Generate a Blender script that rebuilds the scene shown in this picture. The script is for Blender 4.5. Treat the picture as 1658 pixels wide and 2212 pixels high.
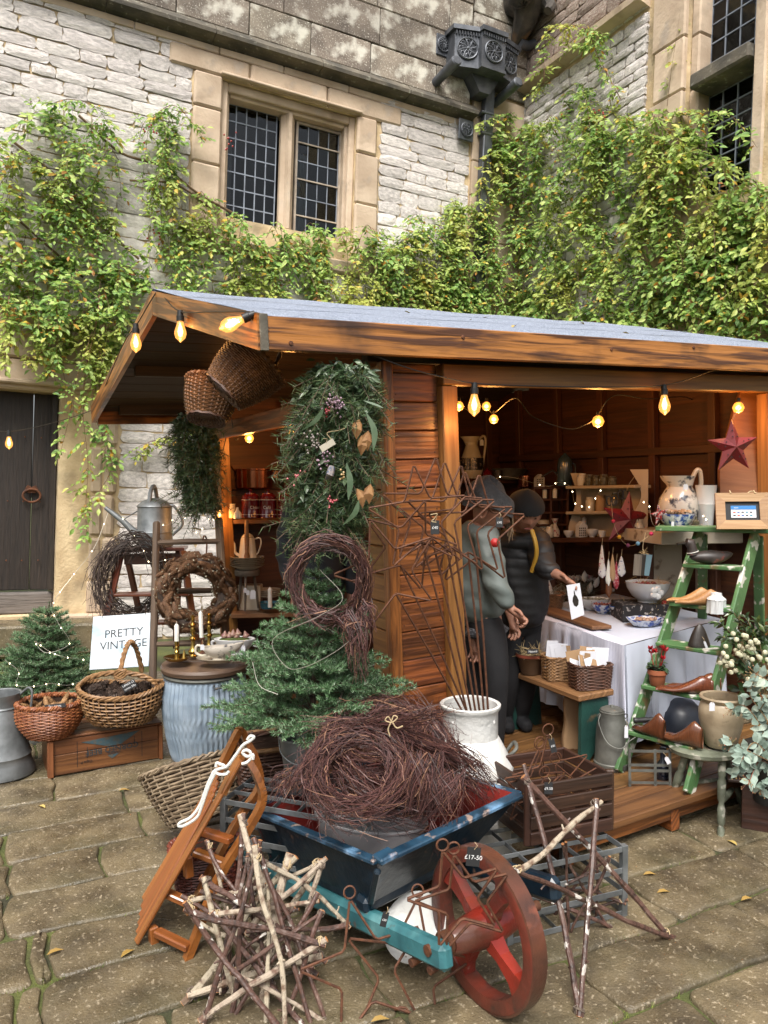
import bpy,bmesh,math,random
from mathutils import Vector as V,Matrix as M,Quaternion
R=random.Random(11)
PI=math.pi
C=bpy.context.scene.collection
for o in list(bpy.data.objects):bpy.data.objects.remove(o)
sc=bpy.context.scene
# ---------------------------------------------------------------- camera, sky, sun, exposure
F=1661.0  # focal length in units of a 1658 x 2212 picture
PITCH=math.atan(56/F)
EYE=V((0,0,1.5))
cam=bpy.data.cameras.new('camera');co=bpy.data.objects.new('camera',cam);C.objects.link(co)
cam.sensor_fit='HORIZONTAL';cam.sensor_width=36;cam.lens=36*F/1658
cam.clip_start=.05;cam.clip_end=3000
co.location=EYE;co.rotation_euler=(PI/2-PITCH,0,0)
sc.camera=co
sc.render.resolution_x=768;sc.render.resolution_y=1024
world=bpy.data.worlds.new('World');sc.world=world;world.use_nodes=True
wn=world.node_tree.nodes;wl=world.node_tree.links
SUN_EL,SUN_AZ=math.radians(56),math.radians(186)  # azimuth clockwise from +Y
sky=wn.new('ShaderNodeTexSky');sky.sky_type='NISHITA';sky.sun_disc=False
sky.sun_elevation=SUN_EL;sky.sun_rotation=SUN_AZ
sky.air_density=1.0;sky.dust_density=6.0;sky.ozone_density=1.0
hs=wn.new('ShaderNodeHueSaturation');hs.inputs['Saturation'].default_value=.35
bg=wn['Background'];bg.inputs['Strength'].default_value=.075
wl.new(sky.outputs[0],hs.inputs['Color']);wl.new(hs.outputs[0],bg.inputs['Color'])
sl=bpy.data.lights.new('sun','SUN');sl.energy=1.5;sl.angle=math.radians(28);sl.color=(1,.96,.9)
so=bpy.data.objects.new('sun',sl);C.objects.link(so)
sd=V((math.sin(SUN_AZ)*math.cos(SUN_EL),math.cos(SUN_AZ)*math.cos(SUN_EL),math.sin(SUN_EL)))
so.rotation_euler=(-sd).to_track_quat('-Z','Y').to_euler()
vs=sc.view_settings;vs.view_transform='Standard';vs.look='None';vs.gamma=1;vs.use_curve_mapping=False
vs.exposure=1.5
sc.cycles.max_bounces=6;sc.cycles.diffuse_bounces=3;sc.cycles.glossy_bounces=3
sc.cycles.transparent_max_bounces=12;sc.cycles.transmission_bounces=4
sc.cycles.caustics_reflective=False;sc.cycles.caustics_refractive=False
sc.cycles.use_denoising=True;sc.cycles.sample_clamp_indirect=4

# ---------------------------------------------------------------- pixel -> place helpers (all on real planes)
cp,sp=math.cos(PITCH),math.sin(PITCH)
def ray(u,v):
    a=(u-829)/F;b=(1106-v)/F
    return V((a,cp+b*sp,-sp+b*cp))
def P(u,v,d):  # point at distance d in front of the viewer
    r=ray(u,v);return EYE+r*(d/r.y)
def G(u,v,z=0.0):  # point on a level plane
    r=ray(u,v);return EYE+r*((z-EYE.z)/r.z)
def frame(o,a,tilt):
    a=math.radians(a);t=math.radians(tilt)
    X=V((math.sin(a),math.cos(a),0));Y=V((-math.cos(a),math.sin(a),0));Z=V((0,0,1))
    X2=X*math.cos(t)+Z*math.sin(t);Z2=Z*math.cos(t)-X*math.sin(t)
    m=M((X2,Y,Z2)).transposed().to_4x4();m.translation=V(o);return m
HF=frame(G(100,1400),63,-2.2)  # the old house
SF=frame((.02,3.08,0),62,2.4)  # the timber stall, standing a little crooked
GF=frame((0,0,0),64,0)  # courses of the paving
HI,SI=HF.inverted(),SF.inverted()
def onp(fi,u,v,ax,val):  # local point where a sight line meets a local plane
    o=fi@EYE;d=fi.to_3x3()@ray(u,v);return o+d*((val-o[ax])/d[ax])
def hp(u,v,y=0):return onp(HI,u,v,1,y)
def sp_(u,v,ax,val):return onp(SI,u,v,ax,val)
def SW(u,v,ax,val):return SF@sp_(u,v,ax,val)  # same, in world
def z_(o,k):return lambda x,y:(o[0]+k*x,o[1]+k*y)
zA=z_((0,1227),.36);zB=z_((531,1227),.36);zC=z_((1061,1227),.36)
zD=z_((0,1681),.36);zE=z_((531,1681),.36);zF=z_((1061,1681),.36)
z4=z_((829,663),.5);zG=z_((962,829),.24);zH=z_((1293,829),.22);zI=z_((332,895),.2)
zJ=z_((0,1061),.22);zK=z_((1061,1194),.22);zL=z_((1326,1227),.2);zM=z_((199,597),.24)
zN=z_((862,0),.24);zO=z_((696,895),.24);zP=z_((332,1559),.2);zQ=z_((1094,1525),.2);zR=z_((1326,1393),.2)

# ---------------------------------------------------------------- materials
MATS={};ALB=1.0
def _sock(n,*names):
    for k in names:
        if k in n.inputs:return n.inputs[k]
def mat(name,c1,c2=None,rough=.6,metal=0,coord='Object',scale=(6,6,6),detail=5,ramp=(.35,.65),bump=0,bscale=30,
        rnd=0,island=None,spots=None,spots2=None,coat=0,spec=.5,emit=None,sub=0,dist=.0,bvec=None,rough2=None,hue=0,trans=0):
    if name in MATS:return MATS[name]
    sc3=lambda c:tuple(x*ALB for x in c)if c else c
    c1,c2=sc3(c1),sc3(c2);spots=spots and(sc3(spots[0]),*spots[1:]);spots2=spots2 and(sc3(spots2[0]),*spots2[1:]);island=island and[(a,sc3(c))for a,c in island]
    m=bpy.data.materials.new(name);m.use_nodes=True;MATS[name]=m
    nt=m.node_tree;N=nt.nodes;L=nt.links;b=N['Principled BSDF']
    tc=N.new('ShaderNodeTexCoord');mp=N.new('ShaderNodeMapping');mp.inputs['Scale'].default_value=scale
    L.new(tc.outputs[coord],mp.inputs[0])
    oi=N.new('ShaderNodeObjectInfo')
    if rnd or hue:
        off=N.new('ShaderNodeVectorMath');off.operation='MULTIPLY_ADD'
        cmb=N.new('ShaderNodeCombineXYZ')
        for i in range(3):L.new(oi.outputs['Random'],cmb.inputs[i])
        L.new(cmb.outputs[0],off.inputs[0]);off.inputs[1].default_value=(37,53,71);L.new(tc.outputs[coord],off.inputs[2]);L.new(off.outputs[0],mp.inputs[0])
    def noise(sc_,vec=mp.outputs[0],det=detail,d=dist):
        n=N.new('ShaderNodeTexNoise');n.inputs['Scale'].default_value=sc_;n.inputs['Detail'].default_value=det
        n.inputs['Distortion'].default_value=d;L.new(vec,n.inputs['Vector']);return n
    def ramp_(fac,lo,hi):
        r=N.new('ShaderNodeMapRange');r.inputs[1].default_value=lo;r.inputs[2].default_value=hi;L.new(fac,r.inputs[0]);return r.outputs[0]
    def mix(fac,a,bb,mode='MIX'):
        x=N.new('ShaderNodeMix');x.data_type='RGBA';x.blend_type=mode
        if hasattr(fac,'node'):L.new(fac,x.inputs[0])
        else:x.inputs[0].default_value=fac
        for s,val in((x.inputs[6],a),(x.inputs[7],bb)):
            if hasattr(val,'node'):L.new(val,s)
            else:s.default_value=(*val,1)
        return x.outputs[2]
    n0=noise(1.0)
    col=c1
    if island:  # colours picked leaf by leaf
        g=N.new('ShaderNodeNewGeometry');cr=N.new('ShaderNodeValToRGB');L.new(g.outputs['Random Per Island'],cr.inputs[0])
        e=cr.color_ramp;e.elements[0].color=(*island[0][1],1);e.elements[0].position=island[0][0]
        e.elements[1].color=(*island[-1][1],1);e.elements[1].position=island[-1][0]
        for p_,c_ in island[1:-1]:
            k=e.elements.new(p_);k.color=(*c_,1)
        col=cr.outputs[0]
        if c2:col=mix(ramp_(n0.outputs[0],*ramp),col,mix(.6,col,c2))
    elif c2:col=mix(ramp_(n0.outputs[0],*ramp),c1,c2)
    for s in(spots,spots2):
        if s:  # (colour, scale, low, high, amount)
            vec=tc.outputs[coord]if len(s)<6 else mp.outputs[0]
            ns=noise(s[1],vec,4,0);f=ramp_(ns.outputs[0],s[2],s[3])
            ml=N.new('ShaderNodeMath');ml.operation='MULTIPLY';ml.inputs[1].default_value=s[4];L.new(f,ml.inputs[0])
            col=mix(ml.outputs[0],col,s[0])
    if rnd or hue:
        h=N.new('ShaderNodeHueSaturation')
        r=N.new('ShaderNodeMapRange');r.inputs[3].default_value=1-rnd;r.inputs[4].default_value=1+rnd;L.new(oi.outputs['Random'],r.inputs[0])
        L.new(r.outputs[0],h.inputs['Value'])
        if hue:
            wn_=N.new('ShaderNodeTexWhiteNoise');wn_.noise_dimensions='1D';L.new(oi.outputs['Random'],wn_.inputs['W'])
            r2=N.new('ShaderNodeMapRange');r2.inputs[3].default_value=.5-hue;r2.inputs[4].default_value=.5+hue;L.new(wn_.outputs[0],r2.inputs[0]);L.new(r2.outputs[0],h.inputs['Hue'])
        if hasattr(col,'node'):L.new(col,h.inputs['Color'])
        else:h.inputs['Color'].default_value=(*col,1)
        col=h.outputs[0]
    if hasattr(col,'node'):L.new(col,b.inputs['Base Color'])
    else:b.inputs['Base Color'].default_value=(*col,1)
    b.inputs['Roughness'].default_value=rough;b.inputs['Metallic'].default_value=metal
    if rough2 is not None:
        q=N.new('ShaderNodeMapRange');q.inputs[1].default_value=.35;q.inputs[2].default_value=.65
        q.inputs[3].default_value=rough;q.inputs[4].default_value=rough2
        L.new(noise(3.1).outputs[0],q.inputs[0]);L.new(q.outputs[0],b.inputs['Roughness'])
    s=_sock(b,'Specular IOR Level','Specular')
    if s:s.default_value=spec
    if coat:
        s=_sock(b,'Coat Weight','Clearcoat');s.default_value=coat
        s=_sock(b,'Coat Roughness','Clearcoat Roughness');s.default_value=.12
    if sub:
        s=_sock(b,'Subsurface Weight','Subsurface');s.default_value=sub
    if emit:
        _sock(b,'Emission Color','Emission').default_value=(*emit[0],1);b.inputs['Emission Strength'].default_value=emit[1]
    if trans:  # light coming through thin leaves
        tr=N.new('ShaderNodeBsdfTranslucent');mx_=N.new('ShaderNodeMixShader');mx_.inputs[0].default_value=trans
        if hasattr(col,'node'):L.new(col,tr.inputs[0])
        L.new(b.outputs[0],mx_.inputs[1]);L.new(tr.outputs[0],mx_.inputs[2]);L.new(mx_.outputs[0],N['Material Output'].inputs[0])
    if bump:
        bp=N.new('ShaderNodeBump');bp.inputs['Strength'].default_value=bump;bp.inputs['Distance'].default_value=.01
        if bvec:nb=noise(1.0,mp.outputs[0],6,.3)
        else:nb=noise(bscale,tc.outputs[coord],6,0)
        L.new(nb.outputs[0],bp.inputs['Height']);L.new(bp.outputs[0],b.inputs['Normal'])
    return m
def wood(name,c1,c2,rough=.55,along=2.2,across=38,bump=.25,rnd=.18,spots=None,coat=0,hue=.006,ramp=(.3,.7)):
    return mat(name,c1,c2,rough=rough,coord='UV',scale=(along*1.5,across*1.9,1),detail=5,bump=bump,bvec=True,rnd=rnd,spots=spots,coat=coat,dist=.7,hue=hue,ramp=ramp)
def glow(name,col,strength):
    if name in MATS:return MATS[name]
    m=bpy.data.materials.new(name);m.use_nodes=True;MATS[name]=m
    b=m.node_tree.nodes['Principled BSDF'];b.inputs['Base Color'].default_value=(*col,1)
    _sock(b,'Emission Color','Emission').default_value=(*col,1);b.inputs['Emission Strength'].default_value=strength
    return m
def glass(name,tint=(1,1,1),refl=.12):
    if name in MATS:return MATS[name]
    m=bpy.data.materials.new(name);m.use_nodes=True;MATS[name]=m
    nt=m.node_tree;N=nt.nodes;L=nt.links;N.remove(N['Principled BSDF'])
    t=N.new('ShaderNodeBsdfTransparent');t.inputs[0].default_value=(*tint,1)
    g=N.new('ShaderNodeBsdfGlossy');g.inputs['Roughness'].default_value=.03
    fr=N.new('ShaderNodeFresnel');fr.inputs[0].default_value=1.5
    ad=N.new('ShaderNodeMath');ad.operation='ADD';ad.inputs[1].default_value=refl;L.new(fr.outputs[0],ad.inputs[0])
    x=N.new('ShaderNodeMixShader');L.new(ad.outputs[0],x.inputs[0]);L.new(t.outputs[0],x.inputs[1]);L.new(g.outputs[0],x.inputs[2])
    tc=N.new('ShaderNodeTexCoord');nz=N.new('ShaderNodeTexNoise');nz.inputs['Scale'].default_value=9;bp=N.new('ShaderNodeBump');bp.inputs['Strength'].default_value=.08;bp.inputs['Distance'].default_value=.02
    L.new(tc.outputs['Object'],nz.inputs['Vector']);L.new(nz.outputs[0],bp.inputs['Height']);L.new(bp.outputs[0],g.inputs['Normal'])
    L.new(x.outputs[0],N['Material Output'].inputs[0]);return m

# ---------------------------------------------------------------- mesh builder
def rot_to(d,up=V((0,0,1))):  # matrix whose X axis runs along d
    x=V(d).normalized();up=V(up)
    if abs(x.dot(up))>.995:up=V((0,1,0))if abs(x.y)<.9 else V((1,0,0))
    y=up.cross(x).normalized();z=x.cross(y);return M((x,y,z)).transposed()
class MB:
    def __init__(s):s.v=[];s.f=[];s.uv=[];s.mi=[];s.m=0
    def face(s,idx,uvs):s.f.append(idx);s.uv.append(uvs);s.mi.append(s.m)
    def add(s,vs_,fs,uv=None):
        o=len(s.v);s.v.extend(vs_)
        for f in fs:s.face(tuple(o+i for i in f),[(uv[i]if uv else(vs_[i][0],vs_[i][1]))for i in f])
        return s
    def box(s,c,sz,rot=None,bev=.0,jit=0):
        h=[x/2 for x in sz];c=V(c);la=max(range(3),key=lambda i:sz[i]);oth=[i for i in range(3)if i!=la]
        ou,ov=R.random()*7,R.random()*7
        e=min(bev,min(h)*.6)
        pts=[];key={}
        if e<=0:
            for i in range(8):pts.append(V([h[k]*(1 if i>>k&1 else-1)for k in range(3)]))
            fs=[(0,2,3,1),(4,5,7,6),(0,1,5,4),(2,6,7,3),(0,4,6,2),(1,3,7,5)]
        else:
            for i in range(8):
                sg=[1 if i>>k&1 else-1 for k in range(3)]
                for a in range(3):
                    key[i,a]=len(pts);pts.append(V([sg[k]*(h[k]if k==a else h[k]-e)for k in range(3)]))
            fs=[]
            for a in range(3):
                b,c2=(a+1)%3,(a+2)%3
                for q in(0,1):
                    base=q<<a;fs.append(tuple(key[i,a]for i in(base,base|1<<b,base|1<<b|1<<c2,base|1<<c2)))
                for i in range(8):
                    if not i>>a&1:
                        j=i|1<<a;fs.append((key[i,b],key[j,b],key[j,c2],key[i,c2]))
            for i in range(8):fs.append((key[i,0],key[i,1],key[i,2]))
            fx=[]
            for f in fs:
                n=(pts[f[1]]-pts[f[0]]).cross(pts[f[2]]-pts[f[0]]);cc=sum((pts[k]for k in f),V((0,0,0)))
                fx.append(f if n.dot(cc)>0 else tuple(reversed(f)))
            fs=fx
        uv=[(p[la]+ou,p[oth[0]]+p[oth[1]]+ov)for p in pts]
        if jit:pts=[p+V((R.uniform(-jit,jit),R.uniform(-jit,jit),R.uniform(-jit,jit)))for p in pts]
        if rot is not None:pts=[rot@p for p in pts]
        return s.add([p+c for p in pts],fs,uv)
    def bar(s,a,b,w,h,up=(0,0,1),bev=.0,jit=0):  # w across, h along 'up'
        a,b=V(a),V(b);return s.box((a+b)/2,((b-a).length,w,h),rot_to(b-a,up),bev,jit)
    def tube(s,pts,r,n=6,cap=True,closed=False,taper=None):
        pts=[V(p)for p in pts];k=len(pts)
        if k<2:return s
        rs=r if isinstance(r,(list,tuple))else[r]*k
        o=len(s.v);ou=R.random()*5;ln=0;us=[]
        t0=(pts[1]-pts[0]).normalized();nrm=t0.orthogonal().normalized()
        for i,p in enumerate(pts):
            if closed:t=pts[(i+1)%k]-pts[i-1]
            else:t=pts[min(i+1,k-1)]-pts[max(i-1,0)]
            if t.length<1e-9:t=t0
            t=t.normalized();nrm=nrm-t*nrm.dot(t)
            nrm=nrm.normalized()if nrm.length>1e-6 else t.orthogonal().normalized()
            bn=t.cross(nrm)
            if i:ln+=(p-pts[i-1]).length
            us.append(ln+ou)
            for j in range(n):
                a=2*PI*j/n;s.v.append(p+(nrm*math.cos(a)+bn*math.sin(a))*rs[i])
        rr=max(rs)
        for i in range(k if closed else k-1):
            i2=(i+1)%k
            for j in range(n):
                j2=(j+1)%n
                s.face((o+i*n+j,o+i*n+j2,o+i2*n+j2,o+i2*n+j),
                       [(us[i],j*6.28/n*rr),(us[i],(j+1)*6.28/n*rr),(us[i2]if i2 else us[i]+.02,(j+1)*6.28/n*rr),(us[i2]if i2 else us[i]+.02,j*6.28/n*rr)])
        if cap and not closed:
            s.face(tuple(o+j for j in reversed(range(n))),[(0,0)]*n);s.face(tuple(o+(k-1)*n+j for j in range(n)),[(0,0)]*n)
        return s
    def lathe(s,prof,n=24,m=None,sx=1,sy=1,wob=None,cap=True):
        m=m or M.Identity(4);o=len(s.v);k=len(prof)
        for i,(r,h)in enumerate(prof):
            for j in range(n):
                a=2*PI*j/n;q=r*(wob(a,i)if wob else 1);s.v.append(m@V((q*math.cos(a)*sx,q*math.sin(a)*sy,h)))
        for i in range(k-1):
            for j in range(n):
                j2=(j+1)%n
                s.face((o+i*n+j,o+i*n+j2,o+(i+1)*n+j2,o+(i+1)*n+j),[(j/n,prof[i][1]),((j+1)/n,prof[i][1]),((j+1)/n,prof[i+1][1]),(j/n,prof[i+1][1])])
        if cap:
            if prof[0][0]>1e-6:s.face(tuple(o+j for j in reversed(range(n))),[(0,0)]*n)
            if prof[-1][0]>1e-6:s.face(tuple(o+(k-1)*n+j for j in range(n)),[(0,0)]*n)
        return s
    def prism(s,poly,t,m=None):  # polygon in local XY, thickness t along local Z
        m=m or M.Identity(4);n=len(poly);o=len(s.v)
        for z in(0,t):
            for p in poly:s.v.append(m@V((p[0],p[1],z)))
        ar=sum(poly[i][0]*poly[(i+1)%n][1]-poly[(i+1)%n][0]*poly[i][1]for i in range(n))*(1 if t>0 else-1)
        uvp=[(p[0],p[1])for p in poly]
        top=tuple(o+n+i for i in range(n));bot=tuple(o+i for i in reversed(range(n)))
        if ar<0:top=tuple(reversed(top));bot=tuple(reversed(bot))
        s.face(top,[uvp[i-o-n]for i in top]);s.face(bot,[uvp[i-o]for i in bot])
        for i in range(n):
            j=(i+1)%n;f=(o+i,o+j,o+n+j,o+n+i)
            if ar<0:f=tuple(reversed(f))
            s.face(f,[uvp[(q-o)%n]for q in f])
        return s
    def sheet(s,fn,nu,nv,flip=False,closed_u=False):
        o=len(s.v);W=nu if closed_u else nu+1
        for j in range(nv+1):
            for i in range(W):s.v.append(V(fn(i/nu,j/nv)))
        for j in range(nv):
            for i in range(nu):
                i2=(i+1)%W;f=(o+j*W+i,o+j*W+i2,o+(j+1)*W+i2,o+(j+1)*W+i)
                uv=[(i/nu,j/nv),((i+1)/nu,j/nv),((i+1)/nu,(j+1)/nv),(i/nu,(j+1)/nv)]
                if flip:f=f[::-1];uv=uv[::-1]
                s.face(f,uv)
        return s
    def leaf(s,p,d,n,L,W,fold=.25,curl=.15):  # one folded leaf
        d=V(d).normalized();n=V(n);n=(n-d*n.dot(d));n=n.normalized()if n.length>1e-6 else d.orthogonal().normalized();w=d.cross(n)
        p=V(p);o=len(s.v);c=p+d*L*.55-n*L*curl*.2
        s.v+=[p,p+d*L*.3+w*W*.42+n*W*fold,c+d*L*.05+w*W*.46+n*W*fold,p+d*L-n*L*curl,c+d*L*.05-w*W*.46+n*W*fold,p+d*L*.3-w*W*.42+n*W*fold,p+d*L*.5]
        s.face((o,o+6,o+2,o+1),[(0,.5),(.5,.5),(.6,0),(.3,0)]);s.face((o+6,o+3,o+2),[(.5,.5),(1,.5),(.6,0)])
        s.face((o,o+5,o+4,o+6),[(0,.5),(.3,1),(.6,1),(.5,.5)]);s.face((o+6,o+4,o+3),[(.5,.5),(.6,1),(1,.5)])
        return s
    def blade(s,p,d,L,W):  # a needle
        p=V(p);d=V(d).normalized();w=d.cross(V((R.uniform(-1,1),R.uniform(-1,1),R.uniform(-1,1))));w=w.normalized()*W if w.length>1e-6 else d.orthogonal()*W
        o=len(s.v);s.v+=[p-w,p+w,p+d*L];s.face((o,o+1,o+2),[(0,0),(0,1),(1,.5)]);return s
    def mesh(s,name,mats=None,smooth=True):
        me=bpy.data.meshes.new(name);me.from_pydata([tuple(v)for v in s.v],[],s.f)
        ul=me.uv_layers.new(name='UVMap');flat=[]
        for u in s.uv:
            for a in u:flat+=a
        ul.data.foreach_set('uv',flat)
        for m_ in(mats if isinstance(mats,(list,tuple))else[mats]):
            if m_:me.materials.append(m_)
        if any(s.mi):me.polygons.foreach_set('material_index',s.mi)
        if smooth:
            me.polygons.foreach_set('use_smooth',[True]*len(me.polygons))
            if smooth!='all':me.set_sharp_from_angle(angle=math.radians(38))
        return me
    def build(s,name,mats=None,parent=None,mtx=None,smooth=True,**kw):
        return ob(name,s.mesh(name,mats,smooth),parent,mtx,**kw)
def ob(name,data,parent=None,mtx=None,**kw):
    o=bpy.data.objects.new(name,data);C.objects.link(o)
    if parent is not None:o.parent=parent
    if mtx is not None:o.matrix_local=mtx
    for k,val in kw.items():o[k]=val
    return o
def thing(name,label,cat,loc=(0,0,0),rz=0,group=None,mtx=None):
    o=bpy.data.objects.new(name,None);C.objects.link(o);o.empty_display_size=.1
    if mtx is not None:o.matrix_world=mtx
    else:o.location=loc;o.rotation_euler=(0,0,rz)
    o['label']=label;o['category']=cat
    if group:o['group']=group
    return o
def tag(o,label,cat,group=None):
    o['label']=label;o['category']=cat
    if group:o['group']=group
    return o
def boxo(name,a,b,w,h,m,parent,up=(0,0,1),bev=.004,jit=0,**kw):  # a board of its own, grain along its length
    a,b=V(a),V(b);mtx=rot_to(b-a,up).to_4x4();mtx.translation=(a+b)/2
    return MB().box((0,0,0),((b-a).length,w,h),None,bev,jit).build(name,m,parent,mtx,smooth=False,**kw)
def spline(pts,n=8):  # Catmull-Rom
    pts=[V(p)for p in pts];out=[]
    q=[pts[0]*2-pts[1]]+pts+[pts[-1]*2-pts[-2]]
    for i in range(1,len(q)-2):
        for k in range(n):
            t=k/n;a,b,c,d=q[i-1:i+3]
            out.append(.5*((2*b)+(c-a)*t+(2*a-5*b+4*c-d)*t*t+(3*b-a-3*c+d)*t**3))
    out.append(pts[-1]);return out
def text(name,body,size,mtx,m,parent,ext=.0006,align='CENTER',shear=0):
    cu=bpy.data.curves.new(name,'FONT');cu.body=body;cu.size=size;cu.extrude=ext;cu.align_x=align;cu.align_y='CENTER';cu.shear=shear;cu.resolution_u=3
    t=bpy.data.objects.new(name,cu);C.objects.link(t);dg=bpy.context.evaluated_depsgraph_get();dg.update()
    me=bpy.data.meshes.new_from_object(t.evaluated_get(dg));bpy.data.objects.remove(t);me.materials.clear();me.materials.append(m)
    return ob(name,me,parent,mtx)
def rnd(a,b):return R.uniform(a,b)
def rv(s=1):return V((rnd(-s,s),rnd(-s,s),rnd(-s,s)))
def fmtx(o,x,z):  # matrix from origin, x axis, face normal (local z)
    x=V(x).normalized();z=V(z);z=(z-x*z.dot(x)).normalized();y=z.cross(x);m=M((x,y,z)).transposed().to_4x4();m.translation=V(o);return m
# ================================================================ materials of the place
m_moss=mat('moss soil',(.04,.05,.014),(.085,.095,.022),rough=.9,scale=(5,5,5),bump=.8,bscale=60,spots=((.02,.016,.01),3,.5,.62,.8))
m_slab=mat('wet york stone',(.165,.13,.076),(.066,.051,.031),rough=.22,rough2=.6,scale=(7,7,7),detail=12,bump=.5,bscale=130,rnd=.2,spots=((.36,.3,.21),70,.6,.66,.7),spots2=((.045,.045,.022),2.2,.5,.74,.6),ramp=(.35,.68))
m_stone=mat('grey limestone',(.74,.69,.65),(.48,.445,.42),rough=.9,scale=(6,6,6),detail=8,bump=1.0,bscale=26,rnd=.16,spots=((.8,.76,.72),14,.52,.7,.6),hue=.012,spots2=((.14,.13,.12),3.0,.6,.78,.55))
m_mortar=mat('sandy mortar',(.66,.52,.32),(.44,.32,.18),rough=.95,scale=(4,4,4),bump=.7,bscale=40,spots=((.07,.06,.05),2.2,.52,.7,.7))
m_ashlar=mat('lichened ashlar',(.25,.21,.165),(.12,.1,.08),rough=.9,scale=(3,3,3),detail=8,bump=.7,bscale=22,rnd=.18,spots=((.6,.58,.5),6,.5,.66,.8),spots2=((.55,.52,.44),60,.58,.66,.75),hue=.01)
m_sand=mat('pale sandstone',(.58,.46,.34),(.43,.325,.23),rough=.88,scale=(3,3,3),detail=7,bump=.45,bscale=30,rnd=.1,spots=((.16,.115,.075),3.0,.58,.74,.6),spots2=((.42,.36,.3),5,.6,.7,.5))
m_string=mat('blackened drip stone',(.06,.055,.045),(.14,.12,.09),rough=.9,scale=(5,5,5),bump=.6,bscale=30,spots=((.3,.3,.24),20,.62,.7,.6))
m_lead=mat('weathered lead',(.075,.082,.095),(.19,.2,.22),rough=.5,metal=.55,scale=(5,5,3),detail=7,bump=.3,bscale=30,ramp=(.4,.75))
m_came=mat('lead cames',(.3,.34,.4),(.2,.22,.26),rough=.55,metal=.4,scale=(8,8,8))
m_pane=glass('old window glass',(.6,.64,.66),-.015)
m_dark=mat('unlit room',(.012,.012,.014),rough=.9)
m_curtain=mat('net curtain',(.6,.6,.58),(.4,.4,.4),rough=.9,scale=(30,2,2))
m_iron=mat('rusty iron',(.16,.06,.025),(.07,.03,.018),rough=.75,metal=.35,scale=(25,25,25),bump=.4,bscale=90)
m_olddoor=wood('ancient oak',(.012,.009,.007),(.034,.024,.018),rough=.6,along=3,across=30,bump=.5,rnd=.25)
m_sill=wood('silvered oak',(.16,.14,.125),(.07,.06,.055),rough=.8,along=3,across=40,bump=.7)

def inpoly(p,poly):
    x,y=p;c=False;n=len(poly)
    for i in range(n):
        x1,y1=poly[i];x2,y2=poly[i-1]
        if(y1>y)!=(y2>y)and x<(x2-x1)*(y-y1)/(y2-y1)+x1:c=not c
    return c
def proj(p):
    q=V(p)-EYE;d=q.y*cp-q.z*sp
    return(829+F*q.x/d,1106-F*(q.y*sp+q.z*cp)/d)

# ================================================================ paving
ground=ob('ground',MB().sheet(lambda a,b:(-60+120*a,-20+120*b,-.012+.0*a),8,8).mesh('ground',m_moss),kind='structure')
def rounded(x0,x1,y0,y1,r,n=3):
    pts=[]
    for cx,cy,a0 in((x1-r,y1-r,0),(x0+r,y1-r,PI/2),(x0+r,y0+r,PI),(x1-r,y0+r,1.5*PI)):
        for k in range(n+1):
            a=a0+k*PI/2/n;pts.append((cx+r*math.cos(a),cy+r*math.sin(a)))
    out=[]
    for i in range(len(pts)):  # extra points along the sides, worn unevenly
        a,b=pts[i],pts[(i+1)%len(pts)];out.append(a)
        l=math.hypot(b[0]-a[0],b[1]-a[1])
        for k in range(1,int(l/.12)+1):
            t=k/(int(l/.12)+1);out.append((a[0]+(b[0]-a[0])*t+rnd(-.006,.006),a[1]+(b[1]-a[1])*t+rnd(-.006,.006)))
    return out
def wobble(y,x):return .012*math.sin(x*2.1+y*17)+.005*math.sin(x*7.3+y*5)+.003*math.sin(x*17+y*11)
def slab(x0,x1,y0,y1):
    g=.006;poly=rounded(x0+g*rnd(.6,1.3),x1-g*rnd(.6,1.3),y0+g*rnd(.5,1.1),y1-g*rnd(.5,1.1),rnd(.012,.045))
    sk0,sk1=rnd(-.03,.03),rnd(-.03,.03)
    poly=[(px+(sk0 if px<(x0+x1)/2 else sk1)*(py-y0)/(y1-y0)*0+.008*math.sin(py*23+x0),py+wobble(y0,px)*(y1-py)/(y1-y0)+wobble(y1,px)*(py-y0)/(y1-y0))for px,py in poly]
    cx,cy=(x0+x1)/2,(y0+y1)/2;mb=MB();n=len(poly);h=rnd(-.003,.004);tx,ty=rnd(-.008,.008),rnd(-.008,.008)
    rings=[(1.0,-.05),(1.0,-.008),(.985,-.002),(.96,.0),(.6,.002)]
    o=0
    for sc_,z in rings:
        for px,py in poly:
            dx,dy=(px-cx),(py-cy);w,d_=(x1-x0)/2,(y1-y0)/2
            if sc_<1:dx=dx*(1-(1-sc_)*.3/max(w,.1))if sc_>.9 else dx*sc_;dy=dy*(1-(1-sc_)*.3/max(d_,.1))if sc_>.9 else dy*sc_
            mb.v.append(V((dx,dy,z+h+(tx*dx+ty*dy)+(rnd(-.0025,.0025)if z>-.003 else 0))))
    for k in range(len(rings)-1):
        for i in range(n):
            j=(i+1)%n;f=(k*n+i,k*n+j,(k+1)*n+j,(k+1)*n+i);mb.face(f,[(mb.v[q].x,mb.v[q].y)for q in f])
    f=tuple(4*n+i for i in range(n));mb.face(f,[(mb.v[q].x,mb.v[q].y)for q in f])
    m=GF.copy();m.translation=GF@V((cx,cy,0));mb.build('paving_slab',m_slab,ground,m,smooth='all')
rows=[.45,.75,1.04,1.33,1.62,1.91,2.205,2.51,2.795,3.08,3.36,3.66,3.97,4.3,4.62,4.95,5.3,5.65,6.0,6.4]
known={2.51:[.04,.095],2.205:[.0,.065],2.795:[-.035],3.08:[.312],3.36:[-.04],3.66:[.48],1.91:[2.07,2.68],1.62:[1.56,2.305],2.205+1e-9:[]}
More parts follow.
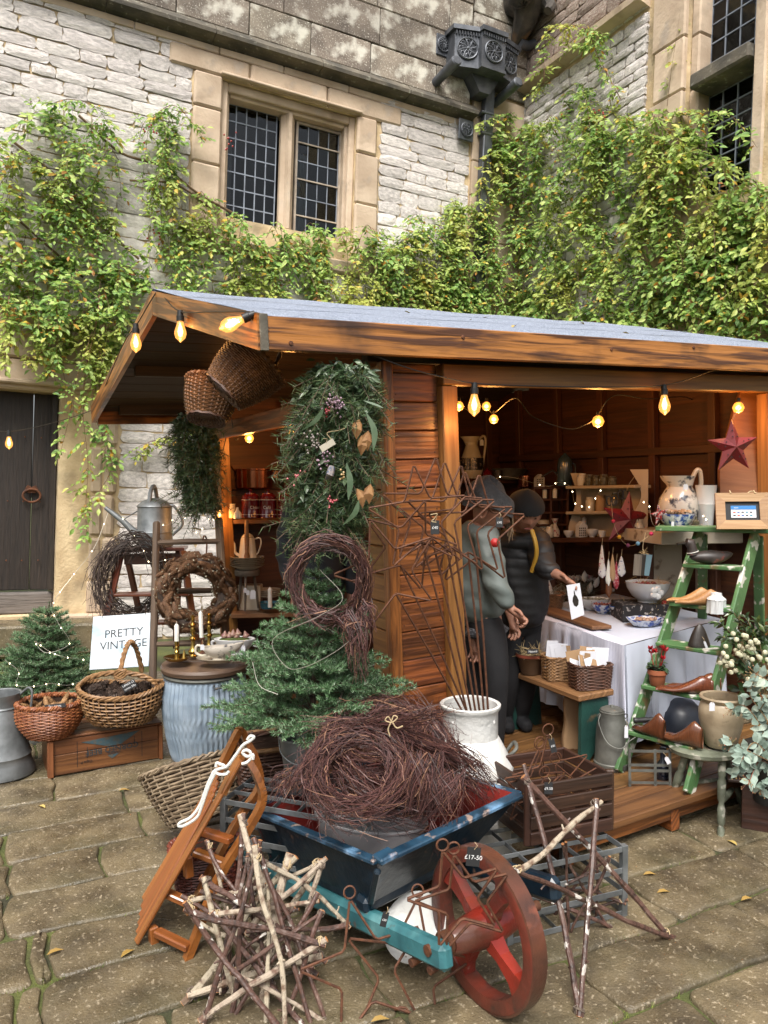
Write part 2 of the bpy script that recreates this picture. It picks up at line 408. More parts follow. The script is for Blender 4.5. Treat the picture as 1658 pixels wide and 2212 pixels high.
for i in range(len(rows)-1):
    y0,y1=rows[i],rows[i+1];cuts=sorted(known.get(y0,[])+([2.61]if abs(y0-2.205)<.01 else[]))
    x=-1.8+rnd(0,.5);xs=[x]
    while x<5.2:
        nx=x+rnd(.5,1.0);c=[k for k in cuts if x+.02<k<=nx+.28]
        if c:nx=c[0]
        xs.append(nx);x=nx
    for a,b in zip(xs,xs[1:]):
        w=GF@V(((a+b)/2,(y0+y1)/2,0))
        if w.y<1.0 or w.y>8.5:continue
        q=proj(w)
        if-500<q[0]<2200:slab(a,b,y0,y1)
gm=MB()  # grass and moss in the joints
for i in range(2600):
    y=R.choice(rows[2:12]);x=rnd(-1,4.4);y+=R.gauss(0,.008)+wobble(y,x)
    w=GF@V((x,y,-.02));q=proj(w)
    if not(-60<q[0]<1720 and 1640<q[1]<2300)or math.sin(x*7+y*13)+math.sin(x*3.1+y)<.1:continue
    for k in range(5):gm.blade(w+V((rnd(-.012,.012),rnd(-.012,.012),0)),V((rnd(-.7,.7),rnd(-.7,.7),1)),rnd(.012,.034),.0016)
m_grass=mat('joint grass',(.1,.16,.02),rough=.7,island=[(0,(.05,.085,.012)),(.6,(.12,.18,.02)),(1,(.22,.24,.03))])
gm.build('joint_grass',m_grass,None,smooth=False,kind='stuff',label='short grass and moss growing in the paving joints',category='grass')
m_litter=mat('fallen leaves',(.4,.3,.06),rough=.6,island=[(0,(.5,.42,.16)),(.5,(.32,.2,.04)),(.8,(.1,.05,.02)),(1,(.55,.5,.3))])
for n,(u,v,lb,rz)in enumerate([(98,1745,'pale fallen leaf on paving beside the corned beef crate',2.6),(255,1708,'small pale leaf on paving in front of the wooden crate',.3),(100,2063,'large pale leaf on the paving joint at the lower left',.7),
        (1592,1826,'yellow leaf on paving near the right edge',2),(1418,1928,'brown leaf lying on paving right of the metal crate',.2),(1388,1889,'tiny tan leaf on paving by the metal crate',.1),(1600,1945,'curled pale leaf on a joint at the right',.4),
        (800,2207,'yellow brown leaf at the bottom centre of the paving',.3),(1470,1752,'yellow leaf upright under the stall floor edge',1.4),(260,2068,'tiny leaf left of the birch sticks',1)]):
    p=G(u,v,.006);tag(MB().leaf((0,0,0),(1,0,.1),(0,0,1),.055,.022).build('fallen_leaf',m_litter,None,M.Translation(p)@M.Rotation(rz,4,'Z')),lb,'leaf','fallen leaves on the paving')

# ================================================================ the old stone house
house=thing('stone_house','old grey stone house with leaded windows and an oak door','house',mtx=HF)
fw=MB();XC=5.2  # XC: where the side wall meets the front wall
wx0,wx1,wz0,wz1=1.48,2.96,4.28,5.64  # window opening
dx0,dx1,dz0,dz1=-1.15,.06,.3,2.38  # door opening
def slabb(mb,x0,x1,y0,y1,z0,z1):mb.box(((x0+x1)/2,(y0+y1)/2,(z0+z1)/2),(x1-x0,y1-y0,z1-z0))
slabb(fw,-6,dx0,0,.5,-.6,9);slabb(fw,dx0,dx1,0,.5,dz1,9);slabb(fw,dx0,dx1,0,.5,-.6,dz0);slabb(fw,dx1,wx0,0,.5,-.6,9)
slabb(fw,wx0,wx1,0,.5,-.6,wz0);slabb(fw,wx0,wx1,0,.5,wz1,9);slabb(fw,wx1,XC+.3,0,.5,-.6,9)
front=fw.build('front_wall',m_mortar,house,smooth=False)
sw_=MB();wy0,wy1,wzb=-3.32,-2.49,4.3
slabb(sw_,XC,XC+.5,wy1,0,-.6,9);slabb(sw_,XC,XC+.5,-6,wy0,-.6,9);slabb(sw_,XC,XC+.5,wy0,wy1,-.6,wzb)
side=sw_.build('side_wall',m_mortar,house,smooth=False)
def stone_mesh(seed,nx=4,nz=3):
    r=random.Random(seed);mb=MB();g={}
    for k in range(nz+1):
        for i in range(nx+1):
            e=i in(0,nx)or k in(0,nz);cnr=i in(0,nx)and k in(0,nz)
            x=i/nx-.5+(r.uniform(-.04,.04));z=k/nz-.5+r.uniform(-.05,.05)
            if cnr:x*=.95;z*=.9
            g[i,k]=len(mb.v);mb.v.append(V((x,-(r.uniform(.6,.8)if e else r.uniform(.8,1.12)),z)))
    for k in range(nz):
        for i in range(nx):f=(g[i,k],g[i+1,k],g[i+1,k+1],g[i,k+1]);mb.face(f,[(mb.v[q].x,mb.v[q].z)for q in f])
    loop=[g[i,0]for i in range(nx+1)]+[g[nx,k]for k in range(1,nz+1)]+[g[i,nz]for i in range(nx-1,-1,-1)]+[g[0,k]for k in range(nz-1,0,-1)]
    o=len(mb.v);mb.v+=[V((mb.v[q].x*1.02,.25,mb.v[q].z*1.02))for q in loop]
    for i in range(len(loop)):
        j=(i+1)%len(loop);f=(loop[j],loop[i],o+i,o+j);mb.face(f,[(0,0)]*4)
    return mb
stone_mb=[stone_mesh(100+i)for i in range(16)]
stone_me=[m.mesh('stone',m_stone,smooth=False)for m in stone_mb]
def blocked(x,z,boxes):
    for a,b,c,d in boxes:
        if a<x<b and c<z<d:return True
cand=[]
door_zone=[(-3,.6,-1,3.05)]
win_zone=[(1.18,3.25,4.0,6.2)]
z=.05;zt=5.93
while z<zt:
    h=rnd(.105,.165);h=min(h,zt-z);x=-3.2+rnd(0,.2)
    if h<.05:break
    while x<4.42:
        w=rnd(.2,.5);x2=min(x+w,4.42);cx,cz=(x+x2)/2,z+h/2
        edges=[k for(a,b,c,d)in door_zone+win_zone if c<cz<d for k in(a,b)if x<k<x2]
        if edges:x2=edges[0];cx=(x+x2)/2
        if x2-x>.06 and not blocked(cx,cz,door_zone+win_zone):
            q=proj(HF@V((cx,0,cz)));vis=-30<q[0]<1690 and-20<q[1]<1700
            hid=q[0]>500 and q[1]>640 or(q[1]>470 and q[0]>0 and q[1]<760)
            cand.append((cx,cz,(x2-x)-rnd(.004,.014),h-rnd(.003,.012),vis and not hid,q))
        x=x2
    z+=h
cand.sort(key=lambda c:(not c[4],-c[2]*c[3]/(HF@V((c[0],0,c[1]))).y))
rest=MB()
for i,(cx,cz,w,h,vis,q)in enumerate(cand):
    m=M.Translation((cx,0,cz))@M.Rotation(rnd(-.012,.012),4,'Y')@M.Diagonal((w,rnd(.012,.03),h,1))
    if vis and i<225:ob('stone',stone_me[i%16],front,m)
    elif-60<q[0]<1720 and-60<q[1]<1500:
        k=stone_mb[i%16];rest.add([m@p for p in k.v],k.f)
# rubble of the side wall, below its drip course
n_side=0
z=3.0
while z<6.4:
    h=rnd(.07,.12);y=-2.0
    while y<-.05:
        w=rnd(.13,.3);y2=min(y+w,-.03);q=proj(HF@V((XC,(y+y2)/2,z+h/2)))
        m=M.Translation((XC,(y+y2)/2,z+h/2))@M.Rotation(-PI/2,4,'Z')@M.Diagonal((y2-y-.012,rnd(.02,.05),min(h,6.42-z)-.01,1))
        if q[1]<260 and n_side<75 and q[0]<1500:ob('stone',stone_me[R.randrange(16)],side,m);n_side+=1
        else:
            k=R.choice(stone_mb);rest.add([m@p for p in k.v],k.f)
        y=y2
    z+=h
rest.build('stones_behind_the_vines',m_stone,front,smooth=False,kind='stuff')
def hblock(name,x0,x1,z0,z1,y0,y1,m,parent,bev=.008,**kw):
    return MB().box((0,0,0),(x1-x0,abs(y1-y0),z1-z0),None,bev,.002).build(name,m,parent,M.Translation(((x0+x1)/2,(y0+y1)/2,(z0+z1)/2)),smooth=False,**kw)
# ashlar above the drip course
z=6.09
for h in(.34,.4,.42,.45,.5,.5):
    x=-3.4+rnd(0,.6)
    while x<4.3:
        w=rnd(.55,1.1);x2=min(x+w,4.36)
        if x2>x+.05:hblock('ashlar_block',x+.004,x2-.004,z+.004,z+h-.004,-.075-rnd(0,.012),.05,m_ashlar,front)
        x=x2
    z+=h
# drip course along the front, in lengths
x=-3.4
while x<4.42:
    x2=min(x+rnd(.85,1.15),4.43);pr=[(-.0,5.93),(-.05,5.955),(-.17,5.965),(-.175,6.0),(-.09,6.088),(.02,6.088)]
    m=M(((0,0,1,x+.003),(1,0,0,0),(0,1,0,0),(0,0,0,1)));MB().prism(pr,x2-x-.006,m).build('drip_course',m_string,front,smooth=False);x=x2
x=-3.4
while x<4.4:  # sandy course just below
    x2=min(x+rnd(.5,.9),4.4);hblock('course_stone',x+.004,x2-.004,5.855,5.927,-.03,.03,m_sand,front);x=x2
# sandstone round the downpipe and the corner
for(x0,x1,z0,z1)in[(4.44,5.19,5.88,6.3),(4.37,4.44,6.3,6.34),(4.44,5.19,5.5,5.87),(4.44,5.19,5.1,5.49),(4.44,5.19,4.6,5.09),(4.44,5.19,3.9,4.59),(4.40,5.19,6.345,6.75),(4.40,5.19,6.76,7.2),(4.4,5.19,7.21,7.8)]:
    hblock('corner_block',x0,x1,z0,z1,-.035-rnd(0,.01),.04,m_sand if z0<6.34 else m_ashlar,front)
# front window: surround, mullion, lights, panes
win=thing('window','','',mtx=M.Identity(4));win.parent=front;del win['label'],win['category']
for nm,x0,x1,z0,z1,y0 in[('window_jamb',1.19,wx0,4.05,4.75,-.04),('window_jamb',1.19,wx0,4.755,5.3,-.035),('window_jamb',1.19,wx0,5.305,5.64,-.042),('window_jamb',2.96,3.24,4.05,4.7,-.04),('window_jamb',2.96,3.24,4.705,5.25,-.034),('window_jamb',2.96,3.2,5.255,5.64,-.045),
        ('window_head',.95,1.75,5.645,5.85,-.04),('window_head',1.755,2.6,5.645,5.85,-.045),('window_head',2.605,3.5,5.645,5.85,-.04),('window_sill',1.19,2.2,3.9,4.045,-.08),('window_sill',2.205,3.24,3.9,4.045,-.075)]:
    hblock(nm,x0+.003,x1-.003,z0,z1,y0,.1,m_sand,win,.02)
ml0,ml1=hp(612,320).x,hp(648,330).x
for off,y0,y1 in((.0,.08,.3),(.03,.03,.085)):  # moulded steps of the frame
    for nm,a in(('frame_mould',(wx0,wx0+.1-off,wz0,wz1)),('frame_mould',(wx1-.1+off,wx1,wz0,wz1)),('frame_mould',(wx0+.1-off,wx1-.1+off,wz1-.12+off,wz1)),('frame_mould',(wx0+.1-off,wx1-.1+off,wz0-.2,wz0+.03-off/2))):
        hblock(nm,*a,y0,y1,m_sand,win,.012)
mp_=[(-.075,0),(-.075,.05),(-.035,.09),(-.018,.14),(.018,.14),(.035,.09),(.075,.05),(.075,0)]
MB().prism(mp_,wz1-wz0-.15,M(((1,0,0,(ml0+ml1)/2),(0,-1,0,.2),(0,0,1,wz0+.03),(0,0,0,1)))).build('mullion',m_sand,win,smooth=False)
# moulded label above the lights
MB().bar((1.45,-.06,5.66),(3.0,-.06,5.66),.05,.03,bev=.01).build('hood_mould',m_sand,win,smooth=False)
def light(x0,x1,z0,z1,nc,nr,y,frame_w,parent,nm='casement',thick=.006):
    L=thing(nm,'','',mtx=M.Translation((0,0,0)));L.parent=parent;del L['label'],L['category']
    # glazing: each pane a part
    for i in range(nc):
        for k in range(nr):
            a0=x0+(x1-x0)*i/nc;a1=x0+(x1-x0)*(i+1)/nc;b0=z0+(z1-z0)*k/nr;b1=z0+(z1-z0)*(k+1)/nr
            m=M.Translation(((a0+a1)/2,y,(b0+b1)/2))@M.Rotation(rnd(-.05,.05),4,'Z')@M.Rotation(rnd(-.06,.06),4,'X')
            MB().box((0,0,0),(a1-a0,.003,b1-b0)).build('pane',m_pane,parent,m,smooth=False)
    cm=MB()
    for i in range(nc+1):cm.box((x0+(x1-x0)*i/nc,y,(z0+z1)/2),(thick*2,.012,z1-z0))
    for k in range(nr+1):cm.box(((x0+x1)/2,y-.001,z0+(z1-z0)*k/nr),(x1-x0,.014,thick*2))
    cm.build('lead_cames',m_came,parent,smooth=False);bpy.data.objects.remove(L)
light(wx0+.1,ml0-.01,wz0+.03,wz1-.12,5,7,.22,0,win)
light(ml1+.04,wx1-.12,wz0+.04,wz1-.15,4,6,.2,0,win,thick=.005)
m_casement=mat('painted casement iron',(.45,.38,.3),(.3,.25,.2),rough=.6,scale=(9,9,9))
fr=MB()
for a in((ml1+.012,ml1+.035,wz0+.03,wz1-.13),(wx1-.118,wx1-.098,wz0+.03,wz1-.13)):slabb(fr,a[0],a[1],.17,.22,a[2],a[3])
for a in((ml1+.035,wx1-.118,wz1-.155,wz1-.13),(ml1+.035,wx1-.118,wz0+.03,wz0+.05)):slabb(fr,a[0],a[1],.172,.22,a[2],a[3])
for k in(1,3,5):fr.box(((ml1+wx1-.08)/2,.185,wz0+.04+(wz1-wz0-.19)*k/6),(wx1-ml1-.16,.012,.014))
fr.build('casement_frame',m_casement,win,smooth=False)
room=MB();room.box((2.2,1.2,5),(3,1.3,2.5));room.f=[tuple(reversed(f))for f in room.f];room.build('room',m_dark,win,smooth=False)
cu=MB()
for(a,b)in((wx0+.11,wx0+.22),(ml1+.12,ml1+.24)):cu.sheet(lambda s,t,a=a,b=b:(a+(b-a)*s+.01*math.sin(t*3),.42+.02*math.sin(s*19),wz0+t*1.0),12,6)
cu.build('curtain',m_curtain,win)
# side window of the wing
swin=thing('window','','',mtx=M.Identity(4));swin.parent=side;del swin['label'],swin['category']
def sblock(nm,y0,y1,z0,z1,x0,x1,m,bev=.015,parent=swin):return MB().box((0,0,0),(x1-x0,y1-y0,z1-z0),None,bev,.002).build(nm,m,parent,M.Translation(((x0+x1)/2,(y0+y1)/2,(z0+z1)/2)),smooth=False)
zz=3.9
for h in(.5,.45,.55,.5,.6,.6,.6):
    sblock('window_jamb',wy1+.002,-2.03-rnd(0,.1),zz,zz+h-.006,XC-.05,XC+.1,m_sand);sblock('window_jamb',wy1-.1,wy1,zz,zz+h-.006,XC+.04,XC+.3,m_sand);zz+=h
sblock('mullion',wy0-.02,wy0+.1,4.2,8.2,XC-.02,XC+.25,m_sand)
sblock('transom',wy0+.1,wy1-.1,5.33,5.47,XC-.08,XC+.22,m_string,.02)
for(z0,z1,nr)in((5.47,7.6,12),(4.3,5.33,7)):
    n_=thing('glazing','','',mtx=M(((0,1,0,XC+.2),(1,0,0,0),(0,0,1,0),(0,0,0,1))));n_.parent=swin;del n_['label'],n_['category']
    pm=MB();cm=MB();y0,y1=wy0+.1,wy1-.1
    for i in range(4):
        for k in range(nr):
            a0=y0+(y1-y0)*i/4;a1=y0+(y1-y0)*(i+1)/4;b0=z0+(z1-z0)*k/nr;b1=z0+(z1-z0)*(k+1)/nr
            MB().box((0,0,0),(.003,a1-a0,b1-b0)).build('pane',m_pane,swin,M.Translation((XC+.2,(a0+a1)/2,(b0+b1)/2))@M.Rotation(rnd(-.03,.03),4,'Z')@M.Rotation(rnd(-.03,.03),4,'Y'),smooth=False)
    for i in range(5):cm.box((XC+.199,y0+(y1-y0)*i/4,(z0+z1)/2),(.014,.011,z1-z0))
    for k in range(nr+1):cm.box((XC+.198,(y0+y1)/2,z0+(z1-z0)*k/nr),(.014,y1-y0,.011))
    cm.build('lead_cames',m_came,swin,smooth=False);bpy.data.objects.remove(n_)
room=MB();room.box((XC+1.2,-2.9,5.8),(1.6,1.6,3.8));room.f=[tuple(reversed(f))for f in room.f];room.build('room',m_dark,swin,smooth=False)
MB().sheet(lambda s,t:(XC+.45+.03*math.sin(s*25),wy0+.1+(wy1-wy0-.2)*(.1+.5*s),4.4+3*t),16,3).build('curtain',m_curtain,swin)
y=-.02  # drip course of the side wall, rising to the corner
while y>-2.0:
    y2=max(y-rnd(.5,.75),-2.02);MB().prism([(.05,6.42),(-.06,6.45),(-.17,6.47),(-.18,6.53),(-.02,6.66),(.05,6.66)],y-y2-.006,M(((1,0,0,XC),(0,0,-1,y-.003),(0,1,0,0),(0,0,0,1)))).build('drip_course',m_sand,side,smooth=False);y=y2
m_red=mat('reddish rubble',(.2,.13,.1),(.34,.28,.23),rough=.9,scale=(8,8,8),bump=1,bscale=20,rnd=.2,spots=((.5,.47,.42),18,.55,.68,.7))
z=6.67
while z<8.2:
    h=rnd(.12,.2);y=-2.02
    while y<-.04:
        y2=min(y+rnd(.2,.45),-.03);m=M.Translation((XC,(y+y2)/2,z+h/2))@M.Rotation(-PI/2,4,'Z')@M.Diagonal((y2-y-.01,.04,h-.01,1))
        o_=ob('stone',stone_me[R.randrange(16)],side,m);o_.material_slots[0].link='OBJECT';o_.material_slots[0].material=m_red;y=y2
    z+=h
# doorway
dsur=thing('door_surround','','',mtx=M.Identity(4));dsur.parent=front;del dsur['label'],dsur['category']
zz=.32
for i,h in enumerate((.30,.42,.40,.46,.44)):
    last=i==0
    for nm,x0,x1,y0 in(('jamb_stone',.06,.19,.1),('jamb_stone',.192,.33,.02),('jamb_stone',.332,.46,-.02),('jamb_stone',.462,.6+rnd(-.05,.06),-.045)):
        hblock(nm,x0,x1-.002,zz,zz+h-.006,y0+rnd(-.004,.004),.26,m_sand,dsur,.03 if i else .01)
    zz+=h
hblock('plinth_stone',.06,.62,-.05,.315,-.06,.2,m_sand,dsur,.02)
for x0,x1 in((-1.7,-.5),(-.495,.62)):
    hblock('lintel',x0,x1,2.36,2.64,-.03,.26,m_sand,dsur,.02)
    hblock('lintel',x0,x1,2.645,2.95,-.05,.2,m_sand,dsur,.02)
    MB().bar((x0,-.05,2.43),(x1,-.05,2.43),.07,.05,bev=.02).build('hood_mould',m_sand,dsur,smooth=False)
door=thing('door','','',mtx=M.Identity(4));door.parent=front;del door['label'],door['category']
x=-1.12
for w in(.2,.23,.24,.3,.19):
    if x>.05:break
    x2=min(x+w,.058);hblock('door_plank',x+.003,x2-.003,.52,2.37,.2+rnd(0,.008),.25,m_olddoor,door,.006)
    x=x2
hblock('sill_board',-1.15,.055,.3,.5,.15,.24,m_sill,door,.015)
hblock('door_post',.0,.057,.52,2.37,.12,.19,m_olddoor,door,.01)
hc=hp(68,1066,.19)
hr=MB();hr.tube([hc+V((.075*math.cos(a),-.04,.06*math.sin(a)-.02))for a in[i*2*PI/20 for i in range(20)]],.011,8,closed=True)
hr.build('ring_handle',m_iron,door);MB().prism([(-.06,.03),(-.035,.075),(0,.055),(.035,.075),(.06,.03),(.03,0),(-.03,0)],.03,M(((1,0,0,hc.x),(0,0,-1,.19),(0,1,0,hc.z+.005),(0,0,0,1)))).build('handle_plate',m_iron,door,smooth=False)
nl=MB()
for zn in(.8,1.35,1.95):
    for xn in(-.75,-.55,-.35,-.22,-.08):nl.box((xn,.175,zn),(.014,.02,.014),None,.004)
nl.build('door_nails',m_iron,door,smooth=False,kind='stuff')
hblock('door_step',-1.5,.55,.0,.28,-.4,.0,m_slab,house,.02)
# ================================================================ leaded rainwater pipe
pipe=thing('rainwater_pipe','dark lead downpipe with a large ornate hopper head in the wall corner','drainpipe',mtx=HF)
pa,pb=hp(1043,200),hp(1036,640)
MB().box((0,0,0),(.13,.1,2.6),None,.012).build('pipe',m_lead,pipe,M.Translation((pa.x-.02,-.11,pa.z-1.25))@M.Rotation(.018,4,'Y'))
for v0 in(258,302):MB().box((0,0,0),(.165,.12,.03),None,.008).build('collar',m_lead,pipe,M.Translation((hp(1040,v0).x-.02,-.11,hp(1040,v0).z)))
def roundel(mb,c,r,n=10,y=-.0,ring=True):
    c=V(c)
    mb.tube([c+V((r*math.cos(a),0,r*math.sin(a)))for a in[i*2*PI/24 for i in range(24)]],r*.09,5,closed=True)
    for i in range(n):
        a=2*PI*i/n;mb.tube([c+V((r*.15*math.cos(a),0,r*.15*math.sin(a))),c+V((r*.5*math.cos(a+.12),-.008,r*.5*math.sin(a+.12))),c+V((r*.92*math.cos(a+.3),0,r*.92*math.sin(a+.3)))],r*.055,4)
        q=c+V((r*.68*math.cos(a),0,r*.68*math.sin(a)));mb.tube([q+V((r*.2*math.cos(b),0,r*.2*math.sin(b)))for b in[j*2*PI/8 for j in range(8)]],r*.04,4,closed=True)
    mb.lathe([(0,0),(r*.16,.004),(r*.1,.015),(0,.018)],8,M.Translation(c)@M.Rotation(PI/2,4,'X'))
hb=hp(1044,130,-.2);hx,hz=hb.x,hb.z;W2=.43
pl=[(-W2,0),(-W2,.22),(-.16,.3),(-.16,.36),(.16,.36),(.16,.3),(W2,.22),(W2,0)]
def hm(z0):return M(((1,0,0,hx),(0,-1,0,-.04),(0,0,1,z0),(0,0,0,1)))
hd=MB();hd.prism(pl,.38,hm(hz-.2));hd.build('hopper_box',m_lead,pipe,smooth=False)
ck=MB();ck.prism([(a*1.08,b*1.1)for a,b in pl],.05,hm(hz+.185));ck.prism([(a*1.04,b*1.05)for a,b in pl],.03,hm(hz-.22));ck.build('cornice',m_lead,pipe,smooth=False)
dn=MB()
for i in range(28):
    x=-W2+.01+i*(2*W2-.02)/27;yb=(.36 if abs(x)<.16 else .22+(.08*(W2-abs(x))/(W2-.16)))+.012
    dn.box((hx+x,-.04-yb,hz+.155),(.016,.02,.04))
dn.build('dentils',m_lead,pipe,smooth=False,kind='stuff')
for cx,yy,rz in((-.29,-.315,.28),(0,-.41,0),(.29,-.315,-.28)):
    mb=MB();roundel(mb,(0,0,0),.115,8);mb.build('roundel',m_lead,pipe,M.Translation((hx+cx,yy,hz-.01))@M.Rotation(-rz,4,'Z'))
MB().prism([(-.2,0),(.2,0),(.07,-.2),(-.07,-.2)],.2,M(((1,0,0,hx),(0,0,-1,-.05),(0,1,0,hz-.2),(0,0,0,1)))).build('hopper_neck',m_lead,pipe,smooth=False)
for(u,v)in((985,132),(1118,178)):
    e=hp(u,v,-.42);sp2=MB();sp2.tube([e+V((-.06,.38,-.1)),e+V((-.02,.15,-.04)),e],[.05,.055,.06],12);sp2.tube([e+V((0,-.005,0)),e+V((.0,-.02,.004))],[.062,.05],12);sp2.build('spout',m_lead,pipe)
for(u,v)in((957,98),(1007,281)):
    c=hp(u,v,-.1);mb=MB();mb.box(c+V((0,.012,0)),(.2 if v>200 else .17,.02,.24),None,.006);roundel(mb,c+V((0,-.012,0)),.075,12 if v<200 else 9);mb.build('wall_plate',m_lead,pipe,smooth=False)
c=hp(1045,276,-.168);mb=MB();roundel(mb,c,.042,4);mb.build('pipe_badge',m_lead,pipe)
e0,e1=hp(1138,100,-.15),hp(1180,88,-.2);MB().tube([e0+V((-.1,0,0)),e0,e1,e1+V((.25,-.05,.05))],.055,10).build('inlet_pipe',m_lead,pipe)
# carved beast in the corner above the hopper
m_black=mat('sooty carved stone',(.03,.028,.026),(.1,.085,.07),rough=.85,scale=(7,7,7),bump=.8,bscale=25,spots=((.3,.17,.07),3,.58,.7,.6))
bm=MB()
def blob(mb,c,r,m3=None,n=14,k=9,amp=.12):
    sd_=rnd(0,9);m3=m3 or M.Identity(3)
    mb.sheet(lambda a,b:V(c)+m3@V((r[0]*math.sin(PI*b)*math.cos(2*PI*a),r[1]*math.sin(PI*b)*math.sin(2*PI*a),-r[2]*math.cos(PI*b)))*(1+amp*math.sin(7*a*2*PI+sd_)*math.sin(b*9+sd_)),n,k,closed_u=True)
b0=hp(1135,12,-.35)
blob(bm,b0+V((.05,.1,.25)),(.22,.3,.3));blob(bm,b0+V((-.12,-.1,.05)),(.14,.2,.14));blob(bm,b0+V((.22,-.12,.12)),(.1,.14,.2));blob(bm,b0+V((0,-.2,.45)),(.2,.24,.2))
bm.tube([b0+V((.2,-.15,.05)),b0+V((.17,-.25,-.1)),b0+V((.12,-.26,-.17))],[.08,.06,.05],8);bm.tube([b0+V((-.16,-.15,.1)),b0+V((-.2,-.28,-.02)),b0+V((-.14,-.32,-.06))],[.08,.06,.04],8)
bm.tube([b0+V((.1,.3,-.25)),b0+V((.08,.1,-.1)),b0+V((.05,0,.15))],[.08,.14,.2],9)
tag(bm.build('gargoyle',m_black,None,HF),'blackened carved beast crouching at the top of the wall corner','gargoyle')
# ================================================================ the timber stall
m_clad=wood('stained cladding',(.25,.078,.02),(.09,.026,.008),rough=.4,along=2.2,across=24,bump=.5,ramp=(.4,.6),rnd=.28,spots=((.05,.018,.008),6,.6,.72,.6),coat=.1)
m_fascia=wood('oiled fascia board',(.36,.138,.03),(.075,.025,.008),rough=.34,along=1.6,across=20,bump=.5,rnd=.08,ramp=(.42,.58),spots=((.02,.008,.004),3.4,.54,.7,.85),coat=.2)
m_post=wood('honey post',(.32,.15,.04),(.16,.066,.016),rough=.45,along=1.3,across=22,bump=.2,rnd=.12)
m_inner=wood('inside boards',(.085,.026,.008),(.038,.011,.004),rough=.6,along=1.4,across=22,bump=.3,rnd=.2)  # coloured darker to carry the shade inside the stall
m_under=wood('roof boards',(.045,.025,.016),(.02,.011,.008),rough=.7,along=1.5,across=20,bump=.3,rnd=.2)  # shade under the roof worked into the board colour
m_floor=wood('floor boards',(.16,.076,.026),(.06,.026,.009),rough=.45,along=1.4,across=18,bump=.35,rnd=.18,spots=((.06,.03,.015),3,.58,.7,.5))
m_felt=mat('mineral roofing felt',(.22,.255,.33),(.3,.34,.42),rough=.85,scale=(60,60,60),bump=.8,bscale=220,spots=((.13,.15,.2),130,.52,.6,.8),spots2=((.13,.14,.15),2.2,.55,.75,.5))
stall=thing('market_stall','brown timber market stall with a blue grey felt roof','stall',mtx=SF)
ridge_y,ridge_z,eave_z,rear_y,rear_z=1.19,2.487,2.115,2.72,2.06
XF0,XR0,XB0,XE=-.49,-.55,-.66,2.72  # gable edge at front eave, ridge, rear eave; far end
# floor
y=-.43
while y<2.35:
    w=.118;boxo('floor_board',(-.0+(.55 if y<-.05 else 0),y+w/2,.085),(2.42,y+w/2,.085),w-.005,.03,m_floor,stall,bev=.003);y+=w
boxo('floor_bearer',(.55,-.37,.035),(2.4,-.37,.035),.05,.06,m_clad,stall)
boxo('floor_bearer',(.1,.1,.035),(2.4,.1,.035),.05,.06,m_clad,stall)
for x in(.62,1.2,1.8,2.3):boxo('foot_block',(x,-.4,.0),(x,-.2,.0),.05,.09,m_clad,stall)
# weatherboards left of the opening, on the front
bz=.08
hh=.117
k=0
while bz<1.99:
    h=min(hh,1.99-bz);boxo('cladding_board',(.085,.012,bz+h/2),(.306,.012,bz+h/2),.02,h-.004,m_clad,stall,bev=.004)
    boxo('cladding_board',(.075,.02,bz+h/2),(.075,.2,bz+h/2),.02,h-.004,m_post if k>1 else m_clad,stall,bev=.004);bz+=hh;k+=1
nz=MB()
for kz in range(16):
    for xz in(.11,.285):nz.lathe([(0,0),(.0035,0),(.002,.002),(0,.002)],6,M.Translation((xz,.0015,.08+hh*(kz+.25)))@M.Rotation(PI/2,4,'X'))
nz.build('nail_heads',m_iron,stall,kind='stuff')
boxo('corner_post',(.058,-.006,.06),(.058,-.006,1.992),.05,.05,m_clad,stall)
boxo('opening_post',(.345,.0,.1),(.345,.0,1.9),.075,.07,m_post,stall,up=(0,1,0))
boxo('opening_post',(2.385,.0,.1),(2.385,.0,1.9),.06,.07,m_post,stall,up=(0,1,0))
boxo('opening_beam',(.31,-.012,1.945),(2.6,-.012,1.945),.06,.085,m_post,stall)
boxo('wall_plate',(.0,.05,2.03),(2.6,.05,2.03),.06,.07,m_under,stall)
# gable side: rear post, plate, inside of the back wall and of the far end wall
boxo('corner_post',(.06,2.3,.06),(.06,2.3,1.99),.07,.1,m_post,stall,up=(0,1,0))
boxo('corner_post',(.06,2.42,.06),(.06,2.42,1.99),.06,.08,m_clad,stall,up=(0,1,0))
boxo('gable_tie',(.05,.02,1.86),(.05,2.42,1.86),.05,.1,m_clad,stall)
bz=.1;k=0
while bz<2.1:
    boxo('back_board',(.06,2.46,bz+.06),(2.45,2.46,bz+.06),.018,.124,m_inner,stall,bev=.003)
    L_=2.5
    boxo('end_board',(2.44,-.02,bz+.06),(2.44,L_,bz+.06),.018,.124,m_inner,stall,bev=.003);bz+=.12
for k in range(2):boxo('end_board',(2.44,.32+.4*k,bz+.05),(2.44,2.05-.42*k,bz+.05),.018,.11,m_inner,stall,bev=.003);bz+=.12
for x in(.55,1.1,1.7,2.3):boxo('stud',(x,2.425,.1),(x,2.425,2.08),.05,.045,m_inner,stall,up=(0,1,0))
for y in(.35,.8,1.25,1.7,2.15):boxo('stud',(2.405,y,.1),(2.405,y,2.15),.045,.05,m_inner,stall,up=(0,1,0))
boxo('rail',(2.40,.1,1.62),(2.40,2.4,1.62),.04,.05,m_inner,stall)
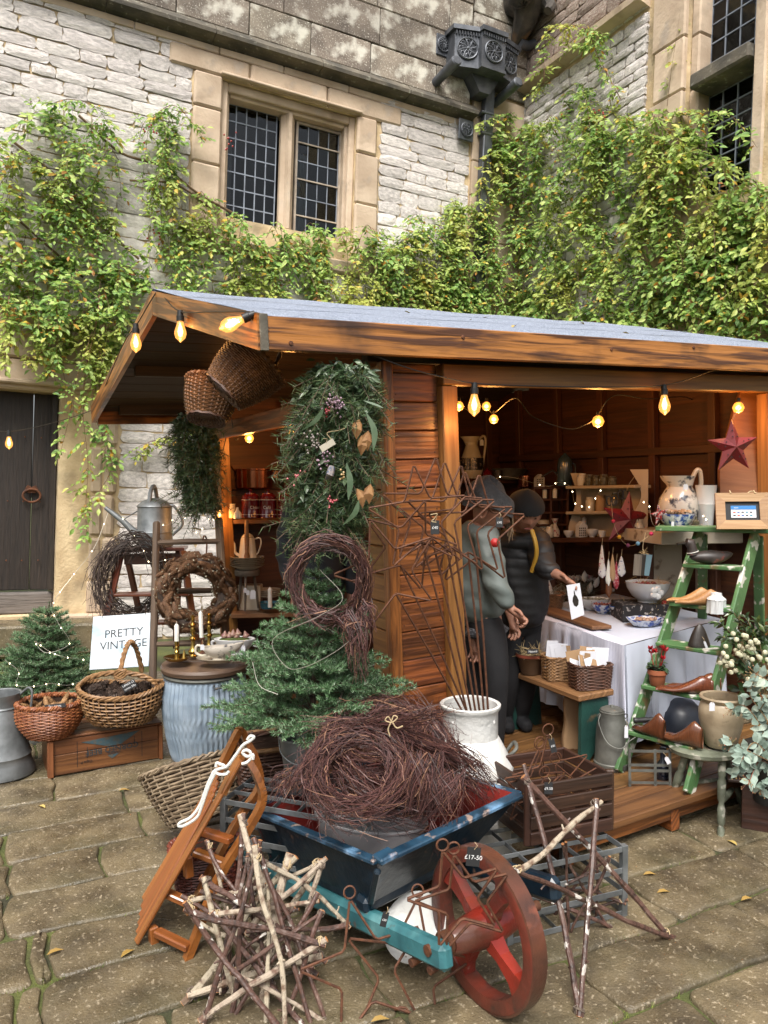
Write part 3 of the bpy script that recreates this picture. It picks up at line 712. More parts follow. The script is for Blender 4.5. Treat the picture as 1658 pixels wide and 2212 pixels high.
# roof: boards below, felt above
def slope(name,x0a,x0b,ya,za,yb,zb,x1,nb,m,th,dz):
    for i in range(nb):
        t0,t1=i/nb,(i+1)/nb
        def pt(t,x):return V((x,ya+(yb-ya)*t,za+(zb-za)*t-dz))
        xs=x0a+(x0b-x0a)*(t0+t1)/2;c0=(pt(t0,xs)+pt(t1,xs))/2;c1=(pt(t0,x1)+pt(t1,x1))/2
        up=V((1,0,0)).cross(V((0,yb-ya,zb-za))).normalized();w=(pt(t1,0)-pt(t0,0)).length
        boxo(name,c0+V((.012,0,0)),c1,w-.004,th,m,stall,up=up,bev=.003)
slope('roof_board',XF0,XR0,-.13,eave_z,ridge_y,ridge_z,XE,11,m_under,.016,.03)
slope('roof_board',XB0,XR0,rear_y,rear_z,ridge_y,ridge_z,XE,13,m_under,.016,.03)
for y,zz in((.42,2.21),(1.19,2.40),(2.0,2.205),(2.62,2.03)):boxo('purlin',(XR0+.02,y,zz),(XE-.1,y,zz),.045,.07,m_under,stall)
def fe(s,t):  # felt sheet, slightly wavy, turned down at the edges
    if t<.5:q=t*2;y=-.175+(ridge_y+.175)*q;z=eave_z-.006+(ridge_z-eave_z+.012)*q;x0=XF0+(XR0-XF0)*q
    else:q=t*2-1;y=ridge_y+(rear_y+.03-ridge_y)*q;z=ridge_z+.006+(rear_z-ridge_z-.01)*q;x0=XR0+(XB0-XR0)*q
    x=x0-.022+(XE+.03-x0)*s
    return(x,y,z+.003*math.sin(x*9+y*5)+(-.014 if t in(0,1)else 0))
MB().sheet(fe,60,24).build('roofing_felt',m_felt,stall)
MB().sheet(lambda s,t:V(fe(s,t))-V((0,0,.01)),60,24,flip=True).build('roofing_felt',m_felt,stall)
for q0 in(.3,.64):MB().sheet(lambda s_,t_,q0=q0:V(fe(s_,(q0+.012*t_)/2))+V((0,0,.004+.002*math.sin(s_*60))),60,1).build('felt_lap',m_felt,stall)
for k in range(7):MB().leaf(V(fe(rnd(.05,.8),rnd(.02,.4)))+V((0,0,.006)),rv(1),(0,0,1),.05,.022).build('fallen_leaf',m_litter,stall)
boxo('fascia',(XF0+.002,-.165,eave_z-.068),(XE,-.165,eave_z-.068),.026,.118,m_fascia,stall,bev=.004)
boxo('fascia',(XB0+.01,rear_y+.01,rear_z-.07),(XE,rear_y+.01,rear_z-.07),.026,.1,m_fascia,stall,bev=.004)
def barge(p0,p1,h0,h1,nm):  # tapered bargeboard with plumb-cut ends
    d=V((p1[0]-p0[0],p1[1]-p0[1],0)).normalized();n=V((-d.y,d.x,0));mb=MB();t=.026
    a=[V(p0)-V((0,0,h0)),V(p1)-V((0,0,h1)),V(p1),V(p0)]
    vs2=[q for q in a]+[q+n*(t if n.x<0 else-t)for q in a]
    L=(V(p1)-V(p0)).length;uv=[(0,0),(L,0),(L,h1),(0,h0)]*2
    mb.add(vs2,[(0,1,2,3),(7,6,5,4),(0,4,5,1),(1,5,6,2),(2,6,7,3),(3,7,4,0)],uv)
    bm_=bmesh.new();me=mb.mesh(nm,m_fascia,False);bm_.from_mesh(me);bmesh.ops.recalc_face_normals(bm_,faces=bm_.faces);bm_.to_mesh(me);bm_.free();return ob(nm,me,stall)
barge((XF0-.004,-.178,eave_z-.004),(XR0-.004,ridge_y-.003,ridge_z-.004),.125,.118,'bargeboard')
barge((XR0-.004,ridge_y+.003,ridge_z-.004),(XB0-.004,rear_y+.01,rear_z),.118,.11,'bargeboard')
boxo('bargeboard_end_cap',(XF0-.008,-.18,eave_z-.13),(XF0-.008,-.18,eave_z-.004),.03,.012,m_string,stall,up=(0,1,0),bev=.002)
MB().tube([V((.03+k*.09,-.183,eave_z-.05-.02*(k%2)))for k in range(2)],.001,4)
for i,(x,z)in enumerate([(-.4,eave_z-.1),(.32,eave_z-.045),(1.1,eave_z-.06),(1.62,eave_z-.03)]):
    MB().lathe([(0,0),(.009,0),(.007,.003),(0,.004)],10,M.Translation((x,-.179,z))@M.Rotation(PI/2,4,'X')).build('screw_head',m_iron,stall)
# ================================================================ climbing roses on the walls
m_leafG=mat('rose leaves',(.1,.17,.03),rough=.5,trans=.4,c2=(.62,.56,.12),scale=(1.6,1.6,1.6),ramp=(.48,.74),
              island=[(0,(.1,.21,.05)),(.3,(.22,.38,.08)),(.66,(.36,.52,.12)),(.9,(.54,.62,.2)),(.95,(.6,.48,.06)),(.975,(.6,.28,.04)),(1,(.25,.1,.03))])
m_stem=mat('green brown stems',(.1,.06,.03),(.16,.1,.045),rough=.7,scale=(9,9,9))
m_stemred=mat('red stems',(.22,.06,.04),(.2,.12,.05),rough=.6,scale=(4,4,4))
m_hip=mat('rose hips',(.3,.02,.015),rough=.35)
def wallpt(u,v,off):  # a point standing off the wall behind this sight line
    a=hp(u,v,-off)
    if a.x>XC-off:
        a=onp(HI,u,v,0,XC-off)
    return HF@a
TO=(HF.to_3x3()@V((-.25,-1,0))).normalized()  # outwards, away from the wall corner
def sprig(lm,sm,p,d,nleaf,L,singles=None):
    d=V(d).normalized();sd_=d.cross(V((0,0,1)));sd_=sd_.normalized()if sd_.length>.1 else V((1,0,0));up=(V((0,0,1))+TO*1.2).normalized()
    ln=L*(nleaf//2)*.75;pts=[p+d*ln*t-V((0,0,ln*.3*t*t))for t in(0,.5,1)]
    sm.tube(pts,.0016,3,cap=False)
    for i in range(nleaf):
        t=(i//2+.6)/(nleaf//2+.6)if i<nleaf-1 else 1
        q=p+d*ln*t-V((0,0,ln*.25*t*t));s=(1 if i%2 else-1)
        ld=d*.55+sd_*s*rnd(.7,1.1)+V((0,0,rnd(-.45,.05)))if i<nleaf-1 else d+V((0,0,-.3))
        l=L*rnd(.75,1.2)
        if singles is not None and R.random()<.035 and len(singles)<150:singles.append((q,ld,up+rv(.4),l))
        else:lm.leaf(q,ld,up+rv(.45),l,l*.5,.12,.12)
def vine(name,label,polys,nst,seed,strands,group=None,limbs=()):
    global R
    R=random.Random(seed);root=thing(name,label,'climbing plant');lm=MB();sm=MB();sg=[]
    xs=[p[0]for po in polys for p in po];ys=[p[1]for po in polys for p in po];n=0;tries=0
    while n<nst and tries<nst*40:
        tries+=1;u,v=rnd(min(xs),max(xs)),rnd(min(ys),max(ys))
        if not any(inpoly((u,v),po)for po in polys):continue
        cl=math.sin(u*.021+1.3)*math.sin(v*.027+u*.008)+.5*math.sin(u*.05+v*.043)
        if cl<-.3 and R.random()<.75:continue
        off=rnd(.03,.12)+max(0,cl)*.22*R.random();p=wallpt(u,v,off)
        out=TO*rnd(.05,.5)+V((rnd(-.6,.6),rnd(-.2,.2),rnd(-.5,.45)));ln=rnd(.15,.55)
        pts=[p+out*ln*t+V((0,0,-.75*ln*t*t))for t in(0,.25,.5,.75,1)]
        sm.tube(pts,[.004,.0035,.003,.0025,.002],3,cap=False);n+=1
        k=int(ln/.05)+2
        for i in range(k):
            t=(i+.5)/k;q=p+out*ln*t+V((0,0,-.75*ln*t*t))
            d=V((rnd(-1,1),rnd(-.5,.3),rnd(-.75,.35)))+TO*rnd(0,.7)
            sprig(lm,sm,q,d,R.choice((5,5,7)),rnd(.042,.085),sg)
    nt_=0
    while nt_<nst*.42:  # trailing shoots
        u,v=rnd(min(xs),max(xs)),rnd(min(ys),max(ys))
        if not any(inpoly((u,v),po)for po in polys):continue
        nt_+=1;ln=rnd(60,230)if v<520 or u>300 else rnd(40,110);dx=rnd(-70,70);o_=rnd(.05,.2)
        strands=strands+[([(u,v,o_),(u+dx*.35,v-rnd(5,30),o_+.1),(u+dx*.8,v+ln*.45,o_+.14),(u+dx,v+ln,o_+.1)],rnd(.55,1.05),.003)]
    for st in strands:  # long shoots: list of (u, v, offset), leafiness
        pts=spline([wallpt(*q)for q in st[0]],8);rr=st[2]if len(st)>2 else .004
        tm_=MB()if rr!=.003 else sm
        tm_.tube(pts,[rr*(1-.6*i/len(pts))for i in range(len(pts))],4)
        if tm_ is not sm:tm_.build('shoot',m_stemred if R.random()<.6 else m_stem,root)
        acc=0
        for a,b in zip(pts,pts[1:]):
            acc+=(b-a).length*st[1]
            while acc>.03:
                acc-=.03;sprig(lm,sm,a.lerp(b,R.random()),V((rnd(-1,1),rnd(-.6,.3),rnd(-.9,.2))),R.choice((3,5,5,7)),rnd(.036,.075),sg)
    for lb in limbs:MB().tube(spline([wallpt(*q)for q in lb[0]],6),lb[1],6).build('branch',m_stem,root)
    lm.build('foliage',m_leafG,root,smooth=False,kind='stuff');sm.build('stems',m_stem,root,kind='stuff')
    lv=MB().leaf((0,0,0),(1,0,0),(0,0,1),1,.5,.12,.12).mesh('leaf',m_leafG,False)
    for q,d,u_,l in sg:ob('leaf',lv,root,M.Translation(q)@rot_to(d,u_).to_4x4()@M.Scale(l,4))
    return root
left_polys=[[(-40,300),(60,250),(110,225),(170,250),(200,300),(150,420),(130,560),(160,690),(-40,720)],
              [(60,560),(320,520),(520,520),(640,520),(860,500),(1000,470),(1020,690),(640,690),(330,640),(280,760),(200,780),(60,730)],
              [(200,260),(280,245),(290,300),(240,380),(260,520),(170,520),(200,400)],[(300,250),(390,245),(420,300),(440,330),(470,420),(480,470),(620,490),(800,490),(830,560),(400,560),(330,430),(360,330)]]
vine('climbing_rose','leafy green climbing rose spreading below the two-light window',left_polys,190,3,[
    ([(215,640,.3),(208,700,.35),(185,800,.3),(180,900,.25),(190,1000,.22),(185,1100,.2),(188,1160,.2)],.7),
    ([(222,650,.3),(195,730,.34),(165,820,.3),(150,900,.25),(130,980,.2)],.5),
    ([(240,670,.3),(215,830,.3),(225,940,.25),(230,1020,.25)],.55),([(205,900,.2),(240,1000,.2),(215,1060,.2),(175,1110,.2)],.5),
    ([(20,640,.4),(12,720,.4),(5,790,.4)],1.6),([(60,640,.4),(85,700,.4),(60,780,.36)],1.5),([(120,640,.4),(125,740,.38),(100,820,.33)],1.6),([(255,560,.4),(262,660,.4),(250,720,.36)],1.5),
    ([(100,230,.15),(150,215,.2),(210,235,.2),(250,300,.2)],1.4),([(330,250,.15),(380,230,.2),(440,300,.2)],1.2),([(120,640,.35),(150,700,.3),(215,640,.3),(60,790,.3)],.7),
    ([(505,905,.1),(310,960,.12),(305,990,.12)],1.0)],limbs=[([(170,250,.05),(260,330,.06),(350,360,.06),(430,420,.06),(520,470,.08)],.012),([(20,300,.04),(120,380,.05),(200,470,.05),(300,560,.06)],.012),([(280,390,.05),(380,400,.05),(470,460,.06)],.01),([(0,440,.04),(90,520,.05),(180,600,.05)],.011)])
right_polys=[[(985,420),(1050,370),(1075,250),(1130,235),(1240,190),(1330,200),(1400,235),(1490,240),(1530,290),(1560,370),(1658,400),(1720,420),(1720,780),(1000,730),(820,690),(830,520),(930,470)],
               [(1040,330),(1100,240),(1300,210),(1500,300),(1560,400),(1658,430),(1658,740),(1050,720)]]
vine('climbing_rose','dense yellow green climbing rose filling the wall corner behind the stall roof',right_polys,350,5,[
    ([(1340,215,.1),(1290,120,.2),(1262,62,.3),(1190,60,.4),(1175,110,.42),(1172,180,.42),(1140,205,.42)],1.15),
    ([(1262,62,.3),(1300,75,.32),(1270,100,.32),(1215,90,.32)],1.3),([(1440,230,.06),(1450,150,.05),(1468,30,.05)],.35,.003),([(1490,250,.25),(1560,240,.3),(1610,285,.3),(1635,320,.3)],.6)])
hm_=MB()
for(u,v)in((495,310),(325,290),(330,520),(1015,590),(1290,255)):
    for k in range(9):hm_.lathe([(0,0),(.008,.004),(.01,.01),(.006,.018),(0,.02)],6,M.Translation(wallpt(u+rnd(-16,16),v+rnd(-22,22),.25)))
tag(hm_.build('rose_hips',m_hip),'small red rose hips scattered on the climbing roses','rose hips')['kind']='stuff'
R=random.Random(23)
# ================================================================ builders for the goods
ALB=.8
m_wick=mat('willow',(.36,.2,.085),(.2,.1,.04),rough=.55,scale=(40,40,40),rnd=.05)
m_wickred=mat('buff red willow',(.36,.13,.045),(.2,.055,.02),rough=.5,scale=(40,40,40))
m_wickgrey=mat('grey willow',(.3,.225,.145),(.17,.12,.075),rough=.6,scale=(30,30,30))
m_wickdark=mat('dark willow',(.12,.05,.028),(.065,.028,.016),rough=.55,scale=(30,30,30))
m_wickshop=mat('brown willow',(.24,.115,.05),(.11,.05,.022),rough=.5,scale=(30,30,30))
m_basketshade=mat('basket shade',(.045,.022,.012),rough=.9)  # dark sheet behind the weave; the basket's inner shade put into its colour
m_zinc=mat('galvanised steel',(.32,.34,.35),(.18,.195,.2),rough=.5,metal=.6,scale=(14,14,14),detail=6,bump=.1,bscale=20,spots=((.13,.14,.14),5,.55,.7,.5),rnd=.06)
m_zincd=mat('old dull zinc',(.22,.225,.2),(.1,.1,.09),rough=.6,metal=.55,scale=(9,9,9),detail=7,bump=.2,bscale=30)
m_brass=mat('brass',(.62,.42,.12),(.4,.25,.06),rough=.22,metal=1,scale=(12,12,12))
m_copper=mat('polished copper',(.75,.3,.16),(.5,.16,.08),rough=.18,metal=1,scale=(5,5,5))
m_wax=mat('candle wax',(.78,.76,.7),rough=.5,sub=.1)
m_cream=mat('cream glaze',(.68,.62,.5),(.6,.53,.41),rough=.2,scale=(8,8,8),coat=.4)
m_white=mat('white glaze',(.74,.74,.73),(.64,.65,.66),rough=.2,scale=(7,7,7),coat=.4)
m_bluewhite=mat('blue transfer ware',(.7,.74,.8),(.03,.08,.36),rough=.2,scale=(40,40,40),ramp=(.44,.58),detail=8,coat=.4)
m_printed=mat('dark transfer print',(.66,.6,.52),(.06,.065,.085),rough=.22,scale=(24,24,24),ramp=(.54,.66),detail=9,coat=.4)
m_paper=mat('paper tag',(.72,.73,.78),rough=.8)
m_slate=mat('chalkboard',(.018,.018,.02),rough=.7)
m_chalk=mat('chalk ink',(.8,.8,.8),rough=.8)
m_ink=mat('black ink',(.012,.012,.015),rough=.6)
m_string2=mat('natural twine',(.5,.38,.22),rough=.9)
m_twig=mat('birch twigs',(.12,.05,.035),rough=.55,island=[(0,(.03,.014,.013)),(.5,(.085,.034,.031)),(.85,(.15,.062,.053)),(1,(.38,.2,.115))])
m_twigdark=mat('dark twigs',(.04,.022,.016),rough=.7,island=[(0,(.02,.012,.01)),(1,(.07,.042,.03))])
m_spruce=mat('blue spruce needles',(.05,.11,.06),rough=.5,island=[(0,(.05,.13,.05)),(.45,(.11,.23,.09)),(.8,(.19,.32,.16)),(1,(.33,.42,.3))])
m_fir=mat('fir needles',(.03,.07,.03),rough=.5,island=[(0,(.02,.055,.022)),(.6,(.045,.095,.035)),(1,(.1,.14,.04))])
m_bark=mat('spruce bark',(.12,.08,.05),(.06,.04,.025),rough=.9,scale=(20,20,20),bump=.5)
m_cone=mat('pine cone scales',(.2,.1,.045),(.1,.045,.02),rough=.7,scale=(60,60,60),rnd=.25)
m_conedark=mat('dark cones',(.035,.022,.016),(.075,.045,.03),rough=.7,scale=(60,60,60),rnd=.25)
m_rust=mat('rusted wire',(.17,.065,.03),(.09,.036,.02),rough=.7,metal=.3,scale=(60,60,60),bump=.2,bscale=120)
m_black2=mat('black rubber',(.012,.012,.013),rough=.5)
m_oldwood=wood('split ash',(.16,.105,.065),(.07,.045,.03),rough=.75,along=3,across=50,bump=.6)
m_redwood=wood('mahogany stain',(.13,.035,.015),(.06,.016,.008),rough=.35,along=2,across=30,bump=.2,coat=.2)
m_crate=wood('crate boards',(.25,.095,.032),(.12,.04,.014),rough=.5,along=1.6,across=22,bump=.3,spots=((.04,.018,.01),5,.6,.72,.7))
m_shelf=wood('rough shelf',(.26,.13,.055),(.14,.065,.026),rough=.55,along=2,across=24,bump=.35)
m_grain=wood('grey grain',(.16,.13,.1),(.09,.07,.055),rough=.7,along=2,across=30,bump=.4)

INV={}
_thing=thing
def thing(name,label,cat,loc=(0,0,0),rz=0,group=None,mtx=None):
    o=_thing(name,label,cat,loc,rz,group,mtx)
    INV[o.name]=(mtx if mtx is not None else M.Translation(V(loc))@M.Rotation(rz,4,'Z')).inverted();return o
def wpart(mb,name,m,root,smooth=True,**kw):  # a part whose mesh was laid out in world space
    return mb.build(name,m,root,INV[root.name],smooth,**kw)
def LT(name,label,cat,u,v,d,prof,m,n=28,group=None,sx=1,sy=1,rz=0,wob=None):  # a turned or thrown thing; profile in picture units
    s=d/F;o=MB().lathe([(r*s,h*s)for r,h in prof],n,None,sx,sy,wob).build(name,m,None,M.Translation(P(u,v,d))@M.Rotation(rz,4,'Z'))
    INV[o.name]=(M.Translation(P(u,v,d))@M.Rotation(rz,4,'Z')).inverted()
    return tag(o,label,cat,group)
def rimrope(mb,fn,t,r,twist,strands=2,seg=96):
    for k in range(strands):
        pts=[]
        for i in range(seg):
            th=2*PI*i/seg;c=V(fn(t,th));ct=(V(fn(t,0))+V(fn(t,PI)))/2;n=(c-ct).normalized();up=V((0,0,1));a=twist*th+2*PI*k/strands
            pts.append(c+n*math.cos(a)*r*.8+up*math.sin(a)*r*.8)
        mb.tube(pts,r*.72,5,closed=True)
def weave(fn,rows,stakes,wr,sr,amp,seg=2,t0=0.,t1=1.,shade_sheet=True,base=True,n=4,rim=None,slant=0):
    mb=MB()
    for i in range(rows):
        t=t0+(t1-t0)*(i+.5)/rows;ct=(V(fn(t,0))+V(fn(t,PI)))/2;pts=[]
        for k in range(stakes*seg):
            th=2*PI*k/(stakes*seg);c=V(fn(t,th));nn=c-ct;nn.z=0;nn=nn.normalized()if nn.length>1e-6 else V((1,0,0))
            pts.append(c+nn*amp*math.cos(PI*k/seg+PI*i)+V((0,0,slant*math.sin(PI*k/seg+PI*i))))
        mb.tube(pts,wr,n,closed=True)
    for k in range(stakes):
        th=2*PI*k/stakes;mb.tube([fn(t0+(t1-t0)*j/7,th)for j in range(8)],sr,4)
    if rim:rimrope(mb,fn,t1,rim[0],rim[1],rim[2]if len(rim)>2 else 2)
    if shade_sheet:
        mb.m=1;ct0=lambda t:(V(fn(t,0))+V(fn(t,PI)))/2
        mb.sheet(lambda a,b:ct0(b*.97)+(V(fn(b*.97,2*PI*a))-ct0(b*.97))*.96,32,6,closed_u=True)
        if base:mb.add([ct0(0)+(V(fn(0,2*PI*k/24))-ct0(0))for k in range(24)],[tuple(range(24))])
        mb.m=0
    return mb
def se(th,p):  # superellipse direction: p=2 round, larger = squarer
    c,s=math.cos(th),math.sin(th);return(math.copysign(abs(c)**(2/p),c),math.copysign(abs(s)**(2/p),s))
def bfn(r0,r1,h,asp=1,p=2,belly=0,rz=0,lift=None):  # bottom radius, top radius, height
    cr,sr=math.cos(rz),math.sin(rz)
    def f(t,th):
        r=r0+(r1-r0)*t+belly*math.sin(PI*t);x,y=se(th,p);x*=r;y*=r*asp
        return V((x*cr-y*sr,x*sr+y*cr,h*t+(lift(t,th)if lift else 0)))
    return f
def needles(mb,a,b,n,L,W=.0009,fwd=.9,spread=1.0):
    a,b=V(a),V(b);d=(b-a);ln=d.length
    if ln<1e-6:return
    d=d/ln;o=d.orthogonal().normalized();q=d.cross(o)
    for i in range(n):
        t=R.random();th=rnd(0,2*PI);mb.blade(a+(b-a)*t,d*fwd*rnd(.6,1.2)+(o*math.cos(th)+q*math.sin(th))*spread+V((0,0,.15)),L*rnd(.7,1.15)*(1-.35*t),W)
def spruce(root,base,H,Rm,whorls,per,nl,dens,W,m,lean=(0,0),up=.25,tipn=1.0,shape=.85):
    nm,bm_=MB(),MB();base=V(base);top=base+V((lean[0],lean[1],H))
    tr=MB().tube([base,base.lerp(top,.5),top],[.014*H/.7,.009*H/.7,.003],6);wpart(tr,'trunk',m_bark,root)
    needles(nm,base.lerp(top,.8),top,int(60*dens),nl,W,1.2,.8)
    for w in range(whorls):
        f=(w+.4)/whorls;h0=.06+.86*f;n=max(4,int(per*(1.15-.45*f)));a0=rnd(0,6)
        for k in range(n):
            az=a0+2*PI*k/n+rnd(-.25,.25);l=Rm*((1-f)**shape*.95+.09)*rnd(.82,1.15);c=base.lerp(top,h0)
            d=V((math.cos(az),math.sin(az),up+rnd(-.15,.2)+.5*f)).normalized();e=c+d*l+V((0,0,-.10*l));mid=c+d*l*.5+V((0,0,.02*l))
            bm_.tube([c,mid,e],[.004,.003,.0015],4);needles(nm,c.lerp(mid,.3),mid,int(26*dens*l/.2),nl,W);needles(nm,mid,e,int(34*dens*l/.2),nl,W)
            sidev=d.cross(V((0,0,1))).normalized();ns=int(l/.032)
            for j in range(ns):
                t=.22+.72*(j+R.random())/max(ns,1);p=(c.lerp(mid,t*2)if t<.5 else mid.lerp(e,t*2-1));sl=l*.55*(1.08-t)*rnd(.8,1.25)
                q=p+(d*.75+sidev*(1 if j%2 else-1)*.8+V((0,0,rnd(-.1,.28)))).normalized()*sl
                bm_.tube([p,q],[.002,.001],3,cap=False);needles(nm,p,q,max(6,int(30*dens*sl/.1)),nl,W)
    wpart(nm,'needles',m,root,smooth=False,kind='stuff');wpart(bm_,'branches',m_bark,root,kind='stuff')
def twigring(mb,c,ax,ay,R0,r0,n,tr=.0016,span=(.5,1.5),flare=.4,droop=0,sq=1,a_rng=(0,2*PI),steps=8):
    c,ax,ay=V(c),V(ax).normalized(),V(ay).normalized();az=ax.cross(ay)
    for i in range(n):
        a=rnd(*a_rng);sp2=rnd(*span)*R.choice((1,1,1,-1));ph=rnd(0,2*PI);rr=r0*math.sqrt(R.random())*1.0;tw=rnd(-1.6,1.6);pts=[];fl=rnd(-.2,1)*flare*r0;rj=rnd(-.1,.12)*r0
        for k in range(steps):
            t=k/(steps-1);th=a+sp2*t;q=ph+tw*t;out=rr*math.cos(q)+fl*t**2.5+rj
            p=c+(ax*math.cos(th)+ay*math.sin(th)*sq)*(R0+out)+az*(rr*math.sin(q)+fl*.6*t**3*math.sin(ph))+rv(r0*.1)
            p.z-=droop*t**2.2*R.random();pts.append(p)
        r=tr*rnd(.6,1.35);mb.tube(pts,[r,r,r*.95,r*.9,r*.8,r*.7,r*.55,r*.4][:steps]if steps==8 else r,3,cap=False)
        for j in range(2):
            if R.random()<.8:b0=pts[R.randrange(3,steps)];b1=b0+((pts[-1]-pts[-2]).normalized()*.7+rv(.9)).normalized()*r0*rnd(.25,.7);mb.tube([b0,b0.lerp(b1,.5)+rv(r0*.05),b1],[r*.6,r*.5,r*.3],3,cap=False)
def cone_mesh(name,m,L,r,rows=9,n=9,seed=1):  # pine cone: overlapping scales
    q=random.Random(seed);mb=MB()
    mb.lathe([(r*.3,0),(r*.75,L*.2),(r*.8,L*.45),(r*.5,L*.8),(0,L)],8)
    for i in range(rows):
        t=(i+.3)/rows;rad=r*(math.sin(PI*min(t*.8+.22,1))**.7);z=L*t*.95
        for k in range(n):
            a=2*PI*(k+.5*(i%2))/n+q.uniform(-.1,.1);o=V((math.cos(a),math.sin(a),0));w=V((-o.y,o.x,0))*rad*3.0/n
            b=o*rad*.72+V((0,0,z));tip=o*rad*1.12+V((0,0,z+L*.09));k0=len(mb.v)
            mb.v+=[b-w,b+w,tip+w*.55,tip-w*.55,b+V((0,0,-L*.05))]
            mb.face((k0,k0+1,k0+2,k0+3),[(0,0),(1,0),(1,1),(0,1)]);mb.face((k0,k0+3,k0+4),[(0,0)]*3);mb.face((k0+3,k0+2,k0+4),[(0,0)]*3);mb.face((k0+2,k0+1,k0+4),[(0,0)]*3)
    return mb.mesh(name,m,False)
def ptag(root,u,v,d,w=8,h=14,m=None,word=None,nm='price_tag',rz=0,wm=None,string=10,yaw=0):  # small swing tag tied to a thing
    s=d/F;p=P(u,v,d);m_=M.Translation(p)@M.Rotation(yaw,4,'Z')@M.Rotation(rz,4,'Y')@M.Rotation(PI/2,4,'X');w*=s;h*=s
    poly=[(-w/2,-h/2),(w/2,-h/2),(w/2,h*.3),(w*.25,h/2),(-w*.25,h/2),(-w/2,h*.3)]if m is None else[(-w/2,-h/2),(w/2,-h/2),(w/2,h/2),(-w/2,h/2)]
    t=MB().prism(poly,.0015,INV[root.name]@m_);mb=t.build(nm,m or m_paper,root,smooth=False)
    if string:MB().tube([INV[root.name]@(m_@V((0,h*.4,.002))),INV[root.name]@(m_@V((w*.2,h*.5+string*s*.5,.004))),INV[root.name]@(m_@V((0,h*.5+string*s,-.004)))],.0009,4).build('tag_string',m_string2,root)
    if word:text('lettering',word,h*.42 if m is None else w*.46,INV[root.name]@m_@M.Translation((0,-h*.03,.0022)),wm or m_ink,mb,.0002)
    return mb
def bowl_prof(r,h,foot=.45,th=3):return[(r*foot,0),(r*foot,h*.08),(r*.7,h*.3),(r*.93,h*.7),(r,h),(r-th,h),(r*.9-th,h*.68),(r*.6,h*.25),(0,h*.18)]
def jug(name,label,cat,u,v,d,prof,m,handle,spout=None,group=None,n=28,m2=None):
    s=d/F;t=thing(name,label,cat,P(u,v,d),group=group);MB().lathe([(r*s,h*s)for r,h in prof],n,wob=spout).build('body',m,t)
    hm3,hr=handle;MB().tube(spline([V((x*s,0,z*s))for x,z in hm3],5),hr*s,8).build('handle',m2 or m,t);return t,s
def crate_box(root,O,ex,ey,w,dp,h,m,slats=3,th=.012,gap=.008,bottom=True,bev=.003):  # open slatted box: O corner, ex along front, ey back
    O,ex,ey=V(O),V(ex).normalized(),V(ey).normalized();Z=V((0,0,1));I=INV[root.name];hh=h/slats
    def bo(nm,a,b,W,H,up):return boxo(nm,I@a,I@b,W,H,m,root,up=I.to_3x3()@up,bev=bev)
    for k in range(slats):
        zc=Z*(hh*(k+.5))
        bo('front_board',O+zc+ey*th/2,O+ex*w+zc+ey*th/2,th,hh-gap,Z);bo('back_board',O+zc+ey*(dp-th/2),O+ex*w+zc+ey*(dp-th/2),th,hh-gap,Z)
        bo('end_board',O+zc+ex*th/2+ey*th,O+zc+ex*th/2+ey*(dp-th),th,hh-gap,Z);bo('end_board',O+zc+ex*(w-th/2)+ey*th,O+zc+ex*(w-th/2)+ey*(dp-th),th,hh-gap,Z)
    if bottom:bo('bottom_board',O+ey*dp/2+ex*th+Z*.008,O+ex*(w-th)+ey*dp/2+Z*.008,dp-2*th,.01,Z)
def cable(name,pts,r,m,parent,n=6,sub=8):
    return MB().tube(spline(pts,sub),r,n).build(name,m,parent)
# ================================================================ left of the stall
# tall zinc jug at the left edge
t=thing('zinc_jug','tall galvanised jug standing at the left edge beside the red basket','jug',G(5,1672));s=3.95/F
MB().lathe([(r*s,h*s)for r,h in[(62,0),(67,4),(67,12),(60,30),(58,42),(60,46),(55,60),(48,105),(42,140),(40,148),(42,150),(39,153),(38,172),(41,178),(41,180),(38,178),(36,150),(50,10),(0,6)]],36).build('body',m_zinc,t)
MB().tube(spline([V((38,2,174))*s,V((52,4,186))*s,V((60,4,190))*s,V((66,4,178))*s,V((60,3,130))*s,V((46,2,110))*s],6),2.6*s,8).build('handle',m_zinc,t)
# upturned corned beef crate
fl,fr_=G(105,1681),G(351,1638);ex=(fr_-fl).normalized();ey=V((-ex.y,ex.x,0));cw=(fr_-fl).length;chh=.19
t=thing('wooden_crate','upturned orange brown wooden crate with faded blue corned beef stencil','crate',fl);I=INV[t.name]
def cb(nm,a,b,w,h,up=(0,0,1),m=m_crate):boxo(nm,I@V(a),I@V(b),w,h,m,t,up=up)
Z=V((0,0,1));cd=.3
cb('front_board',fl+ex*.02+Z*.055+ey*.012,fl+ex*(cw-.02)+Z*.055+ey*.012,.012,.105);cb('front_board',fl+ex*.02+Z*.148+ey*.012,fl+ex*(cw-.02)+Z*.148+ey*.012,.012,.078)
cb('corner_batten',fl+ex*.01+Z*.0,fl+ex*.01+Z*chh,.03,.03,ey);cb('corner_batten',fl+ex*(cw-.01),fl+ex*(cw-.01)+Z*chh,.02,.03,ey)
cb('end_board',fl+ex*.006+ey*.016+Z*.095,fl+ex*.006+ey*cd+Z*.095,.012,.18);cb('end_board',fl+ex*(cw-.006)+ey*.016+Z*.095,fl+ex*(cw-.006)+ey*cd+Z*.095,.012,.18)
for k in range(3):cb('top_board',fl+ey*(.05+.1*k)+Z*(chh+.006),fl+ex*cw+ey*(.05+.1*k)+Z*(chh+.006),.098,.012)
cb('back_board',fl+ey*(cd-.006)+Z*.095,fl+ex*cw+ey*(cd-.006)+Z*.095,.012,.18)
m_blue2=mat('faded blue stencil',(.045,.09,.11),(.12,.085,.05),rough=.7,scale=(40,40,40),ramp=(.45,.72))
fm=fmtx(fl+ey*.0045,ex,-ey)  # crate face: local x right, y up
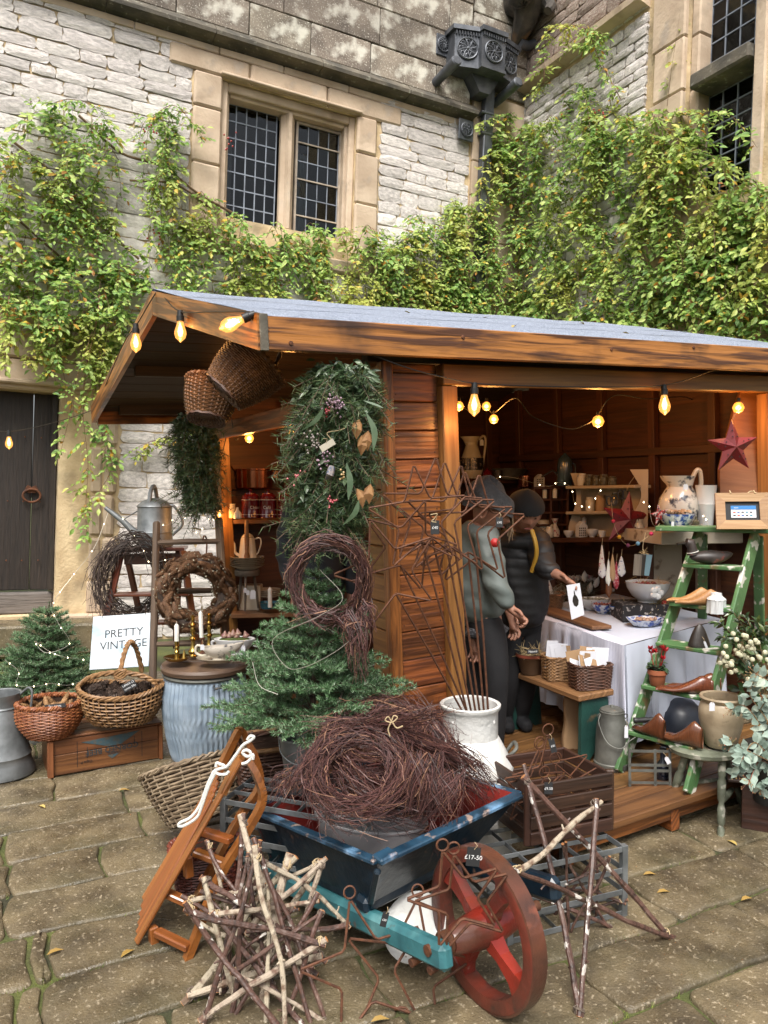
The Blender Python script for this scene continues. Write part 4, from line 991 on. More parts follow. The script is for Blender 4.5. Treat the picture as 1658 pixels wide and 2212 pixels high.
def onface(x,y,z=0):return I@fm@M.Translation((x,y,z))
MB().prism([(.16,.158),(.46,.176),(.36,.118),(.3,.115)],.0012,onface(0,0,.0)).build('stencil_panel',m_blue2,t,smooth=False)
MB().prism([(.29,.068),(.35,.07),(.315,.046)],.0012,onface(0,0,.0)).build('stencil_panel',m_blue2,t,smooth=False)
m_sten=mat('stencil ink',(.02,.045,.06),rough=.7)
text('lettering','CORNED BEEF',.042,onface(.315,.1,.0018)@M.Rotation(PI+.03,4,'Z'),m_sten,t,.0003)
text('lettering',"COOK'S",.017,onface(.325,.078,.0016)@M.Rotation(PI+.03,4,'Z'),m_sten,t,.0003)
text('lettering','Cape P',.02,onface(.185,.052,.0012)@M.Rotation(PI+.03,4,'Z'),m_ink,t,.0003)
for a,b in(((.14,.03),(.14,.165)),((.47,.03),(.47,.17)),((.19,.07),(.19,.13)),((.43,.1),(.43,.15))):
    MB().bar((a[0],a[1],0),(b[0],b[1],0),.0025,.001).build('stencil_line',m_ink,t,onface(0,0,.0),smooth=False)
# red basket of small cones
cone_s=cone_mesh('pine_cone',m_cone,.06,.017,8,8,3);m_palecone=mat('pale spruce cones',(.42,.24,.1),(.22,.11,.045),rough=.7,scale=(70,70,70),rnd=.2);cone_p=cone_mesh('pine_cone',m_palecone,.075,.015,9,8,4);cone_d=cone_mesh('pine_cone',m_conedark,.085,.034,8,9,5)
def cones(root_c,r,n,me,z,lb,grp,asp=1,lay=.3):
    for i in range(n):
        a=rnd(0,2*PI);q=r*math.sqrt(R.random());m_=M.Translation(root_c+V((q*math.cos(a),q*asp*math.sin(a),z+rnd(0,.02))))@M.Rotation(rnd(0,6.28),4,'Z')@M.Rotation(rnd(.6,1.6),4,'Y')@M.Rotation(rnd(0,6),4,'Z')
        tag(ob('pine_cone',me,None,m_),lb,'pine cone',grp)
s=3.98/F;c=P(108,1588,3.98);t=thing('wicker_basket','small round red wicker basket full of pale cones','basket',c);bf=bfn(43*s,65*s,74*s,.92,2.2,12*s)
weave(bf,21,30,1.75*s,1.6*s,1.5*s,rim=(4.2*s,22,3)).build('weave',[m_wickred,m_basketshade],t)
cones(c,44*s,26,cone_p,50*s,'pale tan spruce cone heaped in the small red basket','cones in the red basket')
def slate(name,label,u,v,d,w,h,lines,yaw=0,rz=0,sz=.3):
    s=d/F;t=thing(name,label,'slate sign',P(u,v,d));w*=s;h*=s;m_=M.Rotation(yaw,4,'Z')@M.Rotation(rz,4,'Y')@M.Rotation(PI/2-.15,4,'X')
    MB().box((0,0,0),(w,h,.004),None,.0008).build('slate',m_slate,t,m_,smooth=False)
    for i,l in enumerate(lines):text('lettering',l,h*sz*1.3,m_@M.Translation((0,h*(.25-.45*i if len(lines)>1 else 0),.0024)),m_chalk,t,.0002)
slate('slate_label','little slate label lettered in chalk in the small red basket',119,1525,3.86,46,9,['fire cones'],0,-.1,.6)
# trug with handle
s=4.1/F;c=P(264,1556,4.1);t=thing('wicker_trug','honey coloured willow trug with a tall twisted handle and big dark cones','basket',c)
bf=bfn(62*s,90*s,66*s,.78,2.3,10*s,lift=lambda t_,th:(14*s*abs(math.cos(th))**2*t_))
mb=weave(bf,9,42,1.9*s,2.0*s,1.8*s,rim=(4*s,16,3));mb.build('weave',[m_wick,m_basketshade],t)
mb=MB()
for k in range(3):mb.tube([V((84*s*math.cos(th),-22*s+3.5*s*math.cos(9*th+k*2.1),76*s+34*s*math.sin(th)+3.5*s*math.sin(9*th+k*2.1)))for th in[PI*i/40 for i in range(41)]],3.0*s,6)
mb.build('hoop',m_wick,t)
mb=MB()
for k in range(3):mb.tube([V((17*s+3*s*math.cos(th*9+k*2.1)+(-12+24*i/48)*s,-24*s+70*s*i/48+0*s,108*s+68*s*math.sin(th)**.75+3*s*math.sin(th*9+k*2.1)-(12*s*i/48)))for i,th in[(i,PI*i/48)for i in range(49)]],3.2*s,6)
mb.build('handle',m_wick,t)
kn=MB()
for k in range(5):kn.tube([V((5*s,-24*s,108*s))+V((12*s*math.cos(a),5*s*math.sin(a),9*s*math.sin(a+k*.8)))for a in[i*2*PI/16 for i in range(16)]],2.4*s,5,closed=True)
kn.build('binding',m_wick,t)
cones(c,55*s,22,cone_d,56*s,'large dark pine cone heaped in the handled willow trug','cones in the willow trug',.6)
slate('slate_label','tilted slate label stuck among dark cones in the trug',279,1481,3.98,30,18,['LARGE £2','cones 50p'],.3,-.45,.26)
# small spruce with fairy lights
t=thing('spruce_tree','small bushy spruce tree with fairy lights by the oak door','tree',P(88,1520,4.55));base=P(92,1530,4.55)
spruce(t,base,.64,.34,10,15,.026,2.2,.0017,m_spruce,(.05,0),.2,shape=.6)
LT('plant_pot','dark pot holding the small spruce behind the zinc jug','pot',90,1630,4.55,[(36,0),(44,90),(46,100),(42,100),(38,90),(0,88)],m_zincd)
# painted sign
a_,b_,c_=P(196,1333,4.62),P(321,1325,4.62),P(199,1447,4.5);t=thing('painted_sign','white wooden sign reading PRETTY VINTAGE on a pale blue wash','sign',c_);ex2=(b_-a_);w=ex2.length;hgt=(a_-c_).length;n2=ex2.cross(a_-c_).normalized()
n2=n2 if n2.y<0 else-n2;sm_=fmtx(a_.lerp(b_,.5).lerp(c_+ex2*.5,.5),ex2,n2)
m_sign=mat('painted blue wash',(.6,.67,.73),(.33,.52,.66),rough=.45,scale=(6,8,6),detail=3,ramp=(.5,.7),bump=.25,bscale=14)
MB().box((0,0,0),(w,hgt,.012),None,.003).build('board',m_sign,t,INV[t.name]@sm_,smooth=False)
text('lettering','PRETTY',.068,INV[t.name]@sm_@M.Translation((.018,.048,.0066))@M.Rotation(.03,4,'Z'),m_ink,t,.0004)
text('lettering','VINTAGE',.068,INV[t.name]@sm_@M.Translation((.02,-.022,.0066))@M.Rotation(.03,4,'Z'),m_ink,t,.0004)
for x in(-.12,.14):MB().tube([V((x,hgt/2-.02,.008)),V((x+.005,hgt/2+.01,.01)),V((x+.01,hgt/2+.05,.03))],.0012,4).build('hanging_wire',m_iron,t,INV[t.name]@sm_)
# red step ladder with the watering can
t=thing('step_ladder','dark red wooden step ladder behind the painted sign','ladder',G(330,1560));I=INV[t.name]
def sl(nm,a,b,w,h,m=m_redwood,up=(0,0,1)):boxo(nm,I@V(a),I@V(b),w,h,m,t,up=up)
D5=5.0
sl('top_board',P(262,1186,D5),P(402,1184,D5+.05),.2,.022)
sl('rail',P(262,1192,D5-.08),P(214,1400,D5-.3),.045,.022);sl('rail',P(395,1190,D5-.05),P(425,1400,D5-.25),.045,.022);sl('rail',P(272,1192,D5+.1),P(318,1400,D5+.3),.045,.022);sl('rail',P(386,1190,D5+.12),P(380,1400,D5+.35),.045,.022)
for v in(1284,1345):sl('step',P(250-(v-1284)*.2,v,D5-.2),P(410,v-2,D5-.18),.1,.02)
sl('apron',P(268,1208,D5-.05),P(396,1206,D5),.016,.07)
t=thing('watering_can','grey galvanised watering can standing on the red step ladder','watering can',P(335,1180,D5));s=D5/F
MB().lathe([(r*s,h*s)for r,h in[(37,0),(37,30),(38,31),(37,33),(36,84),(38,86),(37,88),(26,98),(10,104),(0,105)]],32).build('body',m_zinc,t)
MB().tube([V((-34,-6,22))*s,V((-66,-12,56))*s,V((-101,-16,84))*s],[9*s,6.5*s,4.5*s],10).build('spout',m_zinc,t)
MB().tube(spline([V((-4,-30,84))*s,V((-4,-16,118))*s,V((-2,0,130))*s,V((-2,16,118))*s,V((-2,28,88))*s],6),4.5*s,8).build('carrying_handle',m_zinc,t)
MB().tube(spline([V((30,0,90))*s,V((44,0,84))*s,V((60,0,50))*s,V((38,0,24))*s],6),3*s,8).build('back_handle',m_zinc,t)
MB().tube([V((-34,-2,78))*s,V((-62,-8,60))*s],1.2*s,5).build('spout_brace',m_zinc,t)
# dark twig wreath hung on the step ladder
t=thing('twig_wreath','shaggy dark twig wreath hanging on the red step ladder','wreath',P(285,1330,4.85));mb=MB();s=4.85/F;c=P(286,1248,4.85)
twigring(mb,c,(1,.25,0),(0,.1,1),62*s,20*s,520,.0026,(.5,1.4),1.3,.1,1.25);wpart(mb,'twigs',m_twigdark,t,kind='stuff')
# split-ash ladder with the pine cone wreath
t=thing('ash_ladder','rustic split-wood ladder with round rungs leaning by the gable','ladder',G(410,1640));I=INV[t.name]
def rl(a,b,w=.045):boxo('rail',I@V(a),I@V(b),w,.035,m_oldwood,t,up=(0,1,0),bev=.01,jit=.002)
rl(P(338,1126,4.72),P(326,1590,4.3),.04);rl(P(472,1118,4.78),P(500,1590,4.34))
for(u0,u1,v)in((340,474,1172),(338,480,1278),(332,488,1391),(330,494,1490)):
    q=(v-1120)/470;d0=4.72-.42*q;MB().tube([I@P(u0-4,v+1,d0),I@P((u0+u1)/2,v-2,d0),I@P(u1+4,v-3,d0+.05)],[.014,.019,.014],8).build('rung',m_oldwood,t)
MB().tube([I@p for p in spline([P(438,1166,4.6),P(440,1158,4.66),P(446,1164,4.7),P(446,1190,4.66),P(442,1240,4.5)],4)],.005,6).build('iron_hook',m_iron,t)
t=thing('pine_cone_wreath','thick brown wreath made of pine cones hung on the rustic ladder','wreath',P(423,1370,4.45));s=4.45/F;c=P(423,1281,4.45);I=INV[t.name]
wpart(MB().tube([c+V((64*s*math.cos(a),0,66*s*math.sin(a)))for a in[2*PI*i/32 for i in range(32)]],19*s,10,closed=True),'ring',m_conedark,t)
cone_w=cone_mesh('pine_cone',m_cone,.088,.02,11,9,8)
for i in range(170):
    a=i*2.39996+rnd(-.1,.1);ph=rnd(PI*.85,PI*2.15);rr=18*s;tdir=V((-math.sin(a),0,math.cos(a)))*R.choice((1,1,-1));o_=V((math.cos(a),0,math.sin(a)))
    p=c+V((64*s*math.cos(a),0,66*s*math.sin(a)))+(o_*math.cos(ph)+V((0,1,0))*math.sin(ph))*rr
    d=(tdir+o_*rnd(-.7,.7)+V((0,rnd(-.5,.1),0))).normalized();mt=M.Translation(p-d*.04)@rot_to(d).to_4x4()@M.Rotation(PI/2,4,'Y')@M.Scale(rnd(.8,1.15),4)
    ob('pine_cone',cone_w,t,I@mt)
lf=MB()
for i in range(260):
    a=rnd(0,2*PI);ph=rnd(PI,2*PI);o_=V((math.cos(a),0,math.sin(a)));p=c+o_*64*s+(o_*math.cos(ph)+V((0,1,0))*math.sin(ph))*27*s;lf.leaf(p,rv(1),rv(1),rnd(.008,.018),.008)
wpart(lf,'lichen',mat('grey lichen',(.3,.27,.2),rough=.9,island=[(0,(.2,.19,.13)),(1,(.42,.38,.28))]),t,smooth=False,kind='stuff')
# dolly tub with its wooden lid
s=4.2/F;t=thing('dolly_tub','ribbed blue grey zinc dolly tub under a wooden lid','wash tub',P(444,1628,4.2))
m_tub=mat('chalky zinc',(.38,.47,.57),(.25,.33,.42),rough=.55,metal=.25,scale=(10,10,10),detail=6,spots=((.13,.17,.22),7,.55,.72,.6),bump=.15,bscale=30)
tp=[(0,72),(.1,76),(.3,84),(.55,90),(.75,91),(.9,87),(1,84)]
def trad(t_):
    for(a,ra),(b,rb)in zip(tp,tp[1:]):
        if t_<=b:return ra+(rb-ra)*(t_-a)/(b-a)
    return tp[-1][1]
def tub(a,b):
    ph=.45*max(0,1-abs(b-.5)/.07)+.45*max(0,1-abs(b-.34)/.06);k=48;rr=trad(b)+1.5*math.cos(k*a*2*PI+ph*5)*(1 if .04<b<.96 else .1)
    return(rr*s*math.cos(2*PI*a),rr*s*math.sin(2*PI*a),b*178*s)
MB().sheet(tub,288,44,closed_u=True).build('body',m_tub,t)
MB().tube([V((86*s*math.cos(a),86*s*math.sin(a),180*s))for a in[i*2*PI/40 for i in range(40)]],4.5*s,6,closed=True).build('rim',m_zincd,t)
MB().tube([V((38,-84,172))*s,V((40,-90,166))*s,V((70,-62,168))*s,V((72,-56,174))*s],3*s,6).build('handle',m_zinc,t)
m_lid=wood('worn lid',(.16,.1,.065),(.06,.035,.024),rough=.5,along=3,across=26,bump=.4,spots=((.2,.075,.035),5,.56,.7,.7))
lid=thing('tub_lid','worn round wooden lid lying on the dolly tub','lid',P(444,1446,4.2));s=4.2/F
MB().lathe([(88*s,0),(93*s,2*s),(95*s,10*s),(92*s,16*s),(0,17*s)],40).build('disc',m_lid,lid);MB().box((0,10*s,17.5*s),(170*s,26*s,3*s),None,.002).build('batten',m_lid,lid,smooth=False)
# ---- things standing on the lid (its top at about v 1428)
def candle(mb,x,z0,z1,r,s,tilt=0):mb.lathe([(r*s,z0*s),(r*s,(z1-4)*s),(r*.5*s,z1*s),(.4*s,(z1+1)*s),(.3*s,(z1+6)*s),(0,(z1+6)*s)],12)
dz=4.1;s=dz/F
t=thing('chamber_candlestick','brass chamber stick with a dished base and short white candle','candlestick',P(382,1425,dz));MB().lathe([(r*s,h*s)for r,h in[(22,0),(28,5),(29,7),(26,6),(6,2),(5,6),(4.5,16),(6,18),(4,21),(5.5,26),(4,30),(5.5,34),(5.5,41),(4.5,41),(4.5,36),(0,36)]],28).build('body',m_brass,t)
MB().lathe([(6*s,3*s),(.6*s,22*s),(0,22*s)],10,M.Translation((16*s,0,0))).build('snuffer',m_brass,t)
mb=MB();candle(mb,0,38,78,5.2,s);tag(mb.build('candle',m_wax,None,M.Translation(P(382,1425,dz))),'short white candle in the brass chamber stick','candle')
cs=[(12,0),(12,3),(9,6),(11,12),(7,16),(5,24),(4,34),(8,40),(4,44),(3.5,50),(6,58),(4,64),(7,70),(3.5,74),(4,84),(6,88),(6,90),(4,90),(0,88)]
LT('brass_candlestick','tall turned brass candlestick without candle, left of the tall white candle','candlestick',417,1418,4.25,cs,m_brass);LT('brass_candlestick','tall turned brass candlestick tied with a white tag, right of the tall white candle','candlestick',452,1408,4.35,[(r*.95,h*.92)for r,h in cs],m_brass)
LT('iron_candle_holder','small dark iron candle holder on the tub lid','candlestick',437,1412,4.2,[(10,0),(9,3),(3,5),(3,30),(6,33),(6,36),(4,36),(0,34)],m_iron)
mb=MB();candle(mb,0,34,92,4.6,4.2/F);tag(mb.build('candle',m_wax,None,M.Translation(P(437,1412,4.2))@M.Rotation(-.04,4,'Y')),'tall thin white candle standing among the brass candlesticks','candle')
s=4.08/F
LT('oval_saucer','oval cream saucer under the gravy boat on the tub lid','saucer',470,1430,4.08,[(24,0),(26,2),(46,9),(47,11),(44,10),(26,5),(0,4)],m_cream,sy=.6)
t=thing('gravy_boat','cream gravy boat with dark floral print and a loop handle','gravy boat',P(472,1424,4.05));s=4.05/F
def gb(a,b):
    th=2*PI*a;r=(13+22*math.sin(b*PI*.55));z=3+25*b+9*b**3*max(0,math.cos(th))**2;x=r*math.cos(th)*(1+.55*b*max(0,math.cos(th))**3);return(x*s,r*.55*math.sin(th)*s,z*s)
MB().sheet(gb,28,8,closed_u=True).build('body',m_printed,t);MB().lathe([(14*s,0),(12*s,4*s),(0,5*s)],20,None,1,.6).build('foot',m_cream,t)
MB().tube(spline([V((-30,0,26))*s,V((-46,0,30))*s,V((-50,0,16))*s,V((-38,0,8))*s,V((-24,0,10))*s],6),3*s,8).build('handle',m_cream,t)
ptag(t,437,1398,3.98,9,12)
t=thing('planted_tureen','white oval tureen planted with sprouting bulbs and moss','tureen',P(507,1412,4.28));s=4.28/F
MB().lathe([(r*s,h*s)for r,h in[(26,0),(24,5),(30,10),(40,22),(45,33),(43,34),(38,30),(0,29)]],36,None,1,.62,wob=lambda a,i:1+(.012*math.cos(40*a)if i in(3,4)else 0)).build('bowl',m_white,t)
for sx_ in(-1,1):MB().tube(spline([V((43*sx_,0,28))*s,V((50*sx_,0,26))*s,V((48*sx_,0,17))*s,V((40*sx_,0,18))*s],4),2.5*s,6).build('handle',m_white,t)
m_mossd=mat('cushion moss',(.06,.09,.02),(.12,.15,.03),rough=.9,scale=(60,60,60),bump=1,bscale=150);blob_=MB();blob_.lathe([(38*s,28*s),(30*s,34*s),(0,37*s)],24,None,1,.6);blob_.build('moss',m_mossd,t)
m_bulb=mat('purple bulbs',(.25,.1,.11),(.4,.26,.18),rough=.5,scale=(50,50,50))
for x,z in((-22,34),(-4,37),(8,38),(26,34),(2,33),(-12,32)):MB().lathe([(0,0),(7*s,2*s),(8*s,6*s),(4*s,11*s),(1.5*s,16*s),(0,17*s)],10,M.Translation((x*s,rnd(-6,2)*s,z*s))@M.Rotation(rnd(-.3,.3),4,'Y')).build('bulb',m_bulb,t)
ptag(t,525,1400,4.05,9,13)
# ================================================================ shelf seen through the gable end
t=thing('wall_shelf','wide wooden shelf carrying the red canisters in the gable','shelf',P(560,1300,5.3));I=INV[t.name];dS=5.12
boxo('shelf_board',I@P(487,1126,dS+.06),I@P(680,1123,dS+.2),.2,.03,m_shelf,t);boxo('shelf_board',I@P(498,1325,dS-.02),I@P(680,1321,dS+.1),.24,.03,m_shelf,t)
MB().lathe([(.012,0),(.02,.03),(.012,.06),(.016,.14),(.012,.27)],12,I@M.Translation(P(533,1212,5.02))).build('turned_support',m_shelf,t)
boxo('bracket',I@P(494,1330,5.2),I@P(494,1460,5.2),.04,.04,m_shelf,t,up=(0,1,0));boxo('bracket',I@P(660,1328,5.3),I@P(660,1450,5.3),.04,.04,m_shelf,t,up=(0,1,0))
b0_=P(482,1119,5.28);t=thing('wooden_box','old wooden box behind the red canisters holding up a copper pan','box',b0_);crate_box(t,b0_,P(640,1117,5.38)-b0_,(-.2,1,0),.5,.16,.2,m_inner,2,.012,.002);boxo('lid',INV[t.name]@(b0_+V((0,.07,.2))),INV[t.name]@(b0_+V((.49,.17,.2))),.17,.012,m_inner,t)
t=thing('copper_pan','shiny copper pan with a tag on top of the wooden box','pan',P(550,1055,5.3));s=5.3/F;MB().lathe([(r*s,h*s)for r,h in[(36,0),(38,2),(39,38),(41,40),(41,41.5),(38,41),(37,4),(0,3)]],36).build('body',m_copper,t)
for sx_ in(-1,1):MB().tube(spline([V((38*sx_,-6,36))*s,V((48*sx_,-5,46))*s,V((52*sx_,0,48))*s,V((48*sx_,5,46))*s,V((38*sx_,6,36))*s],4),1.8*s,6).build('handle',m_iron,t)
ptag(t,595,1025,5.2,9,14,mat('brown tag',(.3,.16,.09),rough=.8))
m_oxblood=mat('oxblood enamel',(.13,.006,.01),(.09,.004,.008),rough=.16,scale=(5,5,5),coat=.6)
for u,wd,r0,lb in((541,'Chicoree',19.5,'oxblood enamel canister lettered Chicoree, leftmost of the three'),(579,'Café',18.5,'oxblood enamel canister lettered Cafe, middle of the three'),(618,'Sucre',18,'oxblood enamel canister lettered Sucre, nearest the garland')):
    t=thing('enamel_canister',lb,'canister',P(u,1118,5.06),group='French kitchen canisters');s=5.06/F;MB().lathe([(r*s,h*s)for r,h in[(r0,0),(r0,3),(r0-.6,4),(r0-.6,38),(r0,39),(r0,41),(r0-2,43)]],30).build('body',m_oxblood,t)
    MB().lathe([(r*s,h*s)for r,h in[(r0-1,42),(r0-1,46),(r0*.62,51),(r0*.6,53),(3,54),(2.5,56),(4,59),(0,61)]],24).build('lid',m_oxblood,t)
    for z in(7,38.5):MB().tube([V(((r0+.1)*s*math.cos(a),(r0+.1)*s*math.sin(a),z*s))for a in[i*2*PI/30 for i in range(30)]],.55*s,4,closed=True).build('white_line',m_white,t)
    me_=text('lettering',wd,9.5*s,M.Identity(4),m_white,t,.0002,'LEFT' if wd[0]=='C' and wd[1]=='h' else 'CENTER').data
    off=0 if wd[1]!='h' else 2*s
    for v_ in me_.vertices:  # wrap the word round the tin
        x,y,z=v_.co;a=(x+off)/(r0*s)-PI/2;v_.co=((r0-.2+z/s)*s*math.cos(a),(r0-.2+z/s)*s*math.sin(a),y+22*s)
t=LT('stoneware_bottle','small cream stoneware jar with printed label beside the canisters','jar',502,1119,5.04,[(7,0),(8,2),(8,20),(6,24),(6,29),(7,30),(7,31),(0,31)],m_cream)
LT('pottery_funnel','white pottery funnel standing on the shelf before the canisters','funnel',513,1120,4.98,[(9,0),(9.5,3),(8,12),(3,18),(2.2,24),(0,24)],m_white)
t,s=jug('coffee_pot','tall cream enamel coffee pot with curved spout below the shelf','coffee pot',535,1206,5.1,[(21,0),(20,2),(18,20),(15,42),(14,45),(13,47),(10,51),(3,55),(2,58),(0,60)],m_cream,([(15,42),(26,44),(29,34),(24,16),(19,8)],1.5))
MB().tube(spline([V((-17,0,6))*s,V((-27,0,12))*s,V((-29,0,30))*s,V((-36,0,42))*s],5),[4*s-i*.12*s for i in range(16)],8).build('spout',m_cream,t);MB().tube([V((13.5*s*math.cos(a),13.5*s*math.sin(a),46*s))for a in[i*.3 for i in range(21)]],.5*s,4,closed=True).build('rim_line',m_iron,t)
for k in range(6):LT('dinner_plate','white plate in the stack under the cream coffee pot','plate',534,1226-k*3.6,5.08,[(18,0),(20,1),(37,5.4),(37.5,6),(36,5.6),(20,2),(0,2)]if k else[(16,-6),(20,-3),(37,5.4),(37.5,6),(36,5.6),(20,2),(0,2)],m_cream,group='stack of white plates')
t=thing('milking_stool','small dark wooden stool under the stack of plates','stool',P(534,1316,5.08));s=5.08/F;MB().lathe([(26*s,74*s),(27*s,76*s),(27*s,85*s),(25*s,87*s),(0,87*s)],20).build('seat',m_grain,t)
for a in(.6,2.6,4.7):MB().tube([V((16*s*math.cos(a),16*s*math.sin(a),76*s)),V((26*s*math.cos(a),26*s*math.sin(a),0))],[3.2*s,2.4*s],8).build('leg',m_grain,t)
t=thing('enamel_bin','cream square enamel tin with white tags beneath the stool','tin',P(541,1316,5.2));s=5.2/F;MB().box((0,0,27*s),(48*s,40*s,54*s),None,.006).build('body',m_cream,t,smooth=False)
for u,v in((529,1275),(535,1280),(546,1284)):ptag(t,u,v,4.98,7 if u<540 else 12,11 if u<540 else 20)
LT('enamel_pan','small teal blue enamel dish on the lower shelf','dish',581,1314,5.05,[(17,0),(19,3),(21,13),(22,14),(20,14),(17,3),(0,2)],mat('teal enamel',(.02,.12,.17),rough=.2,coat=.4))
mb=MB();mb.lathe([(4.5*.0031,0),(4.5*.0031,.12),(.003,.13),(0,.135)],12);tag(mb.build('candle',m_wax,None,M.Translation(P(583,1312,4.98))),'plain white pillar candle on the lower shelf by the spruce','candle')
for k in range(4):LT('dinner_plate','plate stacked in shadow at the end of the lower shelf','plate',578,1290-k*4,5.25,[(18,0),(20,1),(28,5),(28,6),(20,2),(0,2)],m_cream,group='stack of plates on the lower shelf')
# ================================================================ wheelbarrow group in front of the stall corner
m_bluep=mat('worn blue paint',(.006,.021,.038),(.003,.012,.022),rough=.38,scale=(9,9,9),detail=6,bump=.25,bscale=35,spots=((.16,.09,.06),22,.66,.74,.8),spots2=((.03,.09,.17),6,.6,.76,.6),coat=.15)
m_bluerim=mat('scuffed bright blue rim',(.025,.075,.13),(.006,.026,.05),rough=.4,scale=(12,12,12),spots=((.42,.3,.24),24,.6,.68,.8),spots2=((.2,.38,.6),9,.55,.7,.7))
m_redp=mat('barrow inside red',(.2,.016,.012),(.1,.01,.008),rough=.45,scale=(8,8,8),spots=((.1,.05,.04),20,.62,.7,.6))
m_teal=mat('worn teal paint',(.055,.22,.24),(.03,.12,.14),rough=.45,scale=(10,10,10),bump=.3,bscale=40,spots=((.2,.42,.42),7,.55,.72,.7),spots2=((.12,.08,.06),26,.66,.73,.8))
m_wheel=mat('red painted wheel',(.3,.025,.014),(.13,.024,.015),rough=.3,scale=(7,7,7),detail=7,bump=.3,bscale=40,spots=((.13,.055,.035),6,.5,.68,.8),spots2=((.5,.4,.3),40,.7,.76,.7),coat=.2)
m_rimred=mat('dull red rim',(.15,.03,.018),(.08,.026,.018),rough=.35,scale=(7,7,7),detail=7,bump=.3,bscale=40,spots=((.3,.04,.02),5,.52,.7,.6),spots2=((.04,.025,.02),18,.62,.72,.7),coat=.15)
m_rim=mat('rust brown tyre',(.13,.045,.026),(.07,.03,.02),rough=.33,scale=(12,12,12),bump=.2,bscale=60,spots=((.35,.1,.05),14,.62,.74,.6),coat=.15)
bar=thing('wheelbarrow','old blue wooden wheelbarrow with teal shafts and a red spoked wheel','wheelbarrow',G(1085,2185));I=INV[bar.name]
A,B,Cc=P(815,1866,2.22),P(1121,1720,2.586),P(538,1749,2.82);Dd=B+(Cc-A)+V((.02,-.03,.03))
e=(B-A).normalized();dvec=(Cc-A).normalized()
a_=P(801,1951,2.30);b_=a_+e*.43+V((0,0,.01));c_=Cc+e*.06-dvec*.04-V((0,0,.19));d_=c_+e*.44
def panel(nm,q,m_out,m_in,th=.02):  # q: top0, top1, bottom1, bottom0, seen from outside
    q=[V(x)for x in q];n=(q[1]-q[0]).cross(q[3]-q[0]).normalized();cen=(A+B+Cc+Dd+a_+b_+c_+d_)/8
    if n.dot(q[0]-cen)<0:n=-n
    mb=MB();vs_=[I@x for x in q]+[I@(x-n*th)for x in q];L=(q[1]-q[0]).length;uv=[(0,.2),(L,.2),(L,0),(0,0)]*2
    mb.add(vs_,[(0,1,2,3)],uv);mb.m=1;mb.add(vs_,[(7,6,5,4)],uv);mb.m=0;mb.add(vs_,[(0,4,5,1),(1,5,6,2),(2,6,7,3),(3,7,4,0)],uv)
    me=mb.mesh(nm,[m_out,m_in],False);bm_=bmesh.new();bm_.from_mesh(me);bmesh.ops.remove_doubles(bm_,verts=bm_.verts,dist=1e-5);bmesh.ops.recalc_face_normals(bm_,faces=bm_.faces);bm_.to_mesh(me);bm_.free();return ob(nm,me,bar)
panel('side_panel',(A,Cc,c_,a_),m_bluep,m_redp);panel('front_panel',(A,B,b_,a_),m_bluep,m_redp);panel('side_panel',(B,Dd,d_,b_),m_bluep,m_redp);panel('tail_panel',(Cc,Dd,d_,c_),m_bluep,m_redp)
MB().add([I@x for x in(a_,b_,d_,c_)]+[I@(x-V((0,0,.02)))for x in(a_,b_,d_,c_)],[(0,1,2,3),(7,6,5,4),(0,4,5,1),(1,5,6,2),(2,6,7,3),(3,7,4,0)]).build('bed',m_bluep,bar,smooth=False)
for p0,p1,w in((A,Cc,.034),(A,B,.04),(B,Dd,.034),(Cc,Dd,.03)):boxo('rim_rail',I@(V(p0)+V((0,0,.006))),I@(V(p1)+V((0,0,.006))),w,.016,m_bluerim,bar,bev=.004)
boxo('corner_cap',I@(A+e*-.004+V((0,0,.012))),I@(A+e*.06+V((0,0,.014))),.05,.02,m_bluerim,bar,bev=.005)
boxo('corner_iron',I@(A-V((0,0,.02))),I@(a_+V((0,0,.004))),.02,.02,m_bluep,bar,up=(0,1,0))
# shafts
s0=P(949,2060,2.07);s1=P(617,1904,2.71);sd_=(s1-s0).normalized();f0=s0+e*.44+V((0,0,.01));
for q in(s0,f0):
    boxo('shaft',I@(q-sd_*.04),I@(q+sd_*1.25),.05,.075,m_teal,bar,bev=.016)if q is s0 else boxo('shaft',I@(q-sd_*.05),I@(q+sd_*1.2),.05,.075,m_bluep,bar,bev=.016)
boxo('shaft_block',I@(s0+sd_*.34+V((0,0,.055))-e*.025),I@(s0+sd_*.34+V((0,0,.055))+e*.4),.06,.05,m_bluep,bar,bev=.012)
for q in(s0+sd_*.02-V((0,0,.045)),s0+sd_*.1-V((0,0,.05))):MB().tube([I@(q-e*.02),I@(q+e*.03)],.012,10).build('axle_bolt',m_iron,bar)
# wheel: rim, four spokes, hub, axle
wc=(s0+f0)/2+V((0,0,.0));wr=.226;wc.z=.226;ee=V((.835,.55,0)).normalized();wd=V((-ee.y,ee.x,0));wc=wc+V((-.035,-.02,0))
ax_m=fmtx(wc,wd,ee)  # local z = axle
wm_=I@ax_m
mb=MB();pr=[(wr-.044,-.024),(wr-.012,-.028),(wr-.006,-.025),(wr-.006,.025),(wr-.012,.028),(wr-.044,.024),(wr-.044,-.024)]
mb.lathe(pr,56,cap=False);mb.build('rim',m_rimred,bar,wm_)
MB().lathe([(wr-.006,-.026),(wr,-.024),(wr,.024),(wr-.006,.026)],56,cap=False).build('tyre',m_rim,bar,wm_)
MB().lathe([(0,-.13),(.032,-.13),(.04,-.11),(.05,-.05),(.056,0),(.05,.05),(.04,.11),(.032,.13),(0,.13)],20).build('hub',m_wheel,bar,wm_)
